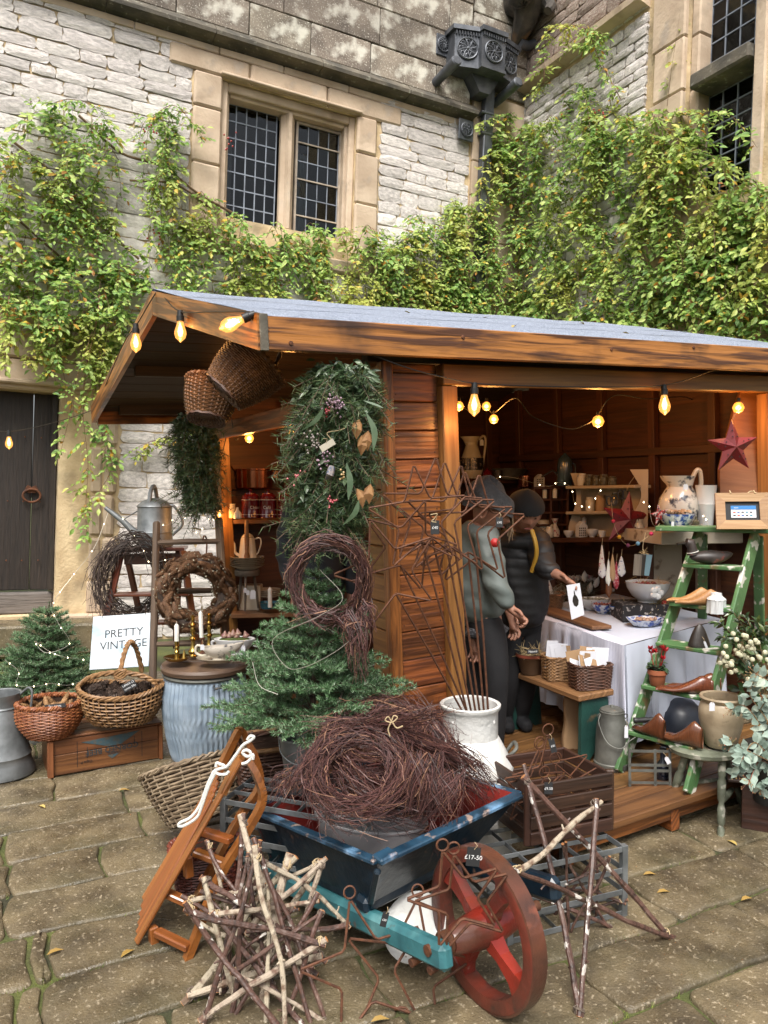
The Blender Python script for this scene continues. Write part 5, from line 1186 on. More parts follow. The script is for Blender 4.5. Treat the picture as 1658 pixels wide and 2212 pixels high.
MB().tube([wm_@V((0,0,-.21)),wm_@V((0,0,.21))],.016,10).build('axle',m_iron,bar);MB().lathe([(.028,-.16),(.034,-.155),(.034,-.135),(.028,-.13)],16).build('axle_collar',m_iron,bar,wm_);MB().lathe([(.028,.13),(.034,.135),(.034,.16),(.028,.165)],16).build('axle_collar',m_iron,bar,wm_)
for k in range(4):
    a=k*PI/2+.55;dd=V((math.cos(a),math.sin(a),0));w_=V((-dd.y,dd.x,0));mb=MB();q=[]
    for r_,hw,hz in((.03,.022,.026),(.09,.015,.018),(.15,.022,.016),(wr-.036,.04,.019)):q.append([wm_@(dd*r_+w_*hw*sx+V((0,0,hz*sz)))for sx,sz in((-1,-1),(1,-1),(1,1),(-1,1))])
    o=0
    for ring in q:mb.v+=ring
    for i in range(3):
        for j in range(4):f=(i*4+j,i*4+(j+1)%4,i*4+4+(j+1)%4,i*4+4+j);mb.face(f,[(i*.06,0),(i*.06,.03),(i*.06+.06,.03),(i*.06+.06,0)])
    mb.build('spoke',m_wheel,bar,smooth=False)
# zinc bath and the wreaths heaped in the barrow
m_bath=mat('pale zinc bath',(.48,.47,.47),(.33,.32,.33),rough=.5,metal=.35,scale=(5,5,3),detail=6,spots=((.24,.22,.23),4,.52,.7,.5))
t=thing('zinc_bath','pale oval zinc bath with a side handle inside the wheelbarrow','bath tub',P(800,1880,2.56));s=2.5/F;bc=P(800,1865,2.58);rz_=math.atan2(e.y,e.x)
bmx=M.Rotation(-.35,4,'Z');off=bc-P(800,1880,2.56)
MB().lathe([(r*s,h*s)for r,h in[(100,0),(105,3),(118,60),(130,104),(134,106),(134,110),(130,111),(126,104),(112,50),(0,46)]],44,M.Translation(off)@bmx,1,.62).build('body',m_bath,t)
h0=V((0,0,0));Iq=INV[t.name]
MB().tube(spline([Iq@P(716,1776,2.36),Iq@P(722,1764,2.33),Iq@P(770,1768,2.33),Iq@P(792,1772,2.34),Iq@P(796,1782,2.37)],5),6*s,8).build('handle',m_zinc,t);MB().lathe([(0,0),(12*s,0),(11*s,3*s),(0,4*s)],16,Iq@M.Translation(P(791,1780,2.365))@M.Rotation(PI/2,4,'X')).build('handle_plate',m_zinc,t)
def wreath(name,label,c,d,ax,ay,R0,r0,n,tr=.0016,sq=1,droop=0,flare=.8,cat='wreath',m=m_twig,extra=()):
    s=d/F;t=thing(name,label,cat,P(c[0],c[1],d));mb=MB();cc=P(c[0],c[1],d);twigring(mb,cc,ax,ay,R0*s,r0*s,n,tr,(.5,1.6),flare,droop*s,sq)
    for u0,v0,u1,v1,k,sp2 in extra:  # loose trailing twigs
        for i in range(k):
            p0=P(u0+rnd(-sp2,sp2),v0+rnd(-12,12),d-r0*s*rnd(.6,1));p1=P(u1+rnd(-sp2,sp2)*1.2,v1+rnd(-35,20),d-r0*s*rnd(.7,1.4))
            mid=p0.lerp(p1,.5)+V((rnd(-.03,.03),rnd(-.03,.0),rnd(-.0,.03)));mb.tube(spline([p0,mid,p1],4),[tr,tr,tr,tr*.9,tr*.8,tr*.7,tr*.6,tr*.5,tr*.4],3,cap=False)
            if R.random()<.6:mb.tube([mid,mid+(p1-p0)*.2+rv(.02)],tr*.6,3,cap=False)
    wpart(mb,'twigs',m,t,kind='stuff');return t
wreath('twig_wreath','large reddish birch twig wreath leaning at the front of the wheelbarrow',(770,1664),2.44,(1,.12,0),(0,.8,.6),90,29,620,.0014,1,4,1.6,extra=[(960,1670,940,1775,60,46),(690,1690,640,1725,20,30),(620,1680,600,1720,26,22),(920,1630,910,1750,60,40),(950,1770,930,1850,8,22)])
wreath('twig_wreath','broad birch twig wreath piled at the back of the wheelbarrow',(852,1630),2.62,(1,.1,-.2),(0,.83,.55),114,36,900,.0015,1,12,1.5,extra=[(1000,1680,1040,1735,40,25),(900,1560,960,1545,20,40),(790,1560,700,1575,20,50),(960,1610,1050,1700,50,30),(720,1590,900,1556,60,40),(640,1700,740,1600,50,30),(850,1580,1020,1680,60,30),(640,1660,600,1720,30,20)])
wreath('twig_wreath','twig wreath lying on top of the heap with a twine bow',(806,1588),2.66,(1,.2,0),(0,1,.3),90,28,460,.0014,1,10,1.7)
tw=thing('twine_bow','pale raffia bow tied on the heaped twig wreaths','bow',P(846,1560,2.45))
for pts in([(845,1558),(838,1548),(832,1556),(846,1560),(858,1550),(850,1546),(845,1558)],[(845,1558),(838,1575),(842,1590)],[(846,1558),(856,1572),(870,1568)]):wpart(MB().tube(spline([P(u,v,2.42)for u,v in pts],4),.0022,5),'loop' if len(pts)>3 else 'tail',m_string2,tw)
# spruce in its bucket
t=thing('spruce_tree','blue green spruce tree in a metal bucket by the stall corner','tree',P(672,1640,2.9));
spruce(t,P(672,1606,2.9),.72,.41,11,12,.026,2.8,.0018,m_spruce,(.03,.02),.16,shape=.95)
s=2.86/F;t=thing('metal_bucket','shiny galvanised bucket holding the blue green spruce','bucket',P(655,1700,2.86));MB().lathe([(r*s,h*s)for r,h in[(34,0),(36,2),(52,112),(55,113),(55,117),(50,116),(46,90),(0,88)]],32).build('body',m_zinc,t)
MB().tube(spline([V((-54,0,108))*s,V((-40,-40,84))*s,V((0,-60,70))*s,V((40,-40,84))*s,V((54,0,108))*s],6),1.5*s,6).build('handle',m_zinc,t)
wreath('twig_wreath','thin round twig wreath hung on the tip of the middle spruce',(712,1252),2.66,(1,-.1,0),(0,-.05,1),74,19,430,.0017,1.14,0,.7,extra=[(765,1320,775,1460,44,22),(765,1340,770,1410,34,30),(735,1335,760,1390,30,24),(700,1330,640,1350,6,20),(790,1300,800,1370,20,12)])
# milk churn
t=thing('milk_churn','chipped white milk churn holding rusty wire stars','churn',P(1014,1884,2.95));s=2.95/F;m_enamel=mat('chipped white paint',(.78,.78,.76),(.68,.67,.63),rough=.35,scale=(7,7,7),bump=.35,bscale=45,spots=((.2,.1,.05),32,.7,.74,.85),coat=.1)
tl=M.Rotation(.05,4,'Y')
MB().lathe([(r*s,h*s)for r,h in[(88,0),(91,4),(91,200),(94,203),(94,209),(91,212),(91,234),(94,236),(94,243),(92,248),(64,300),(60,305),(60,358),(63,364),(66,368),(66,374),(62,376),(58,373),(56,316),(70,260),(0,250)]],44,M.Translation((0,0,0))).build('body',m_enamel,t)
for sx_ in(-1,1):MB().tube(spline([V((80*sx_,-16,262))*s,V((98*sx_,-16,280))*s,V((98*sx_,14,284))*s,V((80*sx_,14,262))*s],5),4*s,8).build('handle',m_zincd,t)
text('embossing','C C O U',.05,M.Translation((.06,-91.6*s,222*s))@M.Rotation(PI/2,4,'X'),m_enamel,t,.0015)
for sx_ in(-.8,.9):MB().lathe([(0,0),(4*s,0),(4*s,4*s),(0,5*s)],10,M.Translation((57*s*math.sin(sx_),-57*s*math.cos(sx_),345*s))@M.Rotation(PI/2,4,'X')).build('lug',m_enamel,t)
# rusty wire stars on stakes
def star_pts(ro,ri,a0=PI/2,n=5):return[((ro if i%2==0 else ri)*math.cos(a0+PI*i/n),(ro if i%2==0 else ri)*math.sin(a0+PI*i/n))for i in range(2*n)]
def wire_star(label,u,v,d,ro,rot=0,yaw=0,tilt=0,stake=None,ring=False,group='rusty wire stars',ri=.42,wr=.0039,name='wire_star',cat='star'):
    s=d/F;c=P(u,v,d);t=thing(name,label,cat,c,group=group);m_=M.Rotation(yaw,4,'Z')@M.Rotation(tilt,4,'X');pts=[m_@V((x*s,0,y*s))for x,y in star_pts(ro,ro*ri,PI/2+rot)]
    soft=[]
    for i,p in enumerate(pts):  # bent, not mitred, corners
        a,b=pts[i-1],pts[(i+1)%10];soft+=[p.lerp(a,.06),p.lerp(b,.06)]
    MB().tube(soft,wr,6,closed=True).build('outline',m_rust,t)
    if stake:q=P(*stake);k=min(pts,key=lambda p:(p+c-q).length if True else 0);MB().tube([m_@V((0,0,-ro*ri*s))if False else pts[5],(pts[5]+(q-c))/2+V((.004,0,0)),q-c],wr*1.1,6).build('stake',m_rust,t)
    if ring:top=pts[0];MB().tube([top+m_@V((13*s*math.cos(a),0,13*s+13*s*math.sin(a)))for a in[i*2*PI/18 for i in range(18)]],wr*.8,5,closed=True).build('hanging_ring',m_rust,t)
    return t
stk=[(1000+9*k,1540,2.93+.012*k)for k in range(8)]
W=[(905,1120,2.74,118,.12,.25,.05,'leftmost tall wire star overlapping the garland edge'),(935,1110,2.80,124,-.05,.3,0,'wire star carrying a black price tag'),(962,1122,2.84,126,.02,.32,0,'wire star just right of the tagged star'),(985,1128,2.88,126,-.08,.36,.02,'wire star crossing the light opening post'),
     (1008,1140,2.92,124,.05,.38,0,'wire star in front of the grey jacket'),(1030,1150,2.95,128,-.02,.4,.03,'rightmost tall wire star with a small tag')]
for k,(u,v,d,ro,rot,yaw,ti,w_)in enumerate(W):
    t=wire_star('tall rusty '+w_,u,v,d,ro,rot,yaw,ti,stk[k+1])
    if k==1:ptag(t,939,1139,2.72,19,30,m_slate,'£40','slate_tag',0,m_chalk);MB().tube([INV[t.name]@p for p in spline([P(930,1112,2.73),P(944,1110,2.71),P(938,1120,2.72),P(932,1126,2.72),P(942,1128,2.72)],4)],.0022,5).build('raffia_tie',m_string2,t)
    if k==5:ptag(t,1078,1128,2.84,15,22,m_slate,'£40','slate_tag',0,m_chalk)
wire_star('low rusty wire star left of the corner post below the garland',838,1235,2.72,122,.35,.2,.1,stk[0]);wire_star('rusty wire star tilted flat behind the others over the corner boards',880,1180,2.78,112,-.3,.1,.35,stk[1])
# wire stars standing on the paving before the barrow
F1=[(845,2085,2.18,138,.35,.35,-.25,'bottom'),(890,2060,2.28,132,.1,.3,-.2,'')]
t=wire_star('rusty wire star with ring and slate tag leaning at the front of the teal shaft',790,2095,2.16,150,.18,.25,-.3,None,True,'wire stars round the barrow wheel')
ptag(t,830,1985,2.08,14,34,m_slate,'£20','slate_tag',.25,m_chalk)
wire_star('rusty wire star with ring lying lowest in front of the wheelbarrow',880,2100,2.2,152,-.22,.15,-.35,None,True,'wire stars round the barrow wheel')
t=wire_star('rusty wire star propped against the red wheel',985,1940,2.02,112,.28,.1,.0,None,True,'wire stars round the barrow wheel');ptag(t,1022,1850,1.95,30,42,m_slate,'£17-50','slate_tag',.1,m_chalk)
wire_star('second rusty wire star hooked behind the red wheel spokes',1005,1948,2.06,112,.24,.1,.0,None,True,'wire stars round the barrow wheel')
# white basin lying under the shaft
LT('enamel_basin','white enamel basin tipped on the paving behind the teal shaft','basin',905,2075,2.36,[(38,0),(46,3),(72,24),(75,26),(74,28),(69,25),(42,6),(0,5)],m_enamel).matrix_world=M.Translation(P(905,2010,2.36))@M.Rotation(-.85,4,'Z')@M.Rotation(.75,4,'X')@M.Rotation(.2,4,'Y')
# sled with white rope
m_sled=wood('varnished ash',(.32,.105,.025),(.17,.05,.012),rough=.28,along=2,across=30,bump=.2,coat=.4,rnd=.12)
t=thing('wooden_sled','varnished wooden sled standing on its tail with a white rope','sled',G(340,2060));I=INV[t.name]
def sb(nm,a,b,w,h,up=(-.75,-.55,.35)):boxo(nm,I@V(a),I@V(b),w,h,m_sled,t,up=up,bev=.004)
for k in range(6):
    f=k/5;sb('seat_slat',P(294+16*f,2036-92*f,2.46+.2*f),P(450+26*f+(70 if k==0 else 34 if k==5 else 0),1738-66*f-(98 if k==0 else 66 if k==5 else 0),2.58+.2*f),.028,.013)
for pts in([(388,2112,2.36),(420,2030,2.42),(470,1900,2.5),(530,1800,2.56),(566,1730,2.6),(556,1680,2.62),(534,1640,2.63),(524,1626,2.62),(516,1640,2.6),(480,1712,2.56)],[(392,2004,2.62),(430,1930,2.68),(470,1850,2.72),(520,1760,2.76),(560,1700,2.78),(552,1640,2.78),(532,1600,2.78),(520,1577,2.77),(508,1592,2.75),(470,1670,2.7)]):
    sp3=spline([I@P(*q)for q in pts],4);mb=MB()
    for p0,p1 in zip(sp3,sp3[1:]):mb.bar(p0,p1+(p1-p0)*.08,.022,.03,up=(.6,-1,0))
    mb.build('runner',m_sled,t,smooth=False)
for a,b in(((338,2012,2.47),(408,2046,2.4)),((352,1925,2.52),(418,1955,2.5)),((436,1795,2.62),(500,1815,2.56)),((420,1840,2.6),(500,1870,2.56))):sb('cross_bar',P(*a),P(*b),.035,.022,(0,0,1))
for q in((330,2000,2.48),(404,1850,2.56)):sb('post',P(*q),P(q[0]+4,q[1]+44,q[2]),.03,.03)
m_rope=mat('white cotton rope',(.76,.75,.7),rough=.8,scale=(200,200,200),bump=.3,bscale=300)
for nm,pts in(('rope',[(534,1598),(540,1590),(548,1592),(540,1600),(524,1610),(508,1632),(490,1655),(470,1662),(462,1675),(450,1700),(436,1740),(425,1765),(400,1782),(386,1784),(390,1776),(412,1765),(432,1738),(448,1695),(462,1665)]),('rope_loop',[(466,1656),(468,1648),(474,1650),(484,1654),(476,1660),(464,1664),(472,1672),(488,1672),(494,1666)]),('rope_knot',[(522,1650),(534,1646),(542,1636),(540,1624),(530,1620),(524,1626),(534,1634),(546,1630),(546,1640)])):
    MB().tube([I@p for p in spline([P(u,v,2.5)for u,v in pts],5)],.0052,7).build(nm,m_rope,t)
# large grey willow basket lying behind the sled
s=3.1/F;t=thing('wicker_hamper','big grey willow basket lying tilted behind the sled','basket',P(440,1770,3.1));bm2=M.Rotation(-.3,4,'Y')@M.Rotation(-.38,4,'X')
bf=bfn(70*s,116*s,120*s,.75,2.4,4*s);weave(bf,15,24,3.4*s,2.4*s,2.6*s,seg=2,rim=(4.5*s,20,2),slant=1.2*s).build('weave',[m_wickgrey,m_basketshade],t,bm2)
s=3.2/F;t=thing('wicker_hamper','dark square wicker hamper with pale rim behind the bucket','basket',P(590,1760,3.15));weave(bfn(70*s,78*s,160*s,.8,5),22,30,2.6*s,2*s,1.8*s,rim=(5*s,22,3)).build('weave',[m_wickdark,m_basketshade],t,M.Rotation(.35,4,'Z'))
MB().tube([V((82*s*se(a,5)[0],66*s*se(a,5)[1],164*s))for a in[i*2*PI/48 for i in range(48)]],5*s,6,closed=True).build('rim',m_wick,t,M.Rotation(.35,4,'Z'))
s=2.75/F;t=thing('wicker_basket','low red brown wicker basket under the sled','basket',G(445,1925));weave(bfn(62*s,78*s,105*s,.7,3),17,26,2.4*s,2*s,1.7*s,rim=(5*s,20,3)).build('weave',[mat('oxblood willow',(.2,.045,.025),(.1,.022,.014),rough=.45,scale=(30,30,30)),m_basketshade],t,M.Rotation(.3,4,'Z'))
# galvanised bottle crates
def bottle_crate(label,O,ex,ey,w,dp,h,tiers,nx,m=m_zinc,nm='bottle_crate'):
    t=thing(nm,label,'crate',O);I=INV[t.name];O,ex,ey=V(O),V(ex).normalized(),V(ey).normalized();Z=V((0,0,1))
    def b2(n_,a,b,W,H,up=(0,0,1)):boxo(n_,I@a,I@b,W,H,m,t,up=up,bev=.001)
    for i,j in((0,0),(1,0),(0,1),(1,1)):b2('corner_post',O+ex*w*i+ey*dp*j,O+ex*w*i+ey*dp*j+Z*h,.022,.022,ey)
    for k in range(tiers):
        z=Z*(h*(k+.15)/(tiers-.7))if k<tiers-1 else Z*(h-.012)
        for j in(0,1):b2('band',O+ey*(dp*j)+z-ey*.006*(1-2*j),O+ex*w+ey*dp*j+z-ey*.006*(1-2*j),.003,.02);b2('band',O+ex*w*j+z,O+ex*w*j+ey*dp+z,.003,.02)
        if k in(0,tiers-1):
            for i in range(1,nx):b2('divider',O+ex*w*i/nx+z,O+ex*w*i/nx+ey*dp+z,.003,.016)
            for i in range(1,4):b2('divider',O+ey*dp*i/4+z+Z*.004,O+ex*w+ey*dp*i/4+z+Z*.004,.003,.016)
    return t
o1=P(484,1846,2.78);bottle_crate('galvanised bottle crate between the sled and the blue barrow',V((o1.x,o1.y,.14)),(.9,-.35,0),(.3,.95,0),.4,.3,.22,4,4)
o2=G(1345,1976);bottle_crate('galvanised bottle crate on the paving under the dark wooden crate',V((o2.x,o2.y,0)),(-.93,-.37,0),(-.37,.93,0),.46,.36,.25,4,5)
# dark crate with wire hangers
oc=P(1322,1830,2.72);t=thing('wooden_crate','dark brown slatted crate of wire stars behind the birch star','crate',V((oc.x,oc.y,.26)));m_darkcr=wood('dark crate boards',(.06,.024,.012),(.024,.01,.006),rough=.55,along=2,across=20,bump=.5,spots=((.16,.07,.035),8,.62,.74,.5))
crate_box(t,V((oc.x,oc.y,.26)),(-.93,-.37,0),(-.37,.93,0),.34,.3,.22,m_darkcr,4,.014,.01);I=INV[t.name]
for q in(0,.34):boxo('corner_post',I@(V((oc.x,oc.y,.26))+V((-.93,-.37,0))*q+V((-.37,.93,0))*.02),I@(V((oc.x,oc.y,.48))+V((-.93,-.37,0))*q+V((-.37,.93,0))*.02),.03,.02,m_darkcr,t,up=(0,1,0))
for k,(u,v,d,ro,ro_,yaw,lb)in enumerate([(1190,1680,2.72,100,.15,.3,'wire star with ring and slate tag standing up in the dark crate'),(1150,1700,2.7,88,-.1,.5,'wire star with ring at the left of the dark crate'),(1158,1705,2.74,88,-.05,.5,'wire star with ring second from left in the dark crate'),(1235,1720,2.78,90,.5,.2,'wire star lying over the right side of the dark crate'),(1170,1745,2.68,70,.0,.4,'low wire star deep in the dark crate')]):
    t=wire_star('rusty '+lb,u,v,d,ro,ro_,yaw,.1,None,True,'wire stars in the dark crate',wr=.0028)
    if k==0:ptag(t,1193,1610,2.62,13,32,m_slate,'£20','slate_tag',-.25,m_chalk)
    if k==4:ptag(t,1184,1702,2.6,18,26,m_slate,'£9.50','slate_tag',0,m_chalk)
# birch stick stars
m_birch=mat('birch bark',(.42,.35,.26),(.16,.095,.06),rough=.7,coord='UV',scale=(45,20,1),detail=8,ramp=(.48,.66),bump=.5,bscale=60,rnd=.12,hue=.01,spots=((.06,.035,.03),60,.6,.66,.8))
m_cherry=mat('dark cherry bark',(.11,.055,.04),(.045,.024,.018),rough=.45,coord='UV',scale=(60,14,1),ramp=(.45,.65),bump=.4,bscale=80,rnd=.2,spots=((.66,.62,.56),22,.62,.655,.95),spots2=((.24,.16,.125),9,.55,.7,.5))
m_cut=mat('cut wood',(.6,.27,.1),(.42,.17,.06),rough=.7,scale=(60,60,60))
def stick(root,p0,p1,r,m,tw=True):
    I=INV[root.name];p0,p1=V(p0),V(p1);L=(p1-p0).length;n=max(6,int(L/.05));pts=[];rs=[];j=rv(.016);k2=rv(.009)
    for i in range(n+1):
        t_=i/n;pts.append(I@(p0.lerp(p1,t_)+j*math.sin(PI*t_)+k2*math.sin(2.3*PI*t_)+rv(.0018)));rs.append(r*(1.08-.2*t_)*(1+.08*math.sin(i*2.1)+(.22 if R.random()<.12 else 0)))
    mb=MB();mb.tube(pts,rs,8,cap=False);mb.m=1;d0=(pts[1]-pts[0]).normalized();d1=(pts[-1]-pts[-2]).normalized()
    mb.tube([pts[0]-d0*.001,pts[0]],[rs[0]*.98,rs[0]],8);mb.tube([pts[-1],pts[-1]+d1*.001],[rs[-1],rs[-1]*.98],8);mb.m=0
    for k in range(R.choice((1,2,2,3))if tw else 0):
        q=R.randrange(1,n);mb.tube([pts[q],pts[q]+(d1*.5+rv(1)).normalized()*rnd(.015,.03)],[r*.5,r*.35],6)
    mb.build('stick',[m,m_cut],root)
def tie(root,p,r):
    I=INV[root.name];mb=MB()
    for k in range(4):a=rv(1).normalized();b=a.orthogonal().normalized();c2=a.cross(b);mb.tube([I@(V(p)+(b*math.cos(t_)+c2*math.sin(t_))*r*rnd(1.1,1.5))for t_ in[i*2*PI/10 for i in range(10)]],.0018,4,closed=True)
    mb.build('twine_tie',m_string2 if R.random()<.3 else mat('grey twine',(.17,.13,.1),rough=.9),root)
def birch_star(label,vts,r,mats,group='birch stick stars',order=(0,2,4,1,3)):
    r*=.7;vts=[V(p)+rv(.035 if 'heap' in label else .012)for p in vts]
    t=thing('birch_star',label,'star',min((V(p)for p in vts),key=lambda p:p.z),group=group)
    for k in range(5):
        a,b=V(vts[order[k]]),V(vts[order[(k+1)%5]]);ex_=(b-a)*rnd(.02,.09);off=V((0,-r*.9*(k%2),0));stick(t,a-ex_+off,b+ex_+off,r*rnd(.85,1.15),mats[k%len(mats)])
    for v_ in vts:tie(t,v_,r*1.3)
    return t
q=[P(*zF(200,35),2.5),P(*zF(630,175),2.48),P(*zF(1050,905),2.5),G(*zF(500,1410))+V((0,0,.01)),P(*zF(145,572),2.2)]
birch_star('big star of white flecked birch sticks propped right of the barrow wheel',q,.0125,[m_cherry,m_cherry,m_birch,m_cherry,m_cherry])
q=[P(*zF(470,330),2.62),P(*zF(690,690),2.66),P(*zF(640,960),2.6),P(*zF(420,1040),2.55),P(*zF(340,560),2.6)]
q=[P(*zF(zx,zy),2.6)for zx,zy in((440,330),(760,880),(330,640),(740,600),(430,1060))];q=[P(*zF(500+260*math.cos(a),700+330*math.sin(a)),2.56)for a in[-1.9+i*2*PI/5 for i in range(5)]]
birch_star('smaller dark twig star behind the big birch star',q,.008,[m_cherry])
q=[P(*zF(560+240*math.cos(a),760+300*math.sin(a)),2.64)for a in[-1.3+i*2*PI/5 for i in range(5)]];birch_star('dark twig star hidden behind the other two stars right of the wheel',q,.007,[m_cherry])
def circ(cu,cv,ru,rv_,a0,d,tilt=.0,n=5):
    out=[]
    for i in range(n):
        a=a0+i*2*PI/n;y=rv_*math.sin(a);out.append(P(cu+ru*math.cos(a),cv+y,d-tilt*y/rv_))
    return out
HE=[('tallest birch star at the back of the left heap',(560,1975,170,190,-PI/2-.25,2.36,.1),.012,[m_birch,m_cherry,m_birch,m_birch,m_cherry]),('pale birch star with thick white sticks at the left of the heap',(545,2030,165,195,-PI/2+.45,2.26,.1),.014,[m_birch,m_birch,m_cherry,m_birch]),
      ('dark barked star in the middle of the left heap',(575,2035,130,220,-PI/2-.1,2.2,.1),.011,[m_cherry,m_cherry,m_birch,m_cherry,m_cherry]),('birch star leaning lowest in front of the left heap',(545,2065,140,215,-PI/2+.25,2.13,.1),.011,[m_birch,m_cherry,m_cherry,m_birch,m_cherry]),
      ('birch star poking out toward the teal shaft',(640,1965,110,120,-PI/2+.6,2.3,.05),.011,[m_birch,m_birch,m_birch,m_cherry]),('small birch star lying behind the left heap by the sled',(500,1960,105,130,-PI/2-.5,2.38,.05),.01,[m_cherry,m_birch,m_birch]),
      ('slim dark twig star squeezed inside the left heap',(530,2000,110,170,-PI/2+.1,2.3,.1),.008,[m_cherry]),('slim speckled star nearest the bottom edge of the picture',(610,2090,100,190,-PI/2-.35,2.17,.08),.009,[m_cherry,m_birch,m_cherry])]
for lb,args,r,ms in HE:birch_star(lb,circ(*args),r,ms)
# ================================================================ inside the stall: table, bench and goods
m_cloth=mat('white cotton cloth',(.56,.6,.7),(.5,.53,.63),rough=.85,scale=(2,2,2),bump=.1,bscale=300)
m_ging=mat('lilac gingham',(.66,.68,.76),rough=.85)
_nt=m_ging.node_tree;_N=_nt.nodes;_tc=_N.new('ShaderNodeTexCoord');_b=_N['Principled BSDF']
def _wave(axis):
    w=_N.new('ShaderNodeTexWave');w.bands_direction=axis;w.wave_profile='SIN';w.inputs['Scale'].default_value=26;_nt.links.new(_tc.outputs['UV'],w.inputs['Vector']);return w
_w1,_w2=_wave('X'),_wave('Y');_ad=_N.new('ShaderNodeMath');_nt.links.new(_w1.outputs['Fac'],_ad.inputs[0]);_nt.links.new(_w2.outputs['Fac'],_ad.inputs[1])
_mr=_N.new('ShaderNodeMapRange');_mr.inputs[1].default_value=.5;_mr.inputs[2].default_value=1.6;_nt.links.new(_ad.outputs[0],_mr.inputs[0]);_mx=_N.new('ShaderNodeMix');_mx.data_type='RGBA';_mx.inputs[6].default_value=(.42,.42,.55,1);_mx.inputs[7].default_value=(.68,.7,.77,1);_nt.links.new(_mr.outputs[0],_mx.inputs[0]);_nt.links.new(_mx.outputs[2],_b.inputs['Base Color'])
TZ=.66
tq=[sp_(1350,1395,2,TZ),sp_(1125,1320,2,TZ),sp_(1560,1338,2,TZ)];tq.append(tq[1]+tq[2]-tq[0])
ta,tb,tc_,td=tq  # near corner, far-left, right, far-right
t=thing('trestle_table','trestle table hidden under a white cloth inside the stall','table',mtx=SF@M.Translation((ta.x,ta.y,.1)));I=INV[t.name]@SF
tm=MB();tm.add([I@(q-V((0,0,.012)))for q in(ta,tc_,td,tb)]+[I@(q-V((0,0,.035)))for q in(ta,tc_,td,tb)],[(0,1,2,3),(7,6,5,4),(0,4,5,1),(1,5,6,2),(2,6,7,3),(3,7,4,0)]);tm.build('top',m_shelf,t,smooth=False)
cen_=(ta+tb+tc_+td)/4
for q in tq:p=q.lerp(cen_,.12);boxo('leg',I@V((p.x,p.y,.1)),I@V((p.x,p.y,TZ-.036)),.045,.045,m_shelf,t,up=(0,1,0))
def drape(path,z0,z1,fn,nu=90,nv=14,amp=.018,out=.03):  # cloth falling from a path of table edge points (local)
    P2=[V(q)for q in path];ls=[0]
    for a,b in zip(P2,P2[1:]):ls.append(ls[-1]+(b-a).length)
    def f(u,v):
        s_=u*ls[-1];k=max(i for i in range(len(ls)-1)if ls[i]<=s_+1e-9);q=P2[k].lerp(P2[k+1],(s_-ls[k])/max(ls[k+1]-ls[k],1e-6));o=(q-cen_);o.z=0;o=o.normalized()
        fold=(math.sin(s_*42+1.7*math.sin(s_*9))+.5*math.sin(s_*71))*amp*v**.7
        return SF@(V((q.x,q.y,z0+(z1(u)-z0)*v))+o*(out*v**.6+fold+.006))
    return f,ls[-1]
cl=MB();f,L=drape([tb,ta,tc_,td],TZ+.003,lambda u:.16+.03*math.sin(u*7),None);cl.sheet(f,130,14)
cl.sheet(lambda u,v:SF@(ta.lerp(tc_,u).lerp(tb.lerp(td,u),v)+V((0,0,.004+.002*math.sin(u*11+v*7)))),16,16);tag(cl.build('tablecloth',m_cloth),'plain white cloth draped over the trestle table','tablecloth')
def gf(u,v):  # gingham laid over the left edge
    e0=tb.lerp(ta,.02+.97*u);o=(e0-cen_);o.z=0;o=o.normalized();inn=.1;L=.36+.02*math.sin(u*9)
    s_=v*(inn+L)
    if s_<inn:q=e0-o*(inn-s_)+V((0,0,.009))
    else:w=(s_-inn)/L;q=e0+V((0,0,.008-(s_-inn)))+o*(.012+.035*w**.6+.016*w**.7*math.sin(u*40+2*math.sin(u*13))+.008*w*math.sin(u*90))
    return SF@q
gm_=MB();gm_.sheet(gf,110,18);tag(gm_.build('gingham_cloth',m_ging),'lilac gingham cloth hanging over the left edge of the table','tablecloth')
def TD(u,v,z=TZ+.008):return SW(u,v,2,z).y
m_pod=mat('dried pods',(.2,.2,.15),rough=.8,island=[(0,(.1,.1,.07)),(.5,(.22,.22,.17)),(1,(.4,.38,.3))]);m_redbits=mat('dried red fruit',(.3,.05,.05),rough=.6,island=[(0,(.2,.03,.03)),(.6,(.4,.09,.09)),(1,(.55,.35,.25))]);m_nut=mat('dark nuts',(.07,.05,.04),rough=.6,island=[(0,(.04,.03,.025)),(.7,(.16,.13,.1)),(1,(.4,.36,.28))]);m_straw=mat('straw',(.5,.37,.18),rough=.8,island=[(0,(.35,.24,.1)),(1,(.62,.48,.26))])
def bits(root,c,r,n,sz,m,h=.0,asp=1,nm='contents'):
    mb=MB()
    for i in range(n):
        a=rnd(0,2*PI);q=r*math.sqrt(R.random());mb.lathe([(0,-sz),(sz*.8,-sz*.4),(sz,0),(sz*.7,sz*.7),(0,sz)],6,M.Translation(c+V((q*math.cos(a),q*asp*math.sin(a),h+rnd(0,sz*1.5))))@M.Rotation(rnd(0,3),4,'X')@M.Diagonal((1,rnd(.5,1),rnd(.8,1.6),1)))
    o=mb.build(nm,m,root);o['kind']='stuff';return o
def straw(root,c,r,n,L,m=m_straw,nm='straw',up=.5):
    mb=MB()
    for i in range(n):
        p=c+V((rnd(-r,r),rnd(-r,r),rnd(0,.01)));d=V((rnd(-1,1),rnd(-1,1),rnd(-.1,up*2))).normalized()*L*rnd(.5,1.2);mb.tube([p,p+d*.5+rv(.004),p+d-V((0,0,L*.15))],.0009,3,cap=False)
    o=mb.build(nm,m,root);o['kind']='stuff';return o
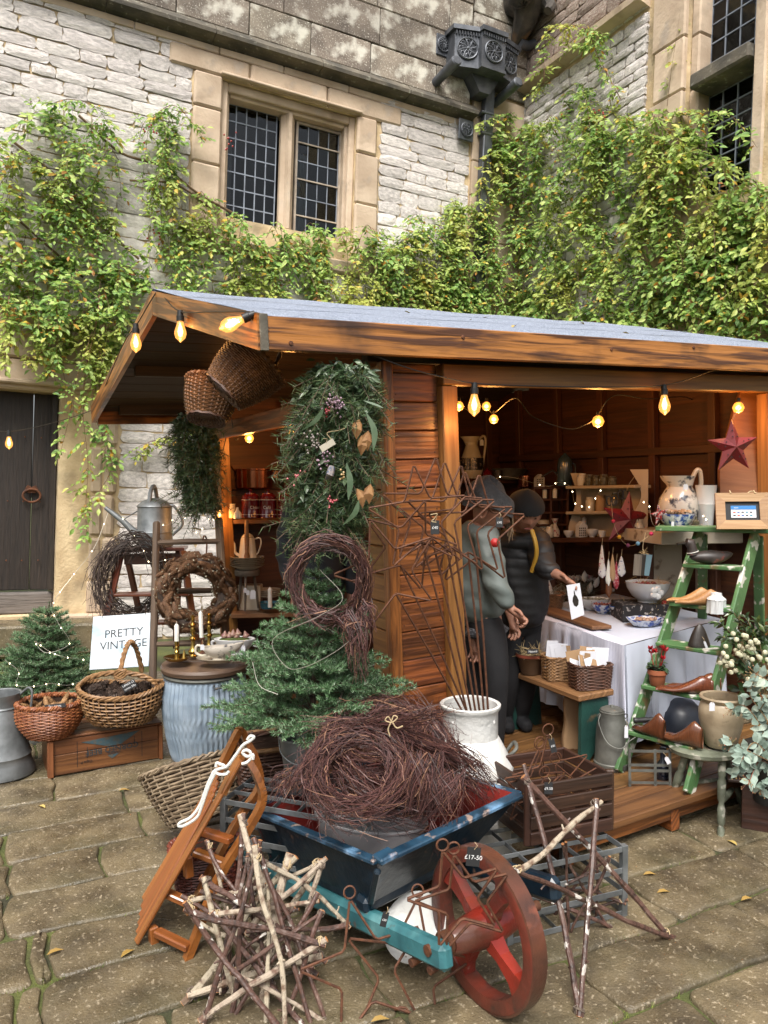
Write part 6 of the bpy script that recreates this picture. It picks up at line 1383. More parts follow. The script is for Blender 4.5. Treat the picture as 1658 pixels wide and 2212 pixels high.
def tbowl(name,label,u,v,r,h,m,fill=None,sy=1,wob=None,dd=0,foot=.45):
    d=TD(u,v)+dd;s=d/F;t=thing(name,label,'bowl',P(u,v,d));MB().lathe([(a*s,b*s)for a,b in bowl_prof(r,h,foot)],32,None,1,sy,wob).build('bowl',m,t)
    if fill:bits(t,V((0,0,h*.72*s)),r*.78*s,fill[1],fill[2]*s,fill[0],0,sy)
    return t,s
d=TD(1300,1334);t=thing('serving_board','long brown wooden board under the bowls on the table','board',P(1300,1334,d));boxo('board',INV[t.name]@(SF@(ta.lerp(tb,.28)+V((.08,0,.025)))),INV[t.name]@(SF@(ta.lerp(tb,.86)+V((.1,0,.025)))),.12,.02,m_shelf,t)
tbowl('fluted_bowl','white scalloped oval bowl of grey green pods on the table',1280,1316,36,24,m_white,(m_pod,110,3.4),.7,lambda a,i:1+(.05*math.cos(9*a)if i in(4,5)else 0))
tbowl('blue_edged_bowl','blue edged bowl behind the enamel dish on the table',1300,1324,24,20,m_bluewhite,(m_redbits,30,3.5));t,s=tbowl('enamel_dish','white enamel dish with blue rim full of dark nuts',1356,1328,42,20,m_white,(m_nut,110,3.4),.75)
MB().tube([V((42*s*math.cos(a),31.5*s*math.sin(a),20*s))for a in[i*2*PI/32 for i in range(32)]],1.1*s,5,closed=True).build('blue_rim',mat('cobalt rim',(.03,.12,.35),rough=.25),t);straw(t,V((10*s,0,18*s)),28*s,60,30*s)
MB().box((-24*s,-26*s,10*s),(14*s,6*s,12*s),M.Rotation(-.3,3,'X')).build('printed_label',m_bluewhite,t,smooth=False)
t,s=tbowl('soup_tureen','large white tureen with moulded front and red dried fruit',1398,1300,47,44,m_white,(m_redbits,90,4.2),1,None,4.36-TD(1398,1300))
o_=SI@P(1398,1300,4.36);rz2=thing('riser_box','black floral covered box raising the white tureen on the table','box',P(1385,1300,4.36));MB().box((0,.02,-(o_.z-TZ)/2-.002),(.27,.22,o_.z-TZ-.004),None,.004).build('box',mat('black floral cloth',(.02,.018,.02),(.4,.36,.34),rough=.8,scale=(40,40,40),ramp=(.58,.64)),rz2,smooth=False)
for k in range(5):MB().lathe([(0,0),(8*s,1*s),(5*s,5*s),(0,6*s)],8,M.Translation((4*s+8*s*math.cos(k*1.26),-44*s,26*s+8*s*math.sin(k*1.26)))@M.Rotation(PI/2,4,'X')).build('relief_petal',m_white,t)
straw(t,V((0,0,40*s)),36*s,40,22*s)
d=TD(1392,1350);t=thing('platter','shallow blue and white octagonal dish at the table corner','dish',P(1392,1350,d));s=d/F;MB().lathe([(r*s,h*s)for r,h in[(28,0),(30,2),(42,13),(44,15),(40,14),(28,5),(0,4)]],8,M.Rotation(.3,4,'Z'),1,.8).build('dish',m_bluewhite,t,smooth=False);bits(t,V((0,0,10*s)),24*s,26,4*s,mat('tan slices',(.36,.2,.13),rough=.7,island=[(0,(.3,.14,.09)),(1,(.5,.34,.24))]),0,.7)
t,s=tbowl('patterned_planter','cream planter with dark flower pattern stuffed with straw',1424,1334,26,30,m_printed,None,1,None,-.02,.72);straw(t,V((0,0,26*s)),18*s,150,34*s);MB().box((14*s,-8*s,36*s),(26*s,3*s,14*s),M.Rotation(-.4,3,'Y')).build('wooden_tag',m_shelf,t,smooth=False);MB().box((4*s,-14*s,34*s),(9*s,2*s,10*s),M.Rotation(.3,3,'Y')).build('red_ribbon',mat('red ribbon',(.45,.02,.02),rough=.5),t,smooth=False)
d=TD(1375,1338);s=d/F;t=thing('wooden_scoop','pale turned wooden scoop lying by the blue dish','scoop',P(1376,1338,d));MB().sheet(lambda a,b:((-24+50*b)*s,14*s*math.cos(PI*a)*(.55+.45*math.sin(PI*min(b*1.2,1))),(2+16*math.sin(PI*a)*(.6+.4*b))*s),14,10).build('bowl',wood('pale scoop',(.5,.25,.08),(.35,.16,.05),rough=.4),t)
d=TD(1328,1278);t=thing('pebble_tray','small board heaped with white sugar mice shapes','tray',P(1328,1282,d));s=d/F;MB().box((0,0,2*s),(46*s,30*s,4*s),None,.002).build('board',m_shelf,t,smooth=False);bits(t,V((0,0,7*s)),19*s,46,4.5*s,m_wax,0,.6,'white_shapes')
d=TD(1165,1316);t=thing('wicker_tray','long brown wicker tray of dried sprigs at the far end of the table','basket',P(1165,1314,d));s=d/F;weave(bfn(44*s,50*s,34*s,.5,5),11,34,1.5*s,1.2*s,1.2*s,rim=(2.2*s,22)).build('weave',[m_wickshop,m_basketshade],t,M.Rotation(-.5,4,'Z'));straw(t,V((0,0,30*s)),34*s,160,30*s,m_pod)
d=TD(1215,1306);t=thing('dried_posy','bunch of dried silvery sprigs lying in front of the wicker tray','posy',P(1200,1318,d-.1));s=d/F;straw(t,V((0,0,6*s)),14*s,90,34*s,m_pod,'sprigs')
d=TD(1252,1285,TZ)+.1;t=thing('dried_flowers','clump of silver dried flowers with white felt leaves at the back of the table','flowers',P(1254,1290,d));s=d/F;straw(t,V((0,0,5*s)),26*s,200,46*s,m_pod,'stems',1.2);bits(t,V((0,0,38*s)),30*s,60,4*s,mat('pale petals',(.5,.45,.42),rough=.8,island=[(0,(.4,.36,.33)),(.8,(.6,.56,.52)),(1,(.5,.08,.14))]),0,.5,'flower_heads')
for lb2,u2,v2,dd2 in(('bundle of dried lavender stalks behind the fluted bowl',1225,1298,.05),('loose dried seed heads behind the enamel dish',1335,1300,.0),('tuft of dried grass left of the white tureen',1342,1285,.1)):
    t2=thing('dried_posy',lb2,'posy',P(u2,v2,d+dd2));straw(t2,V((0,0,4*s)),20*s,120,34*s,R.choice((m_pod,m_straw,m_nut)),'stems',.9);bits(t2,V((0,0,16*s)),22*s,40,4*s,R.choice((m_pod,m_nut,m_redbits)),0,.5,'seed_heads')
for x,z in((4,34),(26,22),(14,10)):MB().lathe([(0,0),(6*s,6*s),(6*s,16*s),(0,26*s)],8,M.Translation((x*s,-14*s,z*s))@M.Diagonal((1,.5,1,1))@M.Rotation(rnd(-.5,.5),4,'Y')).build('felt_leaf',m_wax,t)
# bench with baskets
BZ=.44
ba,bb,bc2=sp_(1252,1504,2,BZ),sp_(1088,1442,2,BZ),sp_(1328,1489,2,BZ);w_=(bc2-ba);w_=V((w_.x,0,0))*1.0
t=thing('plank_bench','narrow plank bench with green end boards before the table','bench',mtx=SF@M.Translation((ba.x,ba.y,.1)));I=INV[t.name]@SF
mid0,mid1=ba+w_/2,bb+w_/2;boxo('seat_plank',I@(mid0-V((0,0,.016))),I@(mid1+(mid1-mid0)*.05-V((0,0,.016))),.22,.032,m_shelf,t,bev=.006)
m_greenp=mat('worn dark green paint',(.02,.075,.06),(.012,.04,.035),rough=.45,scale=(6,6,6),spots=((.2,.13,.07),12,.6,.7,.6),bump=.3,bscale=40)
for q,in((mid0.lerp(mid1,.06),),(mid0.lerp(mid1,.94),)):
    MB().prism([(-.1,0),(-.05,0),(0,.05),(.05,0),(.1,0),(.085,BZ-.132),(-.085,BZ-.132)],.022,I@M.Translation((q.x,q.y,.1))@M.Rotation(PI/2,4,'X')).build('end_board',m_greenp,t,smooth=False)
def BD(u,v):return SW(u,v,2,BZ).y
m_card=mat('white cards',(.75,.76,.82),rough=.6);m_kraft=mat('kraft card',(.4,.25,.13),rough=.8)
def card(root,x,y,z,w,h,m,rx=-.2,rz=0,rot=0):MB().box((0,0,h/2),(w,.0012,h)).build('card',m,root,M.Translation((x,y,z))@M.Rotation(rz,4,'Z')@M.Rotation(rx,4,'X')@M.Rotation(rot,4,'Y'),smooth=False)
yaw_=math.atan2((SF.to_3x3()@(bb-ba)).y,(SF.to_3x3()@(bb-ba)).x)-PI/2
for lb,u,v,r,h,asp,m,nst in(('brown rectangular willow basket full of white cards at the near end of the bench',1273,1484,43,52,.72,m_wickdark,30),('honey willow basket of white envelopes, second from the near end',1202,1466,29,50,.9,m_wick,26),('dark willow basket of wooden blocks at the far end of the bench',1122,1440,27,36,.8,m_wickdark,22)):
    d=BD(u,v);s=d/F;t=thing('card_basket',lb,'basket',P(u,v,d),rz=yaw_*.55);weave(bfn(r*.9*s,r*s,h*s,asp,5),15,nst,1.75*s,1.3*s,1.25*s,rim=(2.4*s,24)).build('weave',[m,m_basketshade],t)
    if u>1150:
        for k in range(11 if u>1230 else 7):card(t,rnd(-.6,.55)*r*s,(-.45+.09*k)*r*s*asp,h*.5*s,(38 if u>1230 else 26)*s,rnd(44,60)*s,m_card if R.random()<.8 else m_kraft,rnd(-.3,.05),rnd(-.2,.2),rnd(-.2,.2))
    else:
        for k in range(7):MB().box((0,0,0),(26*s,9*s,5*s),None,.001).build('wooden_block',m_shelf,t,M.Translation((rnd(-14,14)*s,rnd(-8,8)*s,(34+3*k)*s))@M.Rotation(rnd(-.8,.8),4,'Z')@M.Rotation(rnd(-.5,.5),4,'Y'),smooth=False)
d=BD(1144,1455);s=d/F;t=thing('pottery_bowl','brown pottery bowl with red rim of twiggy bundles on the bench','bowl',P(1146,1454,d));m_terr=mat('brown earthenware',(.13,.07,.035),(.08,.045,.025),rough=.5,scale=(9,9,9));MB().lathe([(r*s,h*s)for r,h in[(21,0),(22,2),(29,34),(33,38),(33,45),(30,45),(26,36),(0,32)]],28).build('bowl',m_terr,t);MB().lathe([(33.5*s,38*s),(34*s,44*s)],28,cap=False).build('slip_rim',mat('red slip',(.3,.07,.04),rough=.5),t);straw(t,V((0,0,42*s)),22*s,90,34*s)
slate('slate_label','tiny slate label on the brown pottery bowl',1150,1407,BD(1144,1455)-.12,26,10,['Natural'],.2,0,.5)
d=TD(1238,1612,.1);t=thing('paper_bag','brown paper carrier bag standing behind the green bench end','bag',P(1236,1616,d));s=d/F;MB().sheet(lambda a,b:((22+2*math.sin(b*9))*s*se(2*PI*a,6)[0]*(1-.06*b)+2*s*b,14*s*se(2*PI*a,6)[1]*(1-.5*b),112*s*b),24,8,closed_u=True).build('bag',m_kraft,t)
d=SW(1320,1655,2,.1).y;t=thing('milk_can','dull zinc lidded can with wire handle beside the green bench','can',P(1320,1655,d));s=d/F
MB().lathe([(r*s,h*s)for r,h in[(37,0),(38,3),(38,12),(36,14),(34,70),(32,92),(28,104),(26,118),(27,122),(24,124)]],32).build('body',m_zincd,t);MB().lathe([(r*s,h*s)for r,h in[(25,122),(25,126),(18,130),(5,131),(4,135),(0,136)]],24).build('lid',m_zincd,t)
MB().tube(spline([V((-27,-6,116))*s,V((-34,-20,100))*s,V((-20,-38,64))*s,V((10,-42,54))*s,V((32,-26,78))*s,V((31,-8,100))*s],6),1.4*s,6).build('wire_handle',m_zincd,t)
for x in(-28,29):MB().tube([V(((x+4*math.cos(a))*s,-4*s,(112+5*math.sin(a))*s))for a in[i*.785 for i in range(8)]],1.2*s,5,closed=True).build('ear',m_zincd,t)
ptag(t,1352,1580,d-.1,8,28)
# ================================================================ green step ladder and what stands on it
m_greenl=mat('chipped green paint',(.1,.22,.08),(.065,.155,.055),rough=.5,scale=(6,6,6),bump=.3,bscale=40,spots=((.7,.68,.6),14,.58,.63,.95),spots2=((.2,.1,.045),8,.6,.68,.85))
t=thing('step_ladder','chipped green wooden step ladder used as a display stand','ladder',SW(1400,1690,2,.1));I=INV[t.name]
l0,l1=SW(1338,1668,2,.1),P(1512,1146,4.05);r0_,r1=SW(1486,1715,2,.1),P(1632,1150,3.85)
LN=(l1-l0).normalized()
def gl(nm,a,b,w,h,up):boxo(nm,I@V(a),I@V(b),w,h,m_greenl,t,up=up,bev=.004)
wdir=(r0_-l0).normalized();gl('rail',l0,l1,.02,.085,LN.cross(wdir));gl('rail',r0_,r1,.02,.085,LN.cross(wdir))
back=V((.42,.9,0));gl('back_leg',l1+V((.02,.02,-.02)),V((l1.x,l1.y,0))+V((.25,.55,.2)),.02,.05,wdir);gl('back_leg',r1+V((.02,.02,-.02)),V((r1.x,r1.y,.0))+V((.25,.42,.22)),.02,.05,wdir)
gl('top_board',l1+V((-.2,.06,.012)),r1+V((.1,-.02,.012)),.2,.026,(0,0,1))
STEP=[]
for(va,vb,ua,ub)in((1581,1604,1364,1452),(1489,1518,1394,1512),(1400,1424,1440,1540),(1313,1330,1458,1568),(1226,1233,1491,1590)):
    ka=(1668-va)/(1668-1146);a=l0.lerp(l1,ka);b=r0_.lerp(r1,ka);STEP.append((a,b));f_=V((-.04,-.05,0));gl('step',a+f_*.4,b+f_*.4,.13,.02,(0,0,1))
def stp(k,f,fwd=.0):a,b=STEP[k];return a.lerp(b,f)+V((-.03,-.04,.012))+V((-.4,-.7,0))*fwd
def last(name,label,p,L,m,yaw,group=None,hgt=.4,wd=.3):  # a wooden shoe last: long toe, high instep
    t=thing(name,label,'shoe last',p,group=group);n=12;mb=MB()
    def f(a,b):
        x=(b-.5)*L;w=L*wd*.5*(math.sin(PI*min(1,b*.92+.06))**.6)*(1.05-.25*b);h=L*hgt*(.28+.72*max(0,min(1,(b-.28)/.5))**1.4*(1-.35*max(0,b-.82)/.18))*(1-max(0,.12-b)*4)
        th=2*PI*a;return(x,w*math.cos(th),h*(.5+.5*math.sin(th))if math.sin(th)>-.3 else h*.35*(.0+(1+math.sin(th))/.7))
    mb.sheet(f,16,16,closed_u=True);o=len(mb.v);mb.face(tuple(range(16)),[(0,0)]*16);mb.face(tuple(reversed(range(o-16,o))),[(0,0)]*16)
    mb.build('block',m,t,M.Rotation(yaw,4,'Z'),smooth='all');return t
m_lastp=wood('pale beech last',(.5,.27,.1),(.36,.18,.065),rough=.45,along=5,across=40,bump=.15);m_lastb=wood('brown last',(.19,.06,.025),(.09,.03,.014),rough=.25,along=5,across=40,bump=.15,coat=.3);m_lastd=wood('blackened last',(.03,.022,.016),(.016,.012,.01),rough=.4,along=5,across=40,bump=.2)
last('shoe_last','pale wooden shoe last on the second step down, left of the pair',stp(3,.25),.2,m_lastp,-.35,'pale shoe lasts');last('shoe_last','pale wooden shoe last on the second step down, right of the pair',stp(3,.42,.05),.2,m_lastp,-.35,'pale shoe lasts')
p=stp(3,.82);s=p.y/F;LT('jelly_mould','white fluted pottery jelly mould beside the pale shoe lasts','mould',1546,1324,p.y,[(20,0),(20,3),(19,28),(20,30),(19,32),(12,38),(11,44),(5,45),(0,41)],m_white,40,wob=lambda a,i:1+(.06*math.cos(10*a)if i<3 else(.06*math.cos(6*a)if i>5 else 0)))
t=thing('wooden_last','blackened upright wooden last with a white tag on the green ladder','shoe last',stp(2,.62));s=3.8/F;MB().sheet(lambda a,b:((24*(1-b)**.55*math.cos(2*PI*a)+2)*s*(1 if b>.06 else .9),15*(1-b)**.5*math.sin(2*PI*a)*s,48*b*s),18,12,closed_u=True).build('block',m_lastd,t);ptag(t,1523,1392,stp(2,.62).y-.07,5,16,rz=-.4)
last('shoe_last','shiny red brown shoe last in front of the cyclamen pot',stp(1,.62,.04),.25,m_lastb,-.35,'brown shoe lasts',.34,.34);last('shoe_last','shiny red brown shoe last half hidden behind its pair on the third step',stp(1,.72,-.06),.24,m_lastb,-.35,'brown shoe lasts',.36,.34)
last('shoe_last','pointed dark brown boot last on the lowest step, left',stp(0,.3,.03),.19,m_lastb,-1.1,'boot lasts on the lowest step',.62,.4);last('shoe_last','pointed dark brown boot last on the lowest step, right',stp(0,.78,.03),.2,m_lastb,-.9,'boot lasts on the lowest step',.58,.42)
p=stp(0,.05);t=thing('hand_tool','black turned wooden handle with a white tag on the lowest step','tool',p);s=p.y/F;MB().lathe([(0,0),(6*s,0),(7*s,3*s),(5.5*s,8*s),(6*s,24*s),(5*s,30*s),(5.5*s,46*s),(0,47*s)],14,M.Translation((-8*s,-.05,26*s))@M.Rotation(PI/2-.05,4,'Y')).build('grip',m_black2,t);ptag(t,1421,1594,p.y-.1,9,24,string=22)
LT('coal_scuttle','dark navy rounded scuttle behind the boot lasts','scuttle',1468,1640,3.95,[(36,0),(50,20),(54,70),(46,110),(26,130),(0,136)],mat('navy enamel',(.012,.017,.03),(.03,.035,.05),rough=.4,scale=(20,20,20)))
p=stp(1,.18);t=thing('potted_cyclamen','red cyclamen in a small terracotta pot on the green ladder','pot plant',p);s=p.y/F;m_terra=mat('terracotta',(.36,.11,.045),(.26,.075,.03),rough=.75,scale=(9,9,9),spots=((.5,.3,.2),8,.62,.74,.5))
MB().lathe([(r*s,h*s)for r,h in[(14,0),(15,1),(18,24),(21,25),(21,35),(19,35),(17,30),(0,29)]],24).build('pot',m_terra,t)
lf=MB()
for i in range(46):a=rnd(0,6.28);q=rnd(4,20)*s;lf.leaf(V((q*.7*math.cos(a),q*.7*math.sin(a),rnd(33,48)*s)),V((math.cos(a),math.sin(a),rnd(-.3,.4))),(0,0,1),rnd(11,17)*s,rnd(12,16)*s,.15,.2)
lf.build('leaves',mat('cyclamen leaves',(.03,.07,.03),rough=.5,island=[(0,(.02,.045,.02)),(.8,(.05,.1,.04)),(1,(.18,.22,.17))]),t,smooth=False,kind='stuff')
m_cyc=mat('cyclamen red',(.42,.006,.012),(.3,.004,.008),rough=.5,scale=(60,60,60))
for x,y,z in((-18,-4,78),(-6,-6,72),(10,0,80),(16,-3,74),(9,-8,58),(-14,-2,70)):
    fl_=MB();c=V((x,y,z))*s
    for k in range(5):a=k*1.256+x;fl_.leaf(c,V((math.cos(a)*.7,math.sin(a)*.7,1)),rv(1),rnd(10,13)*s,7*s,.2,-.2)
    fl_.tube([c,V((x*.4,0,34))*s],.6*s,4);fl_.build('flower',m_cyc,t,smooth=False)
# frame with card sign, decoy duck, jug, vase, red star
t=thing('framed_sign','pale oak frame with a card payment notice on the ladder top','sign',P(1598,1144,3.78));d=3.76;m_oak=wood('pale oak',(.45,.27,.125),(.33,.18,.075),rough=.5,along=3,across=36,bump=.2);I=INV[t.name]
fa,fb_=P(1546,1144,d+.02),P(1662,1144,d-.03);ex_=(fb_-fa).normalized();up_=(P(1554,1066,d+.06)-P(1550,1144,d+.02)).normalized();nn=ex_.cross(up_);fmx=fmtx(fa,ex_,nn if nn.y<0 else-nn);fw_,fh_=(fb_-fa).length,80*d/F;b_w=.044
for a,b,c2,d2 in(((0,0),(fw_,0),(fw_-b_w,b_w),(b_w,b_w)),((fw_,0),(fw_,fh_),(fw_-b_w,fh_-b_w),(fw_-b_w,b_w)),((fw_,fh_),(0,fh_),(b_w,fh_-b_w),(fw_-b_w,fh_-b_w)),((0,fh_),(0,0),(b_w,b_w),(b_w,fh_-b_w))):MB().prism([a,b,c2,d2],.018,I@fmx).build('frame_rail',m_oak,t,smooth=False)
MB().prism([(b_w,b_w),(fw_-b_w,b_w),(fw_-b_w,fh_-b_w),(b_w,fh_-b_w)],.006,I@fmx).build('black_panel',m_slate,t,smooth=False)
x0,x1,y0,y1=fw_*.29,fw_*.76,fh_*.32,fh_*.65;MB().prism([(x0,y0),(x1,y0),(x1,y1),(x0,y1)],.001,I@fmx@M.Translation((0,0,.0065))).build('notice',m_paper,t,smooth=False);MB().prism([(x0,y1-.019),(x1,y1-.019),(x1,y1),(x0,y1)],.001,I@fmx@M.Translation((0,0,.0078))).build('notice_banner',mat('notice blue',(.01,.18,.5),rough=.4),t,smooth=False)
for k in range(5):
    for j in range(2):MB().prism([(0,0),(.011,0),(.011,.006),(0,.006)],.0006,I@fmx@M.Translation((x0+.01+k*(x1-x0-.02)/5,y0+.008+j*.016,.0078))).build('card_logo',[m_ink,mat('logo red',(.5,.06,.02),rough=.5),mat('logo blue',(.02,.08,.35),rough=.5),m_ink,mat('logo teal',(.02,.2,.3),rough=.5)][(k+j)%5],t,smooth=False)
text('lettering','zettle',.009,I@fmx@M.Translation((x0+.024,y1-.01,.009)),m_chalk,t,.0002)
for x in(.3,.75):MB().tube([I@fmx@V((fw_*x,fh_-.004,.02)),I@fmx@V((fw_*x-.004,fh_+.012,.012)),I@fmx@V((fw_*x,fh_-.004,.0))],.003,6).build('rope_loop',m_string2,t)
MB().tube(spline([I@fmx@V((fw_*.62,fh_,.0)),I@fmx@V((fw_*.7,fh_+.012,-.004)),I@fmx@V((fw_*.82,fh_,.0))],5),.003,6).build('rope_handle',m_string2,t)
p=STEP[4][0].lerp(STEP[4][1],.45)+V((-.03,-.02,.012));t=thing('decoy_duck','dark carved wooden decoy duck on the top step of the green ladder','decoy duck',p);s=p.y/F;m_duck=mat('dark painted duck',(.03,.026,.024),(.055,.04,.035),rough=.45,scale=(20,20,20),spots=((.35,.06,.04),16,.6,.68,.7))
MB().sheet(lambda a,b:((-46+96*b)*s,19*s*math.sin(PI*b)**.6*math.cos(2*PI*a),(15+15*math.sin(PI*b)**.6*math.sin(2*PI*a)+8*max(0,b-.7)*3)*s),18,16,closed_u=True).build('body',m_duck,t);hd=MB();hd.tube([V((-38,0,20))*s,V((-40,0,36))*s,V((-44,0,46))*s,V((-52,0,48))*s],[12*s,10*s,11*s,8*s],12);hd.build('head',m_duck,t)
MB().lathe([(6*s,0),(5*s,10*s),(5*s,18*s),(0,20*s)],10,M.Translation((-54*s,0,46*s))@M.Rotation(-PI/2-.15,4,'Y')@M.Diagonal((.5,1,1,1))).build('bill',m_lastd,t);MB().tube([V(((-38+11.5*math.cos(a))*s,11.5*s*math.sin(a),(26+3*math.cos(a))*s))for a in[i*2*PI/16 for i in range(16)]],1*s,5,closed=True).build('neck_ring',m_wax,t)
# painted plank shelf
m_cw=mat('worn cream paint',(.55,.48,.38),(.46,.39,.3),rough=.6,scale=(6,6,6),spots=((.14,.085,.05),9,.6,.66,.85),bump=.2,bscale=40)
t=thing('plank_table','rough cream painted plank stand behind the green ladder','stand',P(1440,1330,4.6));I=INV[t.name];boxo('top_plank',I@P(1376,1157,4.45),I@P(1545,1154,4.55),.5,.07,m_cw,t);boxo('panel',I@P(1432,1176,4.62),I@P(1432,1335,4.62),.22,.02,m_cw,t,up=(0,1,0));boxo('leg',I@P(1515,1176,4.6),I@P(1515,1335,4.6),.06,.05,m_cw,t,up=(0,1,0))
t,s=jug('wash_jug','big cream wash jug with dark floral transfer print','jug',1466,1140,4.28,[(24,0),(26,3),(38,20),(44,42),(42,62),(30,82),(26,88),(27,92),(30,104),(33,112),(31,112),(26,96),(0,90)],m_printed,([(27,106),(36,124),(44,120),(46,92),(40,70)],5),lambda a,i:1+(.28*max(0,math.cos(a-PI))**4 if 7<i<11 else 0),m2=m_cream);ptag(t,1480,1052,4.1,10,13)
t=LT('blue_bowl','blue and white transfer bowl planted with bulbs before the wash jug','bowl',1460,1142,4.14,bowl_prof(37,32,.5),m_bluewhite)
bits(t,V((0,0,30*4.14/F)),26*4.14/F,10,6*4.14/F,mat('bulb skins',(.4,.24,.12),rough=.5,island=[(0,(.3,.16,.08)),(1,(.5,.36,.22))]),nm='bulbs');ptag(t,1452,1134,4.02,6,16)
LT('tall_vase','tall plain white vase beside the printed wash jug','vase',1523,1140,4.2,[(14,0),(15,2),(18,50),(18.5,51),(18,53),(22,90),(22.5,92),(21,92),(17,50),(0,4)],m_white)
def star3(label,u,v,d,ro,m,rot=0,yaw=0,th=.25,name='metal_star',grp='red barn stars'):
    s=d/F;t=thing(name,label,'star',P(u,v,d),group=grp);mb=MB();pts=star_pts(ro*s,ro*.42*s,PI/2+rot);vs_=[V((x,0,z))for x,z in pts]+[V((0,-ro*th*s,0)),V((0,ro*th*.3*s,0))]
    mb.add(vs_,[(i,(i+1)%10,10)for i in range(10)]+[((i+1)%10,i,11)for i in range(10)]);mb.build('body',m,t,M.Rotation(yaw,4,'Z'),smooth=False)
    hl=MB()
    for i in range(5):
        a=PI/2+rot+i*2*PI/5
        for q,o_ in((.38,.14),(.38,-.14),(.6,.06)):hl.prism([(x,y)for x,y in star_pts(2.2*s,1*s)],.0012,M.Rotation(yaw,4,'Z')@M.Translation((ro*s*q*math.cos(a+o_*1.6),-ro*s*th*(1-q*1.02)*.99-.0016,ro*s*q*math.sin(a+o_*1.6)))@M.Rotation(PI/2,4,'X'))
    hl.build('punched_holes',m_ink,t,smooth=False,kind='stuff');MB().tube(spline([V((0,0,ro*s)),V((ro*.1*s,0,ro*1.25*s)),V((ro*.35*s,.0,ro*1.6*s))],4),.0012,4).build('hanging_string',m_string2,t);return t
m_redm=mat('matt red tin',(.2,.008,.014),(.15,.006,.01),rough=.45,scale=(7,7,7),spots=((.08,.01,.01),6,.6,.75,.5))
star3('large red tin star hung on the wooden board beside the ladder',1582,966,4.0,60,m_redm,.06,.1);star3('red tin star hanging before the cream shelf unit',1352,1122,4.6,62,m_redm,-.12,.25);star3('small red checked fabric star near the wash jug',1424,1112,4.12,24,mat('red check fabric',(.36,.02,.02),(.5,.35,.32),rough=.8,scale=(90,90,90),ramp=(.48,.52)),.2,.3,.15,'fabric_star',None)
t=thing('dough_board','tall brown wooden board leaning behind the large red star','board',P(1590,1135,4.2));MB().prism([(-.1,0),(.1,0),(.14,.1),(.15,.5),(.13,.72),(-.02,.76),(-.06,.62),(-.12,.3)],.03,M.Rotation(.08,4,'Y')@M.Rotation(PI/2-.1,4,'X')).build('board',wood('dough board',(.3,.13,.05),(.19,.075,.026),rough=.5,along=2,across=14,bump=.3),t,smooth=False)
# ================================================================ far shelves of the stall
XW=2.16
def RD(u,v,x=XW):return SW(u,v,0,x).y
m_creamp=mat('cream painted wood',(.52,.42,.3),(.42,.33,.23),rough=.55,scale=(5,5,5))
t=thing('shelf_unit','cream painted shelf unit with wavy sides against the end wall','shelf',P(1310,1165,RD(1310,1165)));I=INV[t.name];d0,d1=RD(1236,1100),RD(1392,1100)
def wavy(u,v0,v1,w,d):
    s=d/F;pts=[]
    for i in range(13):f=i/12;pts.append((-w*s*(.62+.38*math.sin(f*6.0+.9))-2*s,(v1-v0)*s*f))
    pts+=[(2*s,(v1-v0)*s),(2*s,0)];MB().prism(pts,.018,I@M.Translation(P(u,v1,d))@M.Rotation(-.35,4,'Z')@M.Rotation(PI/2,4,'X')).build('side_panel',m_creamp,t,smooth=False)
wavy(1252,1022,1162,22,d0);wavy(1396,1014,1162,40,d1)
for v in(1053,1108):boxo('shelf_board',I@P(1238,v,d0),I@P(1388,v-2,d1),.14,.02,m_creamp,t)
boxo('back_panel',I@P(1250,1106,d0+.1),I@P(1388,1104,d1+.1),.012,.33,m_creamp,t)
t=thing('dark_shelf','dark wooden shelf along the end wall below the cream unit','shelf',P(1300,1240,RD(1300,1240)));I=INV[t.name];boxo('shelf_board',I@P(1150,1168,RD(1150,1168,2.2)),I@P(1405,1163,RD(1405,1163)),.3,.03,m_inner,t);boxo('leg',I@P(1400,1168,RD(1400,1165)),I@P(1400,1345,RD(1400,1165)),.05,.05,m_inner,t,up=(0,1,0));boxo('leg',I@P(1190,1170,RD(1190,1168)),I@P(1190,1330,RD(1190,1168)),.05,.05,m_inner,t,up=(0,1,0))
m_jar=mat('dark jar glass',(.05,.045,.03),(.16,.13,.08),rough=.08,scale=(50,50,50),coat=.5)
for k,(u,w,h)in enumerate(((1274,9,26),(1290,8,24),(1306,8,22),(1322,9,24),(1340,8,20))):LT('lidded_jar',['printed cream beaker first on the cream shelf unit','glass jar second along the cream shelf unit','glass jar in the middle of the cream shelf unit','glass jar with bright lid fourth on the cream shelf unit','squat glass jar last on the cream shelf unit'][k],'jar',u-18,1049,RD(u-18,1049)-.05,[(w,0),(w+1,2),(w+1,h*.8),(w-1,h*.88),(w,h*.9),(w,h),(0,h+1)],m_printed if k==0 else m_jar,18,group='jars on the cream shelf unit')
def house_lantern(label,u,v,d,w,h):
    s=d/F;t=thing('house_lantern',label,'lantern',P(u,v,d));MB().prism([(-w*s,0),(w*s,0),(w*s,h*.72*s),(0,h*s),(-w*s,h*.72*s)],w*1.6*s,M.Translation((0,w*.8*s,0))@M.Rotation(.3,4,'Z')@M.Rotation(PI/2,4,'X')).build('house',m_white,t,smooth=False);mb=MB()
    for i in range(4):
        for j in range(4):mb.box(((-w*.66+w*.44*i)*s,-w*.81*s,(h*.12+h*.15*j)*s),(w*.24*s,1*s,h*.09*s))
    mb.build('windows',m_ink,t,M.Rotation(.3,4,'Z'),smooth=False,kind='stuff')
house_lantern('white china house lantern on the dark shelf below the red star',1253,1160,RD(1253,1160)-.08,10,34);house_lantern('white china house lantern high on the crate shelves',1162,1052,RD(1162,1052,2.25),9,28)
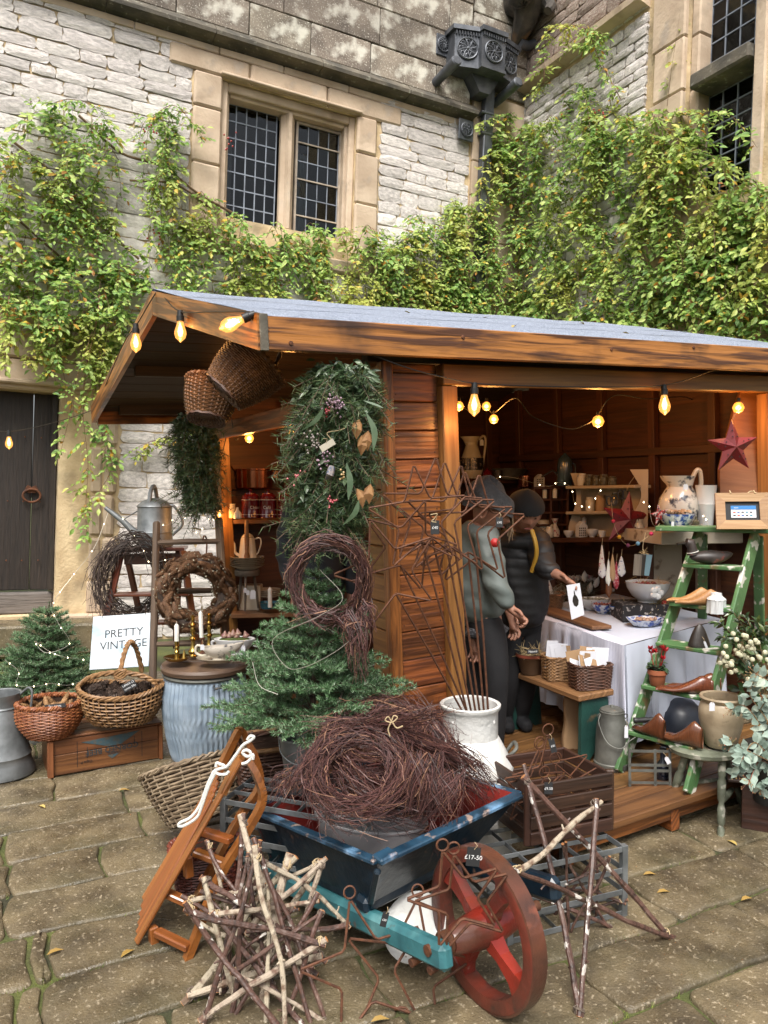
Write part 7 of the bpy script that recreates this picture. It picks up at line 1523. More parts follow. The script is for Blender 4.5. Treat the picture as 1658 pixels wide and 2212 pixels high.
LT('small_bowl','little white footed bowl left of the china house','bowl',1228,1160,RD(1228,1160)-.08,bowl_prof(12,14),m_white);LT('small_bowl','little white bowl right of the china house','bowl',1279,1160,RD(1279,1160)-.08,bowl_prof(14,17),m_white)
t=thing('storage_tin','cream tin with dark lettering on the dark shelf','tin',P(1171,1160,RD(1171,1160,2.2)));s=RD(1171,1160,2.2)/F;MB().lathe([(17*s,0),(17*s,36*s),(18*s,37*s),(16*s,38*s),(0,38*s)],24).build('body',m_cream,t);text('lettering','HOME',8*s,M.Translation((0,-17.4*s,18*s))@M.Rotation(PI/2,4,'X'),m_ink,t,.0003)
p=P(1198,1160,RD(1198,1160,2.15));t=thing('gift_bag','small floral cellophane bag tied at the neck on the dark shelf','bag',p);s=p.y/F;m_floral=mat('floral cotton',(.62,.56,.5),(.36,.06,.09),rough=.85,scale=(45,45,45),ramp=(.56,.62),spots=((.12,.18,.1),50,.62,.68,.8));MB().lathe([(0,0),(11*s,1*s),(10*s,14*s),(4*s,26*s),(3*s,29*s),(8*s,40*s),(0,38*s)],12).build('bag',m_floral,t)
for k,(u,v,h)in enumerate(((1248,1108,40),(1261,1106,36),(1192,1128,24),(1176,1076,18),(1198,1076,18))):
    d=RD(u,v,2.2);LT('white_candle',['slim white taper in front of the cream unit, left','slim white taper in front of the cream unit, right','white dipped candle by the floral bag','white jar candle in the left crate pigeonhole','white jar candle in the right crate pigeonhole'][k],'candle',u,v+50 if k<2 else v+(32 if k==2 else 0),d,[(5,0),(5,h),(2,h+3),(0,h+4)],m_wax,12)
t=thing('crate_shelves','dark wooden crate used as pigeonhole shelves','shelf',P(1150,1162,RD(1150,1162,2.28)));I=INV[t.name];dk=RD(1190,1100,2.25)
for u in(1150,1186,1222):boxo('divider',I@P(u,1162,dk),I@P(u,1056,dk),.12,.016,m_inner,t,up=(1,0,0))
for v in(1055,1080,1108,1134):boxo('shelf_board',I@P(1148,v,dk),I@P(1224,v-1,dk),.12,.014,m_inner,t)
t,s=jug('enamel_pot','tall blue grey enamel pot standing high on the crate shelves','coffee pot',1219,1050,RD(1219,1050,2.25),[(16,0),(17,2),(16,50),(15,56),(12,62),(4,68),(3,71),(0,72)],mat('blue grey enamel',(.045,.075,.1),(.03,.05,.07),rough=.25,scale=(6,6,6),coat=.4),([(15,50),(22,44),(22,20),(15,14)],1.6));MB().tube([V((-15,0,24))*s,V((-26,0,34))*s,V((-50,0,20))*s],[3*s,2.4*s,2*s],8).build('spout',m_lastd,t)
# shelf on the back wall with the tall jug
t=thing('back_shelf','dark shelf on the back wall of the stall behind the visitors','shelf',P(1050,1040,6.0));I=INV[t.name];boxo('shelf_board',I@(SF@sp_(968,1040,1,2.25)),I@(SF@sp_(1105,1040,1,2.25)),.26,.03,m_inner,t)
DJ=SW(1021,1034,1,2.2).y
t,s=jug('water_jug','tall cream water jug with black print and tag on the back shelf','jug',1018,1034,DJ,[(17,0),(20,3),(26,22),(26,34),(18,56),(13,72),(14,82),(19,90),(18,90),(12,74),(0,60)],m_cream,([(15,84),(26,92),(30,80),(27,50),(24,30)],2.6),lambda a,i:1+(.3*max(0,math.cos(a-PI))**4 if 5<i<9 else 0));ptag(t,1040,956,DJ-.1,8,13)
MB().sheet(lambda a,b:tuple(V(((26.6)*s*math.sin((a-.5)*2.4+0),-26.6*s*math.cos((a-.5)*2.4)*(1 if True else 1),(18+26*b)*s))*1.0),16,8).build('printed_scene',mat('black print',(.02,.018,.018),(.25,.2,.17),rough=.2,scale=(40,40,40),ramp=(.55,.65)),t)
LT('enamel_basin','dark rimmed enamel basin on the back shelf right of the tall jug','basin',1100,1036,SW(1100,1036,1,2.1).y,[(24,0),(26,3),(36,20),(39,22),(37,24),(32,20),(0,4)],m_zincd);LT('copper_pot','small copper pot in the shadow of the back shelf','pan',1136,1052,SW(1136,1052,1,2.0).y,[(17,0),(18,2),(18,24),(19,25),(17,25),(0,3)],m_copper)
GD=[('small brown bottle at the left end of the dark shelf',1158,1161,2.12,[(8,0),(8,18),(3,24),(3,32),(0,32)],m_jar),('stubby cream jar between the tin and the floral bag',1186,1161,2.1,[(8,0),(9,2),(9,18),(7,21),(7,24),(0,24)],m_cream),('little white cup at the foot of the red star',1300,1160,2.05,[(6,0),(9,12),(9,14),(8,14),(0,3)],m_white),('tall clear jar of pegs behind the red star',1330,1106,2.2,[(11,0),(12,2),(12,34),(9,38),(9,42),(0,42)],m_jar),
      ('kraft labelled jar on the middle shelf of the cream unit',1296,1106,2.2,[(10,0),(10,28),(8,31),(9,36),(0,36)],m_kraft),('second kraft labelled jar on the middle shelf',1274,1106,2.2,[(10,0),(10,24),(8,27),(9,32),(0,32)],m_cream),('dark enamel mug on the back shelf before the basin',1075,1036,2.0,[(9,0),(10,20),(0,20)],m_lastd),('red enamel lantern on the back shelf behind the beanie',1052,1040,1.9,[(10,0),(12,10),(8,22),(3,26),(0,30)],m_oxblood),
      ('cream pitcher at the far end of the dark shelf',1378,1161,2.1,[(10,0),(14,10),(12,24),(8,32),(10,40),(0,38)],m_cream),('brown glass medicine bottle beside the white vase',1502,1142,None,[(7,0),(7,16),(2.5,20),(2.5,26),(0,26)],m_jar)]
for lb,u,v,xp,pf,m in GD:LT('shelf_ornament',lb,'ornament',u,v,4.1 if xp is None else(RD(u,v,xp)if u>1100 else SW(u,v,1,xp).y),pf,m,18)
# hanging fabric birds and hearts
m_flor2=mat('blue floral cotton',(.6,.58,.58),(.1,.12,.25),rough=.85,scale=(55,55,55),ramp=(.56,.62),spots=((.4,.06,.1),48,.6,.66,.9));m_rosy=mat('red sequin cloth',(.3,.02,.04),(.55,.3,.3),rough=.4,scale=(80,80,80),ramp=(.5,.6))
BR=[(1299,1175,1235,9,m_floral,'red flecked fabric bird hanging highest, left'),(1300,1200,1248,12,m_flor2,'blue floral fabric cone on the left of the hanging bunch'),(1313,1205,1265,8,m_wax,'plain cream fabric bird in the middle of the bunch'),(1322,1195,1255,10,m_kraft,'brown paper wrapped bird in the middle of the bunch'),(1330,1210,1272,9,m_rosy,'glittering red fabric bird low in the bunch'),(1341,1200,1245,13,m_flor2,'blue floral fabric cone on the right of the hanging bunch'),(1166,1190,1230,16,m_floral,'floral lavender bag hanging by the black coat, top'),(1176,1222,1262,14,m_floral,'pink floral bag hanging by the black coat, middle'),(1184,1252,1290,14,m_floral,'pale floral bag hanging by the black coat, bottom'),(1314,1225,1290,10,m_lastb,'brown wooden bird hanging behind the fabric ones')]
for u,v0,v1,w,m,lb in BR:
    d=4.35 if u>1250 else 4.75;s=d/F;t=thing('fabric_bird',lb,'ornament',P(u,v1,d),group='hanging fabric ornaments');h=(v1-v0)*s;MB().sheet(lambda a,b:((w*(1-b)**.7*(b*6+.15 if b<.14 else 1))*s*math.cos(2*PI*a)*.9+(rnd(0,0)),w*.5*(1-b)**.7*s*math.sin(2*PI*a),h*b),12,10,closed_u=True).build('body',m,t);MB().tube([V((0,0,h*.97)),V((.004,0,h+14*s))],.001,4).build('hanging_string',m_string2,t)
t=thing('gift_tags','bunch of blue grey card tags on twine hung from the cream plank','tags',P(1390,1240,4.1));s=4.1/F
for x,m in((-14,m_grain),(-6,m_lastd),(2,mat('teal card',(.12,.2,.24),rough=.7)),(6,mat('teal card',(.12,.2,.24)))):MB().box((0,0,0),(17*s,1.2*s,46*s)).build('tag',m,t,M.Translation((x*s,x*.02*s,20*s))@M.Rotation(.12+x*.004,4,'Y'),smooth=False)
MB().tube(spline([V((0,0,40))*s,V((-4,-3,60))*s,V((2,-3,92))*s],4),.0016,5).build('twine',m_string2,t);straw(t,V((0,-4*s,44*s)),6*s,14,14*s)
t=thing('felt_garland','string of coloured felt balls looping across the red star','garland',P(1340,1150,4.45));gpts=[(1320,1085),(1324,1126),(1337,1160),(1356,1178),(1377,1174),(1406,1153),(1425,1130)]
wpart(MB().tube(spline([P(u,v,4.4 if u<1370 else 4.1)for u,v in gpts],5),.0014,4),'string',m_string2,t)
for k,(u,v)in enumerate(gpts[1:6]):wpart(MB().lathe([(0,-.012),(.009,-.008),(.012,0),(.009,.008),(0,.012)],10,M.Translation(P(u,v,4.38 if u<1370 else 4.08))),'felt_ball',mat('felt %d'%k,[(.5,.03,.08),(.6,.32,.02),(.2,.05,.12),(.12,.25,.35),(.55,.03,.1)][k],rough=.9),t)
t=thing('scissors','black handled scissors hanging on the cream shelf unit','scissors',P(1318,1095,5.0));s=RD(1345,1075)/F
for cx_,cy_ in((1320,1082),(1345,1068)):
    for o_ in(-5,5):wpart(MB().tube([P(cx_+o_+6*math.cos(a),cy_+10*math.sin(a),RD(1345,1075)-.1)for a in[i*.4 for i in range(16)]],.004,6,closed=True),'handle',m_black2,t)
# ================================================================ stool, stoneware pot, bottle crate, flowers at the right
m_stoolp=mat('flaking green white paint',(.2,.22,.16),(.1,.11,.075),rough=.6,scale=(14,14,14),spots=((.5,.48,.4),18,.58,.66,.8),spots2=((.13,.06,.03),9,.62,.7,.8),bump=.4,bscale=50)
t=thing('turned_stool','small stool with flaking paint and turned legs on the paving','stool',G(1510,1770));I=INV[t.name];ds=3.4;sz_=P(1520,1610,ds).z
sc_=P(1520,1612,ds);wpart(MB().lathe([(.0,-.03),(.13,-.03),(.145,-.022),(.15,-.005),(.14,0),(0,0)],30,M.Translation(sc_)@M.Diagonal((1.02,.85,1,1))),'seat',m_stoolp,t)
tl_=[(r_*.78,h_)for r_,h_ in[(.017,0),(.02,.03),(.013,.045),(.021,.06),(.022,.12),(.014,.15),(.022,.165),(.024,.24),(.016,.262),(.022,.275),(.02,.36)]]
def leg(a,b):a,b=V(a),V(b);L=(b-a).length;k=L/.36;wpart(MB().lathe([(r,h*k)for r,h in tl_],14,M.Translation(a)@rot_to(b-a).to_4x4()@M.Rotation(PI/2,4,'Y')),'leg',m_stoolp,t)
feet=[G(1437,1762),G(1556,1806),G(1608,1752),G(1500,1722)]
tops=[sc_+V((-.09,-.03,-.02)),sc_+V((.05,-.07,-.02)),sc_+V((.1,.05,-.02)),sc_+V((-.03,.08,-.02))]
for a,b in zip(feet,tops):leg(a,b)
for i,j,h in((0,3,.45),(1,2,.42),(0,2,.5)):wpart(MB().tube([feet[i].lerp(tops[i],h),feet[i].lerp(tops[i],h).lerp(feet[j].lerp(tops[j],h),.5),feet[j].lerp(tops[j],h)],[.01,.015,.01],10),'stretcher',m_stoolp,t)
d=3.38;s=d/F;t=thing('stoneware_pot','large buff stoneware pot with one handle and white tag on the stool','pot',P(1556,1610,d));m_stw=mat('buff stoneware',(.46,.37,.25),(.36,.28,.18),rough=.4,scale=(5,5,16),bump=.2,bscale=40,spots=((.24,.18,.11),30,.64,.7,.5),coat=.1)
MB().lathe([(r*s,h*s)for r,h in[(30,0),(32,2),(38,24),(46,58),(47,78),(43,92),(40,97),(44,102),(46,106),(44,110),(38,108),(37,98),(42,80),(0,10)]],40).build('body',m_stw,t);MB().tube(spline([V((36,-26,88))*s,V((42,-38,84))*s,V((46,-34,66))*s,V((38,-26,60))*s],5),5*s,8).build('handle',m_stw,t);ptag(t,1537,1526,d-49*s,12,19)
t=thing('wire_bottle_crate','old wire bottle crate on the stall floor under the ladder','crate',SW(1405,1725,2,.1));d=3.42
def wp(u,v,dd=0):return P(u,v,d+dd)
for dd in(0,.16):
    for v in(1622,1652,1664,1690,1724):wpart(MB().bar(wp(1358,v,dd),wp(1446+(8 if v<1640 else 0),v+1,dd),.003,.012),'band',m_zincd,t,smooth=False)
    for u in(1359,1414,1446):wpart(MB().bar(wp(u,1618,dd),wp(u+1,1728,dd),.012,.003,up=(0,1,0)),'upright',m_zincd,t,smooth=False)
for v in(1622,1690,1724):
    for u in(1358,1446):wpart(MB().bar(wp(u,v),wp(u,v,.16),.003,.012),'band',m_zincd,t,smooth=False)
wpart(MB().tube(spline([wp(1358,1625),wp(1356,1605),wp(1372,1592)],4),.0025,5),'wire_handle',m_zincd,t)
t=LT('glass_bottle','dark glass bottle with a white tag in the wire crate','bottle',1430,1722,3.5,[(14,0),(15,2),(15,62),(12,74),(6,84),(5.5,104),(7,105),(7,110),(0,110)],mat('black glass',(.01,.012,.02),rough=.06,coat=.5),24);INV[t.name]=M.Translation(P(1430,1722,3.5)).inverted();ptag(t,1441,1642,3.4,9,17,rz=-.5)
t=thing('dark_box','dark red brown wooden box under the flower bucket at the right edge','box',G(1600,1830));o_=G(1598,1838);crate_box(t,G(1600,1790),(.9,-.42,0),(.42,.9,0),.4,.4,.21,m_darkcr,1,.014,.002);boxo('lid',INV[t.name]@(G(1600,1790)+V((.0,.18,.21))),INV[t.name]@(G(1600,1790)+V((.53,-.0,.21))),.36,.014,m_darkcr,t)
fb2=G(1652,1740);LT('flower_bucket','dark metal bucket of eucalyptus on the box at the right edge','bucket',1672,1730,3.3,[(44,0),(46,3),(62,120),(64,122),(60,122),(0,100)],mat('dark bucket metal',(.07,.075,.08),(.04,.042,.046),rough=.45,metal=.5,scale=(8,8,8)))
m_euc=mat('eucalyptus leaves',(.28,.36,.3),rough=.6,island=[(0,(.16,.23,.18)),(.5,(.27,.36,.3)),(1,(.42,.48,.38))]);m_holly=mat('glossy dark leaves',(.03,.06,.02),rough=.28,island=[(0,(.015,.035,.012)),(.7,(.045,.085,.022)),(1,(.09,.12,.03))]);m_berry=mat('white berries',(.72,.7,.5),(.6,.58,.4),rough=.4,scale=(40,40,40))
t=thing('eucalyptus_bunch','bunch of grey green eucalyptus with seed heads at the right edge','foliage',P(1640,1640,3.2));d=3.15;s=d/F;lf=MB();st=MB();sd2=MB();sg=[]
EU=[[(1650,1640),(1620,1560),(1585,1520),(1555,1530)],[(1655,1650),(1610,1600),(1580,1640),(1570,1660)],[(1655,1640),(1640,1560),(1600,1500),(1605,1470)],[(1660,1660),(1620,1640),(1595,1690)],[(1660,1600),(1640,1520),(1650,1480)],[(1660,1650),(1600,1620),(1550,1600)],[(1665,1640),(1650,1680),(1620,1700)],[(1660,1580),(1620,1540),(1640,1500)],[(1668,1560),(1650,1480),(1610,1450)]]
for br in EU:
    pts=spline([P(u+20,v+4,d+rnd(-.1,.06))for u,v in br],8);st.tube(pts,.002,5)
    for i in range(2,len(pts)):
        for k in(-1,1):
            dv=(pts[i]-pts[i-1]).normalized();a=dv.cross(V((0,1,0)))*k+dv*.5+V((0,rnd(-.8,.2),rnd(-.4,.2)))
            if R.random()<.55:(sg.append((pts[i].copy(),a,V((0,-1,.4))+rv(.5),rnd(20,28)*s))if R.random()<.35 else lf.leaf(pts[i],a,V((0,-1,.4))+rv(.5),rnd(18,27)*s,rnd(13,18)*s,.08,.1))
    for i in range(14):q=pts[-1]+rv(.03);sd2.tube([pts[-2],q],.0006,3,cap=False);sd2.lathe([(0,-.003),(.0028,0),(0,.004)],5,M.Translation(q))
wpart(lf,'foliage',m_euc,t,smooth=False,kind='stuff');wpart(st,'stems',m_stemred,t,kind='stuff');wpart(sd2,'seed_heads',mat('russet seeds',(.35,.14,.07),rough=.7,island=[(0,(.4,.12,.06)),(.5,(.3,.16,.08)),(1,(.42,.36,.12))]),t,kind='stuff')
lv=MB().leaf((0,0,0),(1,0,0),(0,0,1),1,.62,.08,.1).mesh('leaf',m_euc,False)
for q,dv,u_,l in sg:ob('leaf',lv,t,INV[t.name]@M.Translation(q)@rot_to(dv,u_).to_4x4()@M.Scale(l,4))
t=thing('berry_sprays','sprays of round white berries with dark leaves beside the green ladder','berries',P(1640,1520,3.35));d=3.3;s=d/F;st=MB();be=MB();lf=MB()
hubs=[(1580,1402),(1600,1386),(1622,1392),(1636,1410),(1610,1412),(1590,1420),(1562,1428),(1645,1440),(1652,1462),(1630,1475),(1640,1390),(1572,1440)]
nb=0
for u,v in hubs:
    p0=P(1660,1520,d);p1=P(u,v,d+rnd(-.08,.08));st.tube(spline([p0,p0.lerp(p1,.6)+V((0,0,.02)),p1],5),.0018,4)
    for k in range(5):
        q=p1+V((rnd(-.035,.035),rnd(-.03,.02),rnd(-.03,.035)));st.tube([p1-V((0,0,.03)),q],.0009,3);nb+=1
        wpart(MB().lathe([(0,-.011),(.009,-.006),(.011,0),(.009,.007),(0,.011)],8,M.Translation(q)),'berry',m_berry,t)
for i in range(60):u,v=rnd(1590,1665),rnd(1390,1500);lf.leaf(P(u,v,d+rnd(0,.12)),rv(1),V((0,-1,.3))+rv(.4),rnd(24,36)*s,rnd(14,20)*s,.1,.1)
wpart(st,'stems',m_stem,t,kind='stuff');wpart(lf,'foliage',m_holly,t,smooth=False,kind='stuff')
t=thing('evergreen_shrub','glossy dark evergreen sprigs rising behind the white berries','foliage',P(1630,1450,3.5));lf=MB();st=MB();d=3.5;s=d/F
for(u0,v0,u1,v1)in((1640,1440,1552,1345),(1640,1440,1585,1325),(1650,1440,1610,1335),(1655,1440,1636,1345),(1640,1440,1560,1375),(1660,1440,1662,1335),(1650,1440,1600,1370),(1655,1430,1640,1370)):
    pts=spline([P(u0,v0,d),P((u0+u1)/2+8,(v0+v1)/2,d+rnd(-.06,.06)),P(u1,v1,d+rnd(-.1,.1))],6);st.tube(pts,.0025,4)
    for i in range(3,len(pts)):
        for k in range(4):lf.leaf(pts[i],(pts[i]-pts[i-1]).normalized()*.8+rv(1),V((0,-.6,1))+rv(.4),rnd(15,24)*s,rnd(6,9)*s,.15,.15)
wpart(st,'stems',m_stem,t,kind='stuff');wpart(lf,'foliage',m_holly,t,smooth=False,kind='stuff')
# ================================================================ people
def cloth_fold(p):return .003*math.sin(p.z*48+4*math.sin(p.x*11+p.y*5))+.003*math.sin(p.x*67+p.z*33)+.002*math.sin(p.z*90+p.x*30)
def quilt(p):return .006*abs(math.sin(p.z*60+p.x*3))**.5-.004+.004*math.sin(p.x*40+p.z*25)
def skin(name,J,E,m,parent,sub=2,disp=None):  # J: {key: (point, radius)}; one continuous surface grown round a skeleton
    keys=list(J);me=bpy.data.meshes.new(name);me.from_pydata([tuple(J[k][0])for k in keys],[(keys.index(a),keys.index(b))for a,b in E],[])
    o=bpy.data.objects.new(name,me);C.objects.link(o);md=o.modifiers.new('s','SKIN');md.use_smooth_shade=True;md.branch_smoothing=.6
    for i,k in enumerate(keys):
        r=J[k][1];me.skin_vertices[0].data[i].radius=(r,r)if not isinstance(r,tuple)else r
    me.skin_vertices[0].data[0].use_root=True
    s2=o.modifiers.new('u','SUBSURF');s2.levels=sub;s2.render_levels=sub
    dg=bpy.context.evaluated_depsgraph_get();dg.update();nm=bpy.data.meshes.new_from_object(o.evaluated_get(dg));bpy.data.objects.remove(o)
    if disp:
        for v_,n_ in[(v_,v_.normal.copy())for v_ in nm.vertices]:v_.co+=n_*disp(v_.co)
    nm.materials.clear();nm.materials.append(m);nm.polygons.foreach_set('use_smooth',[True]*len(nm.polygons));return ob(name,nm,parent,INV[parent.name])
def hand(J,E,wrist,w,d,side,k,curl=.5,spread=.16,sc=1.0):  # palm and five fingers; d points along the hand, side towards the thumb
    w,d,side=V(w),V(d).normalized(),V(side);side=(side-d*side.dot(d)).normalized();pn=d.cross(side).normalized()
    J[k+'p']=(w+d*.04*sc,(.044*sc,.028*sc));E.append((wrist,k+'p'));J[k+'q']=(w+d*.078*sc,(.046*sc,.022*sc));E.append((k+'p',k+'q'))
    for i,L in enumerate((.072,.08,.074,.058)):
        o=(1.5-i)*.021*sc;a=w+d*.088*sc+side*o;dd=(d+side*(1.5-i)*spread*.5).normalized();prev=k+'q';c=a;cu=0
        for j,f in enumerate((.45,.32,.23)):
            cu+=curl*(.5 if j==0 else .8);c=c+(dd*math.cos(cu)+pn*math.sin(cu))*L*f*sc*1.05;key=k+str(i)+str(j);J[key]=(c,(.0088-.001*j)*sc);E.append((prev,key));prev=key
    a=w+d*.025*sc+side*.03*sc;J[k+'t0']=(a,.013*sc);E.append((k+'p',k+'t0'));b=a+(d*.6+side*.55+pn*.3).normalized()*.04*sc;J[k+'t1']=(b,.0105*sc);E.append((k+'t0',k+'t1'));J[k+'t2']=(b+(d*.85+side*.1+pn*.55).normalized()*.032*sc,.009*sc);E.append((k+'t1',k+'t2'))
m_skin=mat('skin',(.36,.18,.12),(.3,.135,.085),rough=.55,scale=(20,20,20),sub=.05)
m_coatg=mat('sage rain jacket',(.17,.2,.19),(.11,.135,.128),rough=.6,scale=(7,7,7),bump=.5,bscale=12);m_navy=mat('navy coat',(.012,.014,.02),(.02,.023,.032),rough=.75,scale=(6,6,6),bump=.4,bscale=10)
m_puff=mat('black quilted jacket',(.006,.006,.007),(.012,.012,.014),rough=.6,scale=(5,5,5),bump=.8,bscale=9);m_jean=mat('dark trousers',(.006,.006,.008),(.011,.011,.013),rough=.85,scale=(12,12,12),bump=.3,bscale=20);m_knit=mat('charcoal knit',(.045,.047,.052),(.07,.072,.078),rough=.95,scale=(20,20,20),bump=.7,bscale=60);m_hair=mat('fair hair',(.3,.2,.11),(.2,.12,.06),rough=.5,scale=(60,60,9));m_boot=mat('dark boots',(.012,.011,.01),rough=.5)
def headmesh(root,c,look,r=.1,up=(0,0,1)):  # skull with brow, nose, lips, chin, ears
    y=V(look).normalized();z=V(up);z=(z-y*z.dot(y)).normalized();x=y.cross(z);mx=M((x,y,z)).transposed().to_4x4();mx.translation=V(c);mb=MB()
    def f(a,b):
        th=2*PI*a;ph=PI*b;sx,sy,sz=math.sin(ph)*math.cos(th),math.sin(ph)*math.sin(th),-math.cos(ph);k=1.0;p=V((sx*.078,sy*.096,sz*.115))
        if sz<-.15:p.x*=1+sz*.28;p.y*=1+sz*.12  # jaw
        fr_=max(0,sy)
        p.y+=fr_**6*(.022*math.exp(-((sz+.12)/.14)**2)*math.exp(-(sx/.16)**2)-.008*math.exp(-((sz-.05)/.08)**2)*(math.exp(-((abs(sx)-.36)/.15)**2))+.008*math.exp(-((sz+.42)/.07)**2)*math.exp(-(sx/.3)**2)+.006*math.exp(-((sz-.2)/.1)**2)+.01*math.exp(-((sz+.72)/.14)**2)*math.exp(-(sx/.35)**2))
        return mx@(p*(r/.1))
    mb.sheet(f,40,30,closed_u=True)
    for sx in(-1,1):mb.tube([mx@(V((sx*.078,-.008,-.01+.03*math.sin(t_)))*(r/.1)+V((sx*.006,-.012*math.cos(t_),0)))for t_ in[i*.6 for i in range(11)]],.006,6)
    return mb,mx
m_brow=mat('brows',(.05,.03,.02),rough=.8);m_lip=mat('lips',(.3,.1,.085),rough=.5);m_eye=mat('eyes',(.03,.025,.02),rough=.2)
def face(root,hx,k=.96):  # eyes, brows and mouth set on the head
    for sx in(-1,1):
        wpart(MB().lathe([(0,-.007),(.009,0),(0,.007)],8,hx@M.Translation((sx*.03*k,.083*k,.008*k))),'eye',m_eye,root);wpart(MB().tube([hx@(V((sx*.014,.094,.024))*k),hx@(V((sx*.03,.093,.029))*k),hx@(V((sx*.047,.082,.024))*k)],[.003,.004,.002],5),'brow',m_brow,root)
    wpart(MB().tube([hx@(V((x,.093-abs(x)*.25,-.05))*k)for x in(-.024,-.01,.01,.024)],[.002,.005,.005,.002],6),'mouth',m_lip,root)
def person(label,c0):return thing('person',label,'person',c0)
# visitor in the sage jacket
d1_=3.8;t=person('person in a sage green jacket and grey beanie leaning over the table',SW(1050,1560,2,.1)+V((0,.2,0)))
q=lambda u,v,dd=0:P(u,v,d1_+dd)
hip,chest,neck=q(1040,1330,.05),q(1022,1185,0),q(1040,1128,-.02);ft=SW(1045,1600,2,.1).z
J={'hip':(hip,(.15,.12)),'waist':(q(1022,1265,.02),(.14,.115)),'chest':(chest,(.165,.125)),'sh':(q(1034,1150,0),(.11,.09)),'neck':(neck,.055),'nk2':(q(1062,1108,-.03),.05),
     'rs':(q(1046,1160,-.14),.072),'re':(q(1072,1262,-.2),.055),'rw':(q(1100,1314,-.22),.032),'ls':(q(1004,1165,.12),.07),'le':(q(1006,1290,.05),.052),'lw':(q(1020,1362,0),.034),
     'rh':(q(1060,1350,-.06),.09),'rk':(q(1072,1460,-.1),.062),'ra':(V((q(1066,1560).x,d1_-.05,ft+.06)),.045),'rt':(V((q(1084,1570).x,d1_-.14,ft+.035)),.036),'lh':(q(1022,1350,.1),.09),'lk':(q(1030,1460,.08),.06),'la':(V((q(1028,1560).x,d1_+.12,ft+.06)),.045),'lt':(V((q(1044,1570).x,d1_+.03,ft+.035)),.036)}
E_=[('hip','waist'),('waist','chest'),('chest','sh'),('sh','neck'),('neck','nk2'),('sh','rs'),('rs','re'),('re','rw'),('sh','ls'),('ls','le'),('le','lw'),('hip','rh'),('rh','rk'),('rk','ra'),('ra','rt'),('hip','lh'),('lh','lk'),('lk','la'),('la','lt')]
def grow(J,k,f=1.14):return{a:(J[a][0],tuple(x*f for x in J[a][1])if isinstance(J[a][1],tuple)else J[a][1]*f)for a in k}
Jb={a:((b[0],tuple(x*.86 for x in b[1]))if isinstance(b[1],tuple)else(b[0],b[1]*.86))for a,b in J.items()};Eb=list(E_)
hand(Jb,Eb,'rw',J['rw'][0],V((.75,-.1,-.55)),V((.3,-.8,.5)),'r',1.15,.1,.82);hand(Jb,Eb,'lw',J['lw'][0],V((.2,0,-1)),V((.6,-.8,0)),'l',.6)
skin('body',Jb,Eb,m_skin,t)
tk=['hip','waist','chest','sh','rs','re','rw','ls','le','lw'];Jc=grow(J,tk,1.08);Jc['neck']=(J['neck'][0],.074);Jc['sh']=(J['sh'][0],(.135,.105));Jc['re']=(J['re'][0],.062);Jc['waist']=(J['waist'][0],(.17,.14));Jc['hip']=(J['hip'][0]-V((0,0,.05)),(.185,.155));Jc['rw']=(J['re'][0].lerp(J['rw'][0],1.06),.042);Jc['lw']=(J['le'][0].lerp(J['lw'][0],.93),.046);skin('jacket',Jc,[e2 for e2 in E_ if e2[0]in Jc and e2[1]in Jc],m_coatg,t,4,cloth_fold)
lk=['hip','waist','rh','rk','ra','rt','lh','lk','la','lt'];skin('trousers',grow(J,lk,1.02),[e2 for e2 in E_ if e2[0]in lk and e2[1]in lk],m_jean,t)
Js={'a':(q(1044,1340,.03),(.178,.15)),'b':(q(1046,1380,.03),(.185,.158))};skin('patterned_top',Js,[('a','b')],mat('patterned knit',(.02,.02,.024),(.11,.11,.12),rough=.9,scale=(70,70,70),ramp=(.5,.58)),t,1)
hb_,hmx=headmesh(t,q(1060,1104,-.06),(.86,-.42,-.4),.094);wpart(hb_,'head',m_skin,t);face(t,hmx,.94)
bn=MB();bn.sheet(lambda a,b:hmx@V((.108*math.sin(PI*(.5+.5*b))**.6*math.cos(2*PI*a)*(1.06+.05*math.sin(a*25+b*5)),.125*math.sin(PI*(.5+.5*b))**.6*math.sin(2*PI*a)*(1+.05*math.sin(a*31))-.05*b-.02,.022-.045*max(0,-math.sin(2*PI*a))*(1-b)+.13*b**.8+.01*math.sin(a*19+b*9))),40,14,closed_u=True);wpart(bn,'beanie',m_knit,t)
hr=MB()
for i in range(70):a=rnd(PI*.62,PI*1.5);p0=hmx@V((.085*math.cos(a),.1*math.sin(a),.03));hr.tube([p0,p0+V((.004,0,-.06)),p0+V((rnd(-.02,.02),rnd(-.02,.02),-rnd(.1,.15)))],[.004,.004,.001],4)
wpart(hr,'hair',m_hair,t,kind='stuff')
wpart(MB().lathe([(0,0),(.02,.002),(.022,.01),(.012,.02),(0,.022)],10,M.Translation(q(1068,1172,-.27))@M.Rotation(PI/2,4,'X')),'red_badge',mat('red badge',(.5,.02,.02),rough=.5),t)
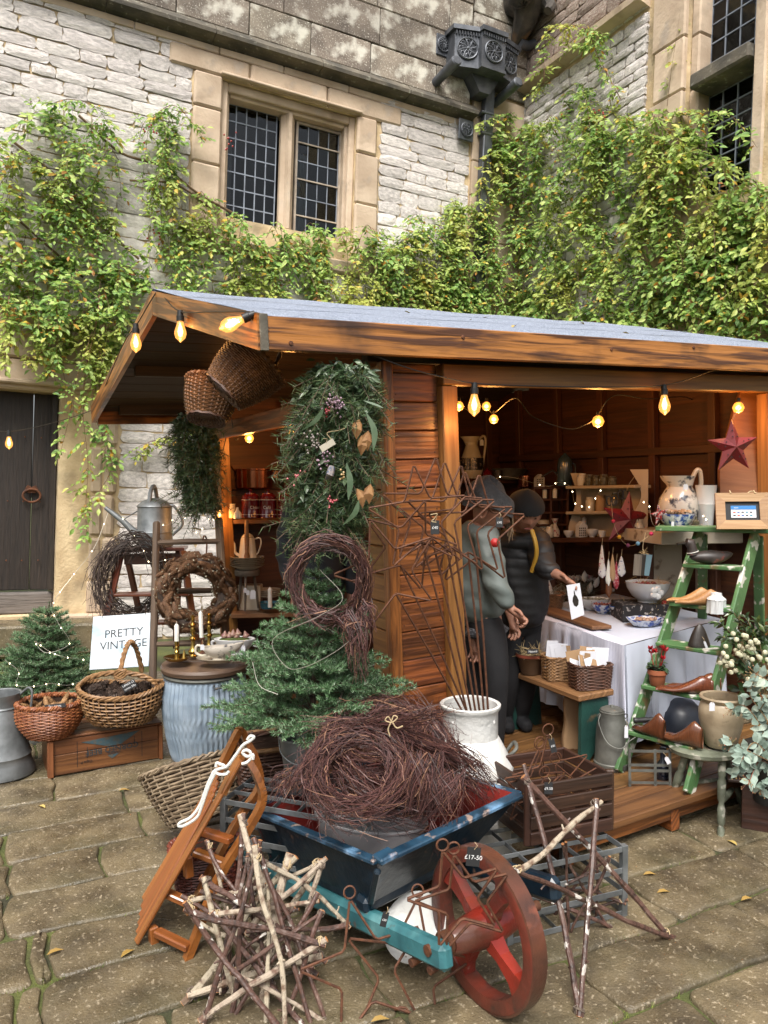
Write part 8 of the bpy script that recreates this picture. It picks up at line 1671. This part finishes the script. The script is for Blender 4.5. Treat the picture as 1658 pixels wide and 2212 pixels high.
# visitor in the black jacket holding a card
d2_=4.15;t=person('person in a black quilted jacket and black cap holding up a card',SW(1130,1560,2,.1)+V((0,.4,0)));q=lambda u,v,dd=0:P(u,v,d2_+dd)
J={'hip':(q(1118,1350,.05),(.16,.13)),'waist':(q(1122,1280,.02),(.155,.125)),'chest':(q(1126,1195,-.02),(.175,.13)),'sh':(q(1126,1155,-.02),(.12,.09)),'neck':(q(1124,1136,-.06),.058),'nk2':(q(1124,1122,-.1),.055),'rs':(q(1164,1168,-.08),.075),'re':(q(1174,1228,-.2),.058),'rw':(q(1202,1240,-.28),.034),'ls':(q(1084,1168,.06),.075),'le':(q(1082,1260,.0),.056),'lw':(q(1100,1320,-.1),.036),
     'rh':(q(1136,1370,.08),.095),'rk':(q(1136,1470,.05),.065),'ra':(V((q(1132,1560).x,d2_+.12,ft+.06)),.045),'rt':(V((q(1142,1560).x,d2_+.0,ft+.035)),.036),'lh':(q(1100,1370,.05),.095),'lk':(q(1098,1470,.03),.065),'la':(V((q(1096,1560).x,d2_+.1,ft+.06)),.045),'lt':(V((q(1100,1560).x,d2_-.02,ft+.035)),.036)}
Jb={a:((b[0],tuple(x*.86 for x in b[1]))if isinstance(b[1],tuple)else(b[0],b[1]*.86))for a,b in J.items()};Eb=list(E_);hand(Jb,Eb,'rw',J['rw'][0],V((.75,-.25,-.45)),V((.2,-.85,.3)),'r',.6,.12,.84);hand(Jb,Eb,'lw',J['lw'][0],V((.3,-.2,-1)),V((.6,-.8,0)),'l',.6);skin('body',Jb,Eb,m_skin,t)
Jc=grow(J,tk,1.08);Jc['neck']=(J['neck'][0],.078);Jc['sh']=(J['sh'][0],(.145,.11));Jc['re']=(J['re'][0],.066);Jc['waist']=(J['waist'][0],(.17,.145));Jc['hip']=(J['hip'][0]-V((0,0,.03)),(.185,.155));Jc['rw']=(J['re'][0].lerp(J['rw'][0],1.08),.046);Jc['lw']=(J['le'][0].lerp(J['lw'][0],.93),.05);skin('jacket',Jc,[e2 for e2 in E_ if e2[0]in Jc and e2[1]in Jc],m_puff,t,4,quilt);skin('trousers',grow(J,lk,1.02),[e2 for e2 in E_ if e2[0]in lk and e2[1]in lk],m_jean,t)
hb_,hmx=headmesh(t,q(1134,1108,-.16),(.1,-.92,-.42),.096);wpart(hb_,'head',m_skin,t);face(t,hmx)
bn=MB();bn.sheet(lambda a,b:hmx@V((.098*math.sin(PI*(.5+.5*b))**.7*math.cos(2*PI*a),.112*math.sin(PI*(.5+.5*b))**.7*math.sin(2*PI*a)-.008,.03+.1*b**.9)),26,10,closed_u=True);wpart(bn,'cap',mat('black cap',(.007,.007,.008),rough=.9),t)
wpart(MB().tube(spline([q(1148,1145,-.22),q(1156,1172,-.25),q(1158,1200,-.24),q(1148,1235,-.2)],5),.011,6),'yellow_strap',mat('mustard strap',(.5,.28,.03),rough=.6),t)
cd_=thing('greeting_card','white card printed with a dark acorn held up by the visitor','card',P(1236,1262,3.8));s=3.8/F;ct=M.Rotation(.1,4,'Z')@M.Rotation(-.16,4,'Y')@M.Rotation(PI/2,4,'X')
MB().prism([(-14*s,-76*s),(16*s,-70*s),(16*s,0),(-14*s,0)],.0015,ct).build('sheet',m_card,cd_,smooth=False);MB().prism([(x*s+1*s,z*s-32*s)for x,z in((0,-18),(5,-14),(7,-5),(5,3),(1.5,9),(.8,18),(-.8,18),(-1.5,9),(-5,3),(-7,-5),(-5,-14))],.0008,ct@M.Translation((0,0,.0016))).build('printed_motif',m_lastd,cd_,smooth=False)
# figure in the gable doorway, seen from behind
d3=4.2;t=person('person in a long navy coat standing in the gable doorway behind the spruce',SW(700,1700,2,.08));q=lambda u,v,dd=0:P(u,v,d3+dd);ft=.1
J={'hip':(q(690,1335),(.17,.14)),'waist':(q(690,1255),(.16,.13)),'chest':(q(692,1150),(.185,.135)),'sh':(q(692,1090),(.14,.1)),'neck':(q(694,1058),.06),'nk2':(q(696,1036),.055),'rs':(q(752,1095),.07),'re':(q(766,1200),.055),'rw':(q(760,1290,-.05),.036),'ls':(q(632,1095),.07),'le':(q(616,1200),.055),'lw':(q(640,1285,-.1),.036),'rh':(q(720,1370),.095),'rk':(q(722,1490),.06),'ra':(V((q(720,1500).x,d3,ft+.06)),.045),'rt':(V((q(722,1500).x,d3+.13,ft+.035)),.036),'lh':(q(662,1370),.095),'lk':(q(660,1490),.06),'la':(V((q(660,1500).x,d3,ft+.06)),.045),'lt':(V((q(660,1500).x,d3+.13,ft+.035)),.036)}
Jb={a:((b[0],tuple(x*.86 for x in b[1]))if isinstance(b[1],tuple)else(b[0],b[1]*.86))for a,b in J.items()};Eb=list(E_);hand(Jb,Eb,'rw',J['rw'][0],V((0,0,-1)),V((0,1,0)),'r',.5);hand(Jb,Eb,'lw',J['lw'][0],V((0,0,-1)),V((0,1,0)),'l',.5);skin('body',Jb,Eb,m_skin,t)
Jc=grow(J,tk,1.16);skin('coat',Jc,[e2 for e2 in E_ if e2[0]in Jc and e2[1]in Jc],m_navy,t,4,cloth_fold);skin('coat_skirt',{'a':(q(690,1300),(.2,.16)),'b':(q(690,1420),(.215,.17))},[('a','b')],m_navy,t,2);skin('trousers',grow(J,lk,1.02),[e2 for e2 in E_ if e2[0]in lk and e2[1]in lk],m_jean,t)
hb_,hmx=headmesh(t,q(698,1012),(.1,1,-.1),.1);wpart(hb_,'head',m_skin,t);bn=MB();bn.sheet(lambda a,b:hmx@V((.096*math.sin(PI*(.5+.5*b))**.7*math.cos(2*PI*a),.11*math.sin(PI*(.5+.5*b))**.7*math.sin(2*PI*a),-.03+.16*b**.9)),26,10,closed_u=True);wpart(bn,'hat',m_knit,t)
# ================================================================ hanging baskets and evergreen garlands
def hang_basket(label,u,v,d,r0,r1,h,asp,ry,rx,rz,rows,stakes,m):
    s=d/F;t=thing('shopping_basket',label,'basket',P(u,v,d));mm=M.Rotation(rz,4,'Z')@M.Rotation(rx,4,'X')@M.Rotation(ry,4,'Y');weave(bfn(r0*s,r1*s,h*s,asp,2.6,5*s),rows,stakes,2.3*s,2.0*s,1.9*s,rim=(4.5*s,22,3)).build('weave',[m,m_basketshade],t,mm);wv=MB()
    for k in range(7):wv.tube([V((r0*s*(1-k/7.)*se(a,2.6)[0],r0*asp*s*(1-k/7.)*se(a,2.6)[1],-.002+.002*math.sin(12*a+k*PI)))for a in[i*2*PI/40 for i in range(40)]],2*s*(1.5),4,closed=True)
    wv.build('base_weave',m_wickdark,t,mm)
    hd_=MB()
    for k in range(2):hd_.tube([V((3*s*math.cos(k*PI+i),r1*asp*s*math.cos(PI*i/24),(h+62*math.sin(PI*i/24))*s))for i in range(25)],3.4*s,6)
    hd_.build('handle',m,t,mm);return t
hang_basket('brown wicker shopping basket hanging upside down under the gable, upper of two',484,846,3.2,50,74,104,.8,.72,-.42,-.15,24,34,m_wickshop)
hang_basket('brown wicker basket hanging below the other under the gable',446,905,3.45,40,56,84,.85,.16,-.35,.2,21,30,m_wickshop)
m_pinen=mat('garland pine needles',(.04,.08,.03),rough=.5,island=[(0,(.025,.055,.022)),(.5,(.06,.115,.04)),(.85,(.11,.17,.06)),(1,(.22,.26,.1))])
def garland(label,axis,d,w,n_spr,nl,dens,seed,W=.0011,frills=True):
    global R
    R=random.Random(seed);t=thing('evergreen_garland',label,'garland',P(axis[-1][0],axis[-1][1],d));nm,lf,br,tw=MB(),MB(),MB(),MB();s=d/F;cen=spline([P(u,v,d)for u,v in axis],8);wd=spline([V((x,0,0))for x in w],8)
    wpart(MB().tube(cen,.02,6),'core',m_bark,t)
    for i in range(n_spr):
        k=R.randrange(len(cen));a=rnd(-.25*PI,1.25*PI)+PI;r=wd[min(k,len(wd)-1)].x*s*math.sqrt(R.random());o=V((math.cos(a),math.sin(a)*.8 if math.sin(a)<0 else math.sin(a)*.3,0));p=cen[k]+o*r*.75
        dv=(o*rnd(.4,1.1)+V((rnd(-.3,.3),rnd(-.5,.1),rnd(-1.3,-.1)))).normalized();L=rnd(.05,.12)*(2.0 if R.random()<.16 else 1);e2=p+dv*L-V((0,0,L*.2));tw.tube([p,e2],.0018,3,cap=False);needles(nm,p,e2,int(42*dens),nl,W,.8)
        if R.random()<.5:
            for q2 in range(8):lf.leaf(p+rv(.03),dv+rv(.8),V((0,-1,.3))+rv(.5),rnd(.025,.055),rnd(.011,.02),.12,.12)
    wpart(nm,'needles',m_pinen,t,smooth=False,kind='stuff');wpart(lf,'leaves',mat('garland leaves',(.05,.09,.04),rough=.4,island=[(0,(.025,.05,.022)),(.6,(.06,.105,.045)),(1,(.14,.19,.1))]),t,smooth=False,kind='stuff');wpart(tw,'twigs',m_bark,t,kind='stuff')
    return t
gt=garland('lush evergreen garland with berries and tags hanging at the stall corner',[(740,795),(728,860),(715,940),(720,1020),(710,1090),(700,1130)],2.86,[72,92,98,86,62,30],640,.055,1.0,41,.0014)
def gpt(u,v,dd=-.16):return P(u,v,2.86+dd)
for(u,v,n,sp2,m,nm_)in((722,872,60,16,mat('mauve flower',(.45,.3,.38),rough=.8),'mauve_flowers'),(707,884,14,8,mat('crimson berries',(.4,.01,.03),rough=.35),'red_berries'),(742,1028,10,8,mat('gold berries',(.45,.28,.09),rough=.4),'gold_berries'),(670,960,26,22,mat('dusty pods',(.3,.26,.24),rough=.8),'dried_pods'),(715,1085,12,10,mat('crimson berries',(.4,.01,.03)),'red_berries'),(645,1030,9,20,mat('crimson berries',(.4,.01,.03)),'red_berries'),(700,1000,18,16,mat('mauve flower',(.45,.3,.38)),'dried_flowers')):
    mb=MB()
    for i in range(n):mb.lathe([(0,-.005),(.0045,0),(0,.006)],6,M.Translation(gpt(u+R.gauss(0,sp2*.6),v+R.gauss(0,sp2*.7))+V((0,rnd(-.02,.02),0))))
    wpart(mb,nm_,m,gt,kind='stuff')
m_oakl=mat('dead oak leaves',(.36,.19,.07),(.24,.11,.04),rough=.7,scale=(40,40,40))
for u,v in((775,905),(795,930),(780,940),(770,1055),(800,1045)):wpart(MB().leaf(gpt(u,v),V((rnd(-.5,.5),-.2,-1)),V((0,-1,.2))+rv(.5),.07,.04,.2,.3),'oak_leaf',m_oakl,gt,smooth=False)
m_longl=mat('long grey green leaves',(.07,.12,.06),(.11,.16,.09),rough=.45,scale=(30,30,30))
for pts in([(748,1000),(756,1040),(752,1080)],[(790,890),(808,930),(806,975)],[(700,880),(680,910),(652,930)],[(775,1080),(765,1110),(740,1135)],[(785,865),(805,872),(828,882)]):
    sp3=spline([gpt(u,v,-.18)for u,v in pts],6);mb=MB();k=len(sp3);mb.sheet(lambda a,b,sp3=sp3,k=k:sp3[min(k-1,int(b*(k-1)))]+V((1,.2,0))*(a-.5)*.022*math.sin(PI*(b*.94+.03)),2,k-1);wpart(mb,'long_leaf',m_longl,gt)
ptag(gt,707,962,2.66,34,14,mat('aged tag',(.5,.45,.36),rough=.8),None,'paper_tag',-.55);MB().tube([INV[gt.name]@p for p in spline([gpt(716,950),gpt(706,935),gpt(730,930),gpt(745,925)],4)],.0016,4).build('twine',m_string2,gt)
wpart(MB().tube([gpt(716,1010,-.2),gpt(712,1026,-.22),gpt(706,1034,-.2)],[.012,.014,.006],8),'small_bird',mat('blue bird',(.03,.06,.12),(.3,.25,.22),rough=.5,scale=(80,80,80)),gt)
garland('narrower dark evergreen garland on the rear gable post',[(415,905),(428,960),(425,1010),(432,1060),(436,1090)],4.75,[44,50,42,32,14],360,.06,.9,42,.0018)
# ================================================================ festoon and globe lights

def lampglass(name,tint,e,k):  # clear tinted bulb, lit from within
    m=bpy.data.materials.new(name);m.use_nodes=True;nt=m.node_tree;N=nt.nodes;L=nt.links;N.remove(N['Principled BSDF'])
    t_=N.new('ShaderNodeBsdfTransparent');t_.inputs[0].default_value=(*tint,1);em=N.new('ShaderNodeEmission');em.inputs[0].default_value=(*e,1);em.inputs[1].default_value=k;gl_=N.new('ShaderNodeBsdfGlossy');gl_.inputs['Roughness'].default_value=.08
    a1,a2=N.new('ShaderNodeAddShader'),N.new('ShaderNodeMixShader');a2.inputs[0].default_value=.1;L.new(t_.outputs[0],a1.inputs[0]);L.new(em.outputs[0],a1.inputs[1]);L.new(a1.outputs[0],a2.inputs[1]);L.new(gl_.outputs[0],a2.inputs[2]);L.new(a2.outputs[0],N['Material Output'].inputs[0]);return m
m_bulbglass=lampglass('lit bulb glass',(.95,.8,.5),(1,.42,.1),.32);m_core=glow('lamp glow',(1,.68,.3),3.2);m_fil=glow('filament',(1,.75,.4),14);m_flex=mat('black flex',(.01,.01,.01),rough=.5);m_globe=lampglass('lit globe glass',(.95,.75,.4),(1,.36,.06),.5);m_fairy=glow('fairy lamp',(1,.82,.5),6)
def lamp(root,p,power,nm):
    l=bpy.data.lights.new(nm,'POINT');l.energy=power*.75;l.color=(1,.42,.1);l.shadow_soft_size=.03;o=bpy.data.objects.new(nm,l);C.objects.link(o);o.parent=root;o.matrix_local=M.Translation(INV[root.name]@V(p));return o
def bulb(root,p,dirv=(0,0,-1),k=1.0,power=1.0):  # S14 lamp with socket; p is where the socket meets the cable
    m_=M.Translation(V(p))@rot_to(V(dirv)).to_4x4()@M.Rotation(PI/2,4,'Y')
    wpart(MB().lathe([(0,-.004*k),(.012*k,-.002*k),(.014*k,.02*k),(.017*k,.022*k),(.017*k,.044*k),(.013*k,.046*k)],14,m_),'socket',m_flex,root)
    g=wpart(MB().lathe([(.012*k,.044*k),(.016*k,.06*k),(.025*k,.088*k),(.026*k,.1*k),(.021*k,.118*k),(.008*k,.13*k),(.003*k,.136*k),(0,.137*k)],18,m_),'bulb',m_bulbglass,root)
    wpart(MB().lathe([(0,.06*k),(.006*k,.066*k),(.012*k,.09*k),(.008*k,.108*k),(0,.114*k)],12,m_),'glow',m_core,root)
    wpart(MB().tube([m_@V((-.004*k,0,.06*k)),m_@V((-.005*k,0,.105*k)),m_@V((.005*k,0,.105*k)),m_@V((.004*k,0,.06*k))],.0016*k,5),'filament',m_fil,root)
    if power:q=m_@V((0,0,.16*k));lamp(root,(q.x,q.y-.02,q.z),power,'bulb_light')
def sfp(u,v,y):return SW(u,v,1,y)
t=thing('festoon_lights','black cable of clear filament bulbs strung along the stall eaves','string lights',SF@V((.5,-.25,1.9)))
fp=[P(207,884,5.15),P(262,752,4.2),P(295,702,3.9),P(332,640,3.75),P(345,632,3.72),P(386,672,3.35),P(460,674,3.0),P(548,676,2.68),P(640,706,2.72),P(760,750,2.82),P(880,795,2.95),P(960,816,3.05),P(1023,828,3.12),P(1120,833,3.25),P(1280,836,3.45),P(1435,832,3.68),P(1540,800,3.85),P(1660,760,4.05),P(1760,720,4.2)]
wpart(MB().tube(spline(fp,8),.0028,6),'cable',m_flex,t)
for u,v,d,dv,pw in((293,700,3.88,(0,0,-1),.3),(389,672,3.33,(0,0,-1),.7),(550,678,2.67,(-.75,-.1,-.35),.6),(1024,828,3.12,(0,0,-1),.8),(1433,832,3.68,(.05,0,-1),.8)):bulb(t,P(u,v,d),dv,.98 if d<3.5 else 1.05,pw)
t=thing('festoon_lights','thin cable with one lit bulb crossing in front of the oak door','string lights',P(100,910,5.6));wpart(MB().tube(spline([P(207,884,5.15),P(120,912,5.5),P(20,932,5.9),P(-60,925,6.2)],8),.0028,5),'cable',m_flex,t);bulb(t,P(19,930,5.9),(0,0,-1),1.05,.4)
def globes(label,cab,spots):
    t=thing('globe_lights',label,'string lights',cab[0]);wpart(MB().tube(spline(cab,8),.003,5),'cable',m_flex,t)
    for p,pw,r in spots:
        wpart(MB().lathe([(0,-r),(r*.7,-r*.7),(r,0),(r*.7,r*.7),(r*.35,r*.95),(0,r)],18,M.Translation(p)),'globe',m_globe,t);wpart(MB().lathe([(0,0),(.01,0),(.01,.02),(0,.024)],10,M.Translation(V(p)+V((0,0,r)))),'socket',m_flex,t);wpart(MB().lathe([(0,-r*.5),(r*.4,-r*.25),(r*.5,0),(r*.35,r*.3),(0,r*.5)],12,M.Translation(p)),'glow',m_core,t);wpart(MB().tube([V(p)+V((-.005,0,.008)),V(p)+V((0,0,-.008)),V(p)+V((.006,0,.008))],.002,4),'filament',m_fil,t)
        if pw:lamp(t,V(p)+V((0,-.0,-.045)),pw,'globe_light')
gy=lambda u,v,y:SW(u,v,1,y)
globes('warm globe lamps strung inside the stall opening',[gy(975,860,.6),gy(991,872,.7),gy(1020,890,.8),gy(1045,870,.9),gy(1065,892,1.0),gy(1112,860,.6),gy(1150,900,.55),gy(1225,926,.5),gy(1262,918,.45),gy(1288,900,.4),gy(1325,855,.3),gy(1400,862,.35),gy(1480,858,.5),gy(1520,880,.5),gy(1590,876,.3)],
       [(gy(991,878,.7),1.6,.026),(gy(1050,878,.9),1.6,.026),(gy(1066,906,1.0),2.2,.028),(gy(1291,911,.4),2.6,.033),(P(1594,881,4.05),1.8,.03)])
globes('warm globe lamps inside the gable end above the copper pan',[P(500,905,4.6),P(508,950,5.0),P(525,935,5.0),P(540,930,4.9),P(580,900,4.6),P(634,920,4.3),P(660,940,4.3)],[(P(538,947,4.95),1.6,.03),(P(634,936,4.3),1.2,.029)])
t=thing('shelf_lamp','small bare glowing bulb at the left end of the canister shelf','lamp',P(476,1115,5.0));bulb(t,P(474,1092,4.98),(0,0,-1),.62,1.2);wpart(MB().tube(spline([P(474,1092,4.98),P(470,1050,5.0),P(478,990,5.0),P(494,920,4.9)],6),.0028,5),'cable',m_flex,t)
lamp(t,P(1085,985,5.6),2.0,'back_lamp')if False else None
# fairy lights
def fairy(label,paths,r=.0042):
    t=thing('fairy_lights',label,'fairy lights',paths[0][0]);
    for pts in paths:
        sp3=spline(pts,6);wpart(MB().tube(sp3,.0011,4),'wire',mat('silver wire',(.55,.52,.45),rough=.4,metal=.6),t)
        for p in sp3[2::5]if r else[]:wpart(MB().lathe([(0,-r),(r*.8,0),(0,r)],6,M.Translation(p)),'fairy_bulb',m_fairy,t)
D=4.32
fairy('fairy lights wound round the small spruce and up the door jamb',[[P(233,1108,5.1),P(205,1180,4.9),P(160,1240,4.7),P(125,1285,4.6),P(112,1310,4.5)],[P(112,1320,4.45),P(128,1350,D),P(150,1390,D),P(100,1410,D),P(75,1385,D),P(108,1408,4.2),P(140,1419,4.2),P(180,1425,4.3)],[P(10,1425,4.3),P(40,1450,4.2),P(36,1480,4.15),P(80,1482,4.15),P(110,1476,4.15),P(145,1480,4.2),P(180,1470,4.3)]])
fairy('fairy lights draped over the watering can and the step ladder',[[P(255,1105,4.95),P(285,1150,4.9),P(310,1190,4.85),P(325,1215,4.85),P(375,1205,4.8)],[P(345,1134,4.75),P(368,1130,4.75),P(392,1085,4.9),P(402,1125,4.9),P(430,1127,4.9),P(465,1118,4.9),P(440,1140,4.9),P(424,1150,4.9)]])
fairy('unlit white fairy light wire looped over the middle spruce',[[P(690,1230,2.7),P(740,1290,2.62),P(690,1330,2.6),P(590,1380,2.62),P(618,1440,2.58),P(660,1440,2.56),P(720,1410,2.6),P(760,1380,2.62)],[P(545,1430,2.62),P(560,1480,2.6),P(600,1500,2.58)]],0)
fairy('warm fairy lights looped among the goods on the far shelves',[[gy(985,1052,1.9),gy(1005,1078,1.85),gy(1080,1030,1.8),P(1178,1050,5.3),P(1205,1042,5.3),P(1232,1052,5.0),P(1240,1085,4.9),P(1256,1094,4.9),P(1275,1094,4.9),P(1290,1068,4.9),P(1304,1052,4.9),P(1326,1030,4.9)],[P(1385,1086,4.5),P(1400,1088,4.3),P(1418,1140,4.15),P(1510,1135,4.05),P(1518,1110,4.05),P(1532,1142,4.0)]],.005)
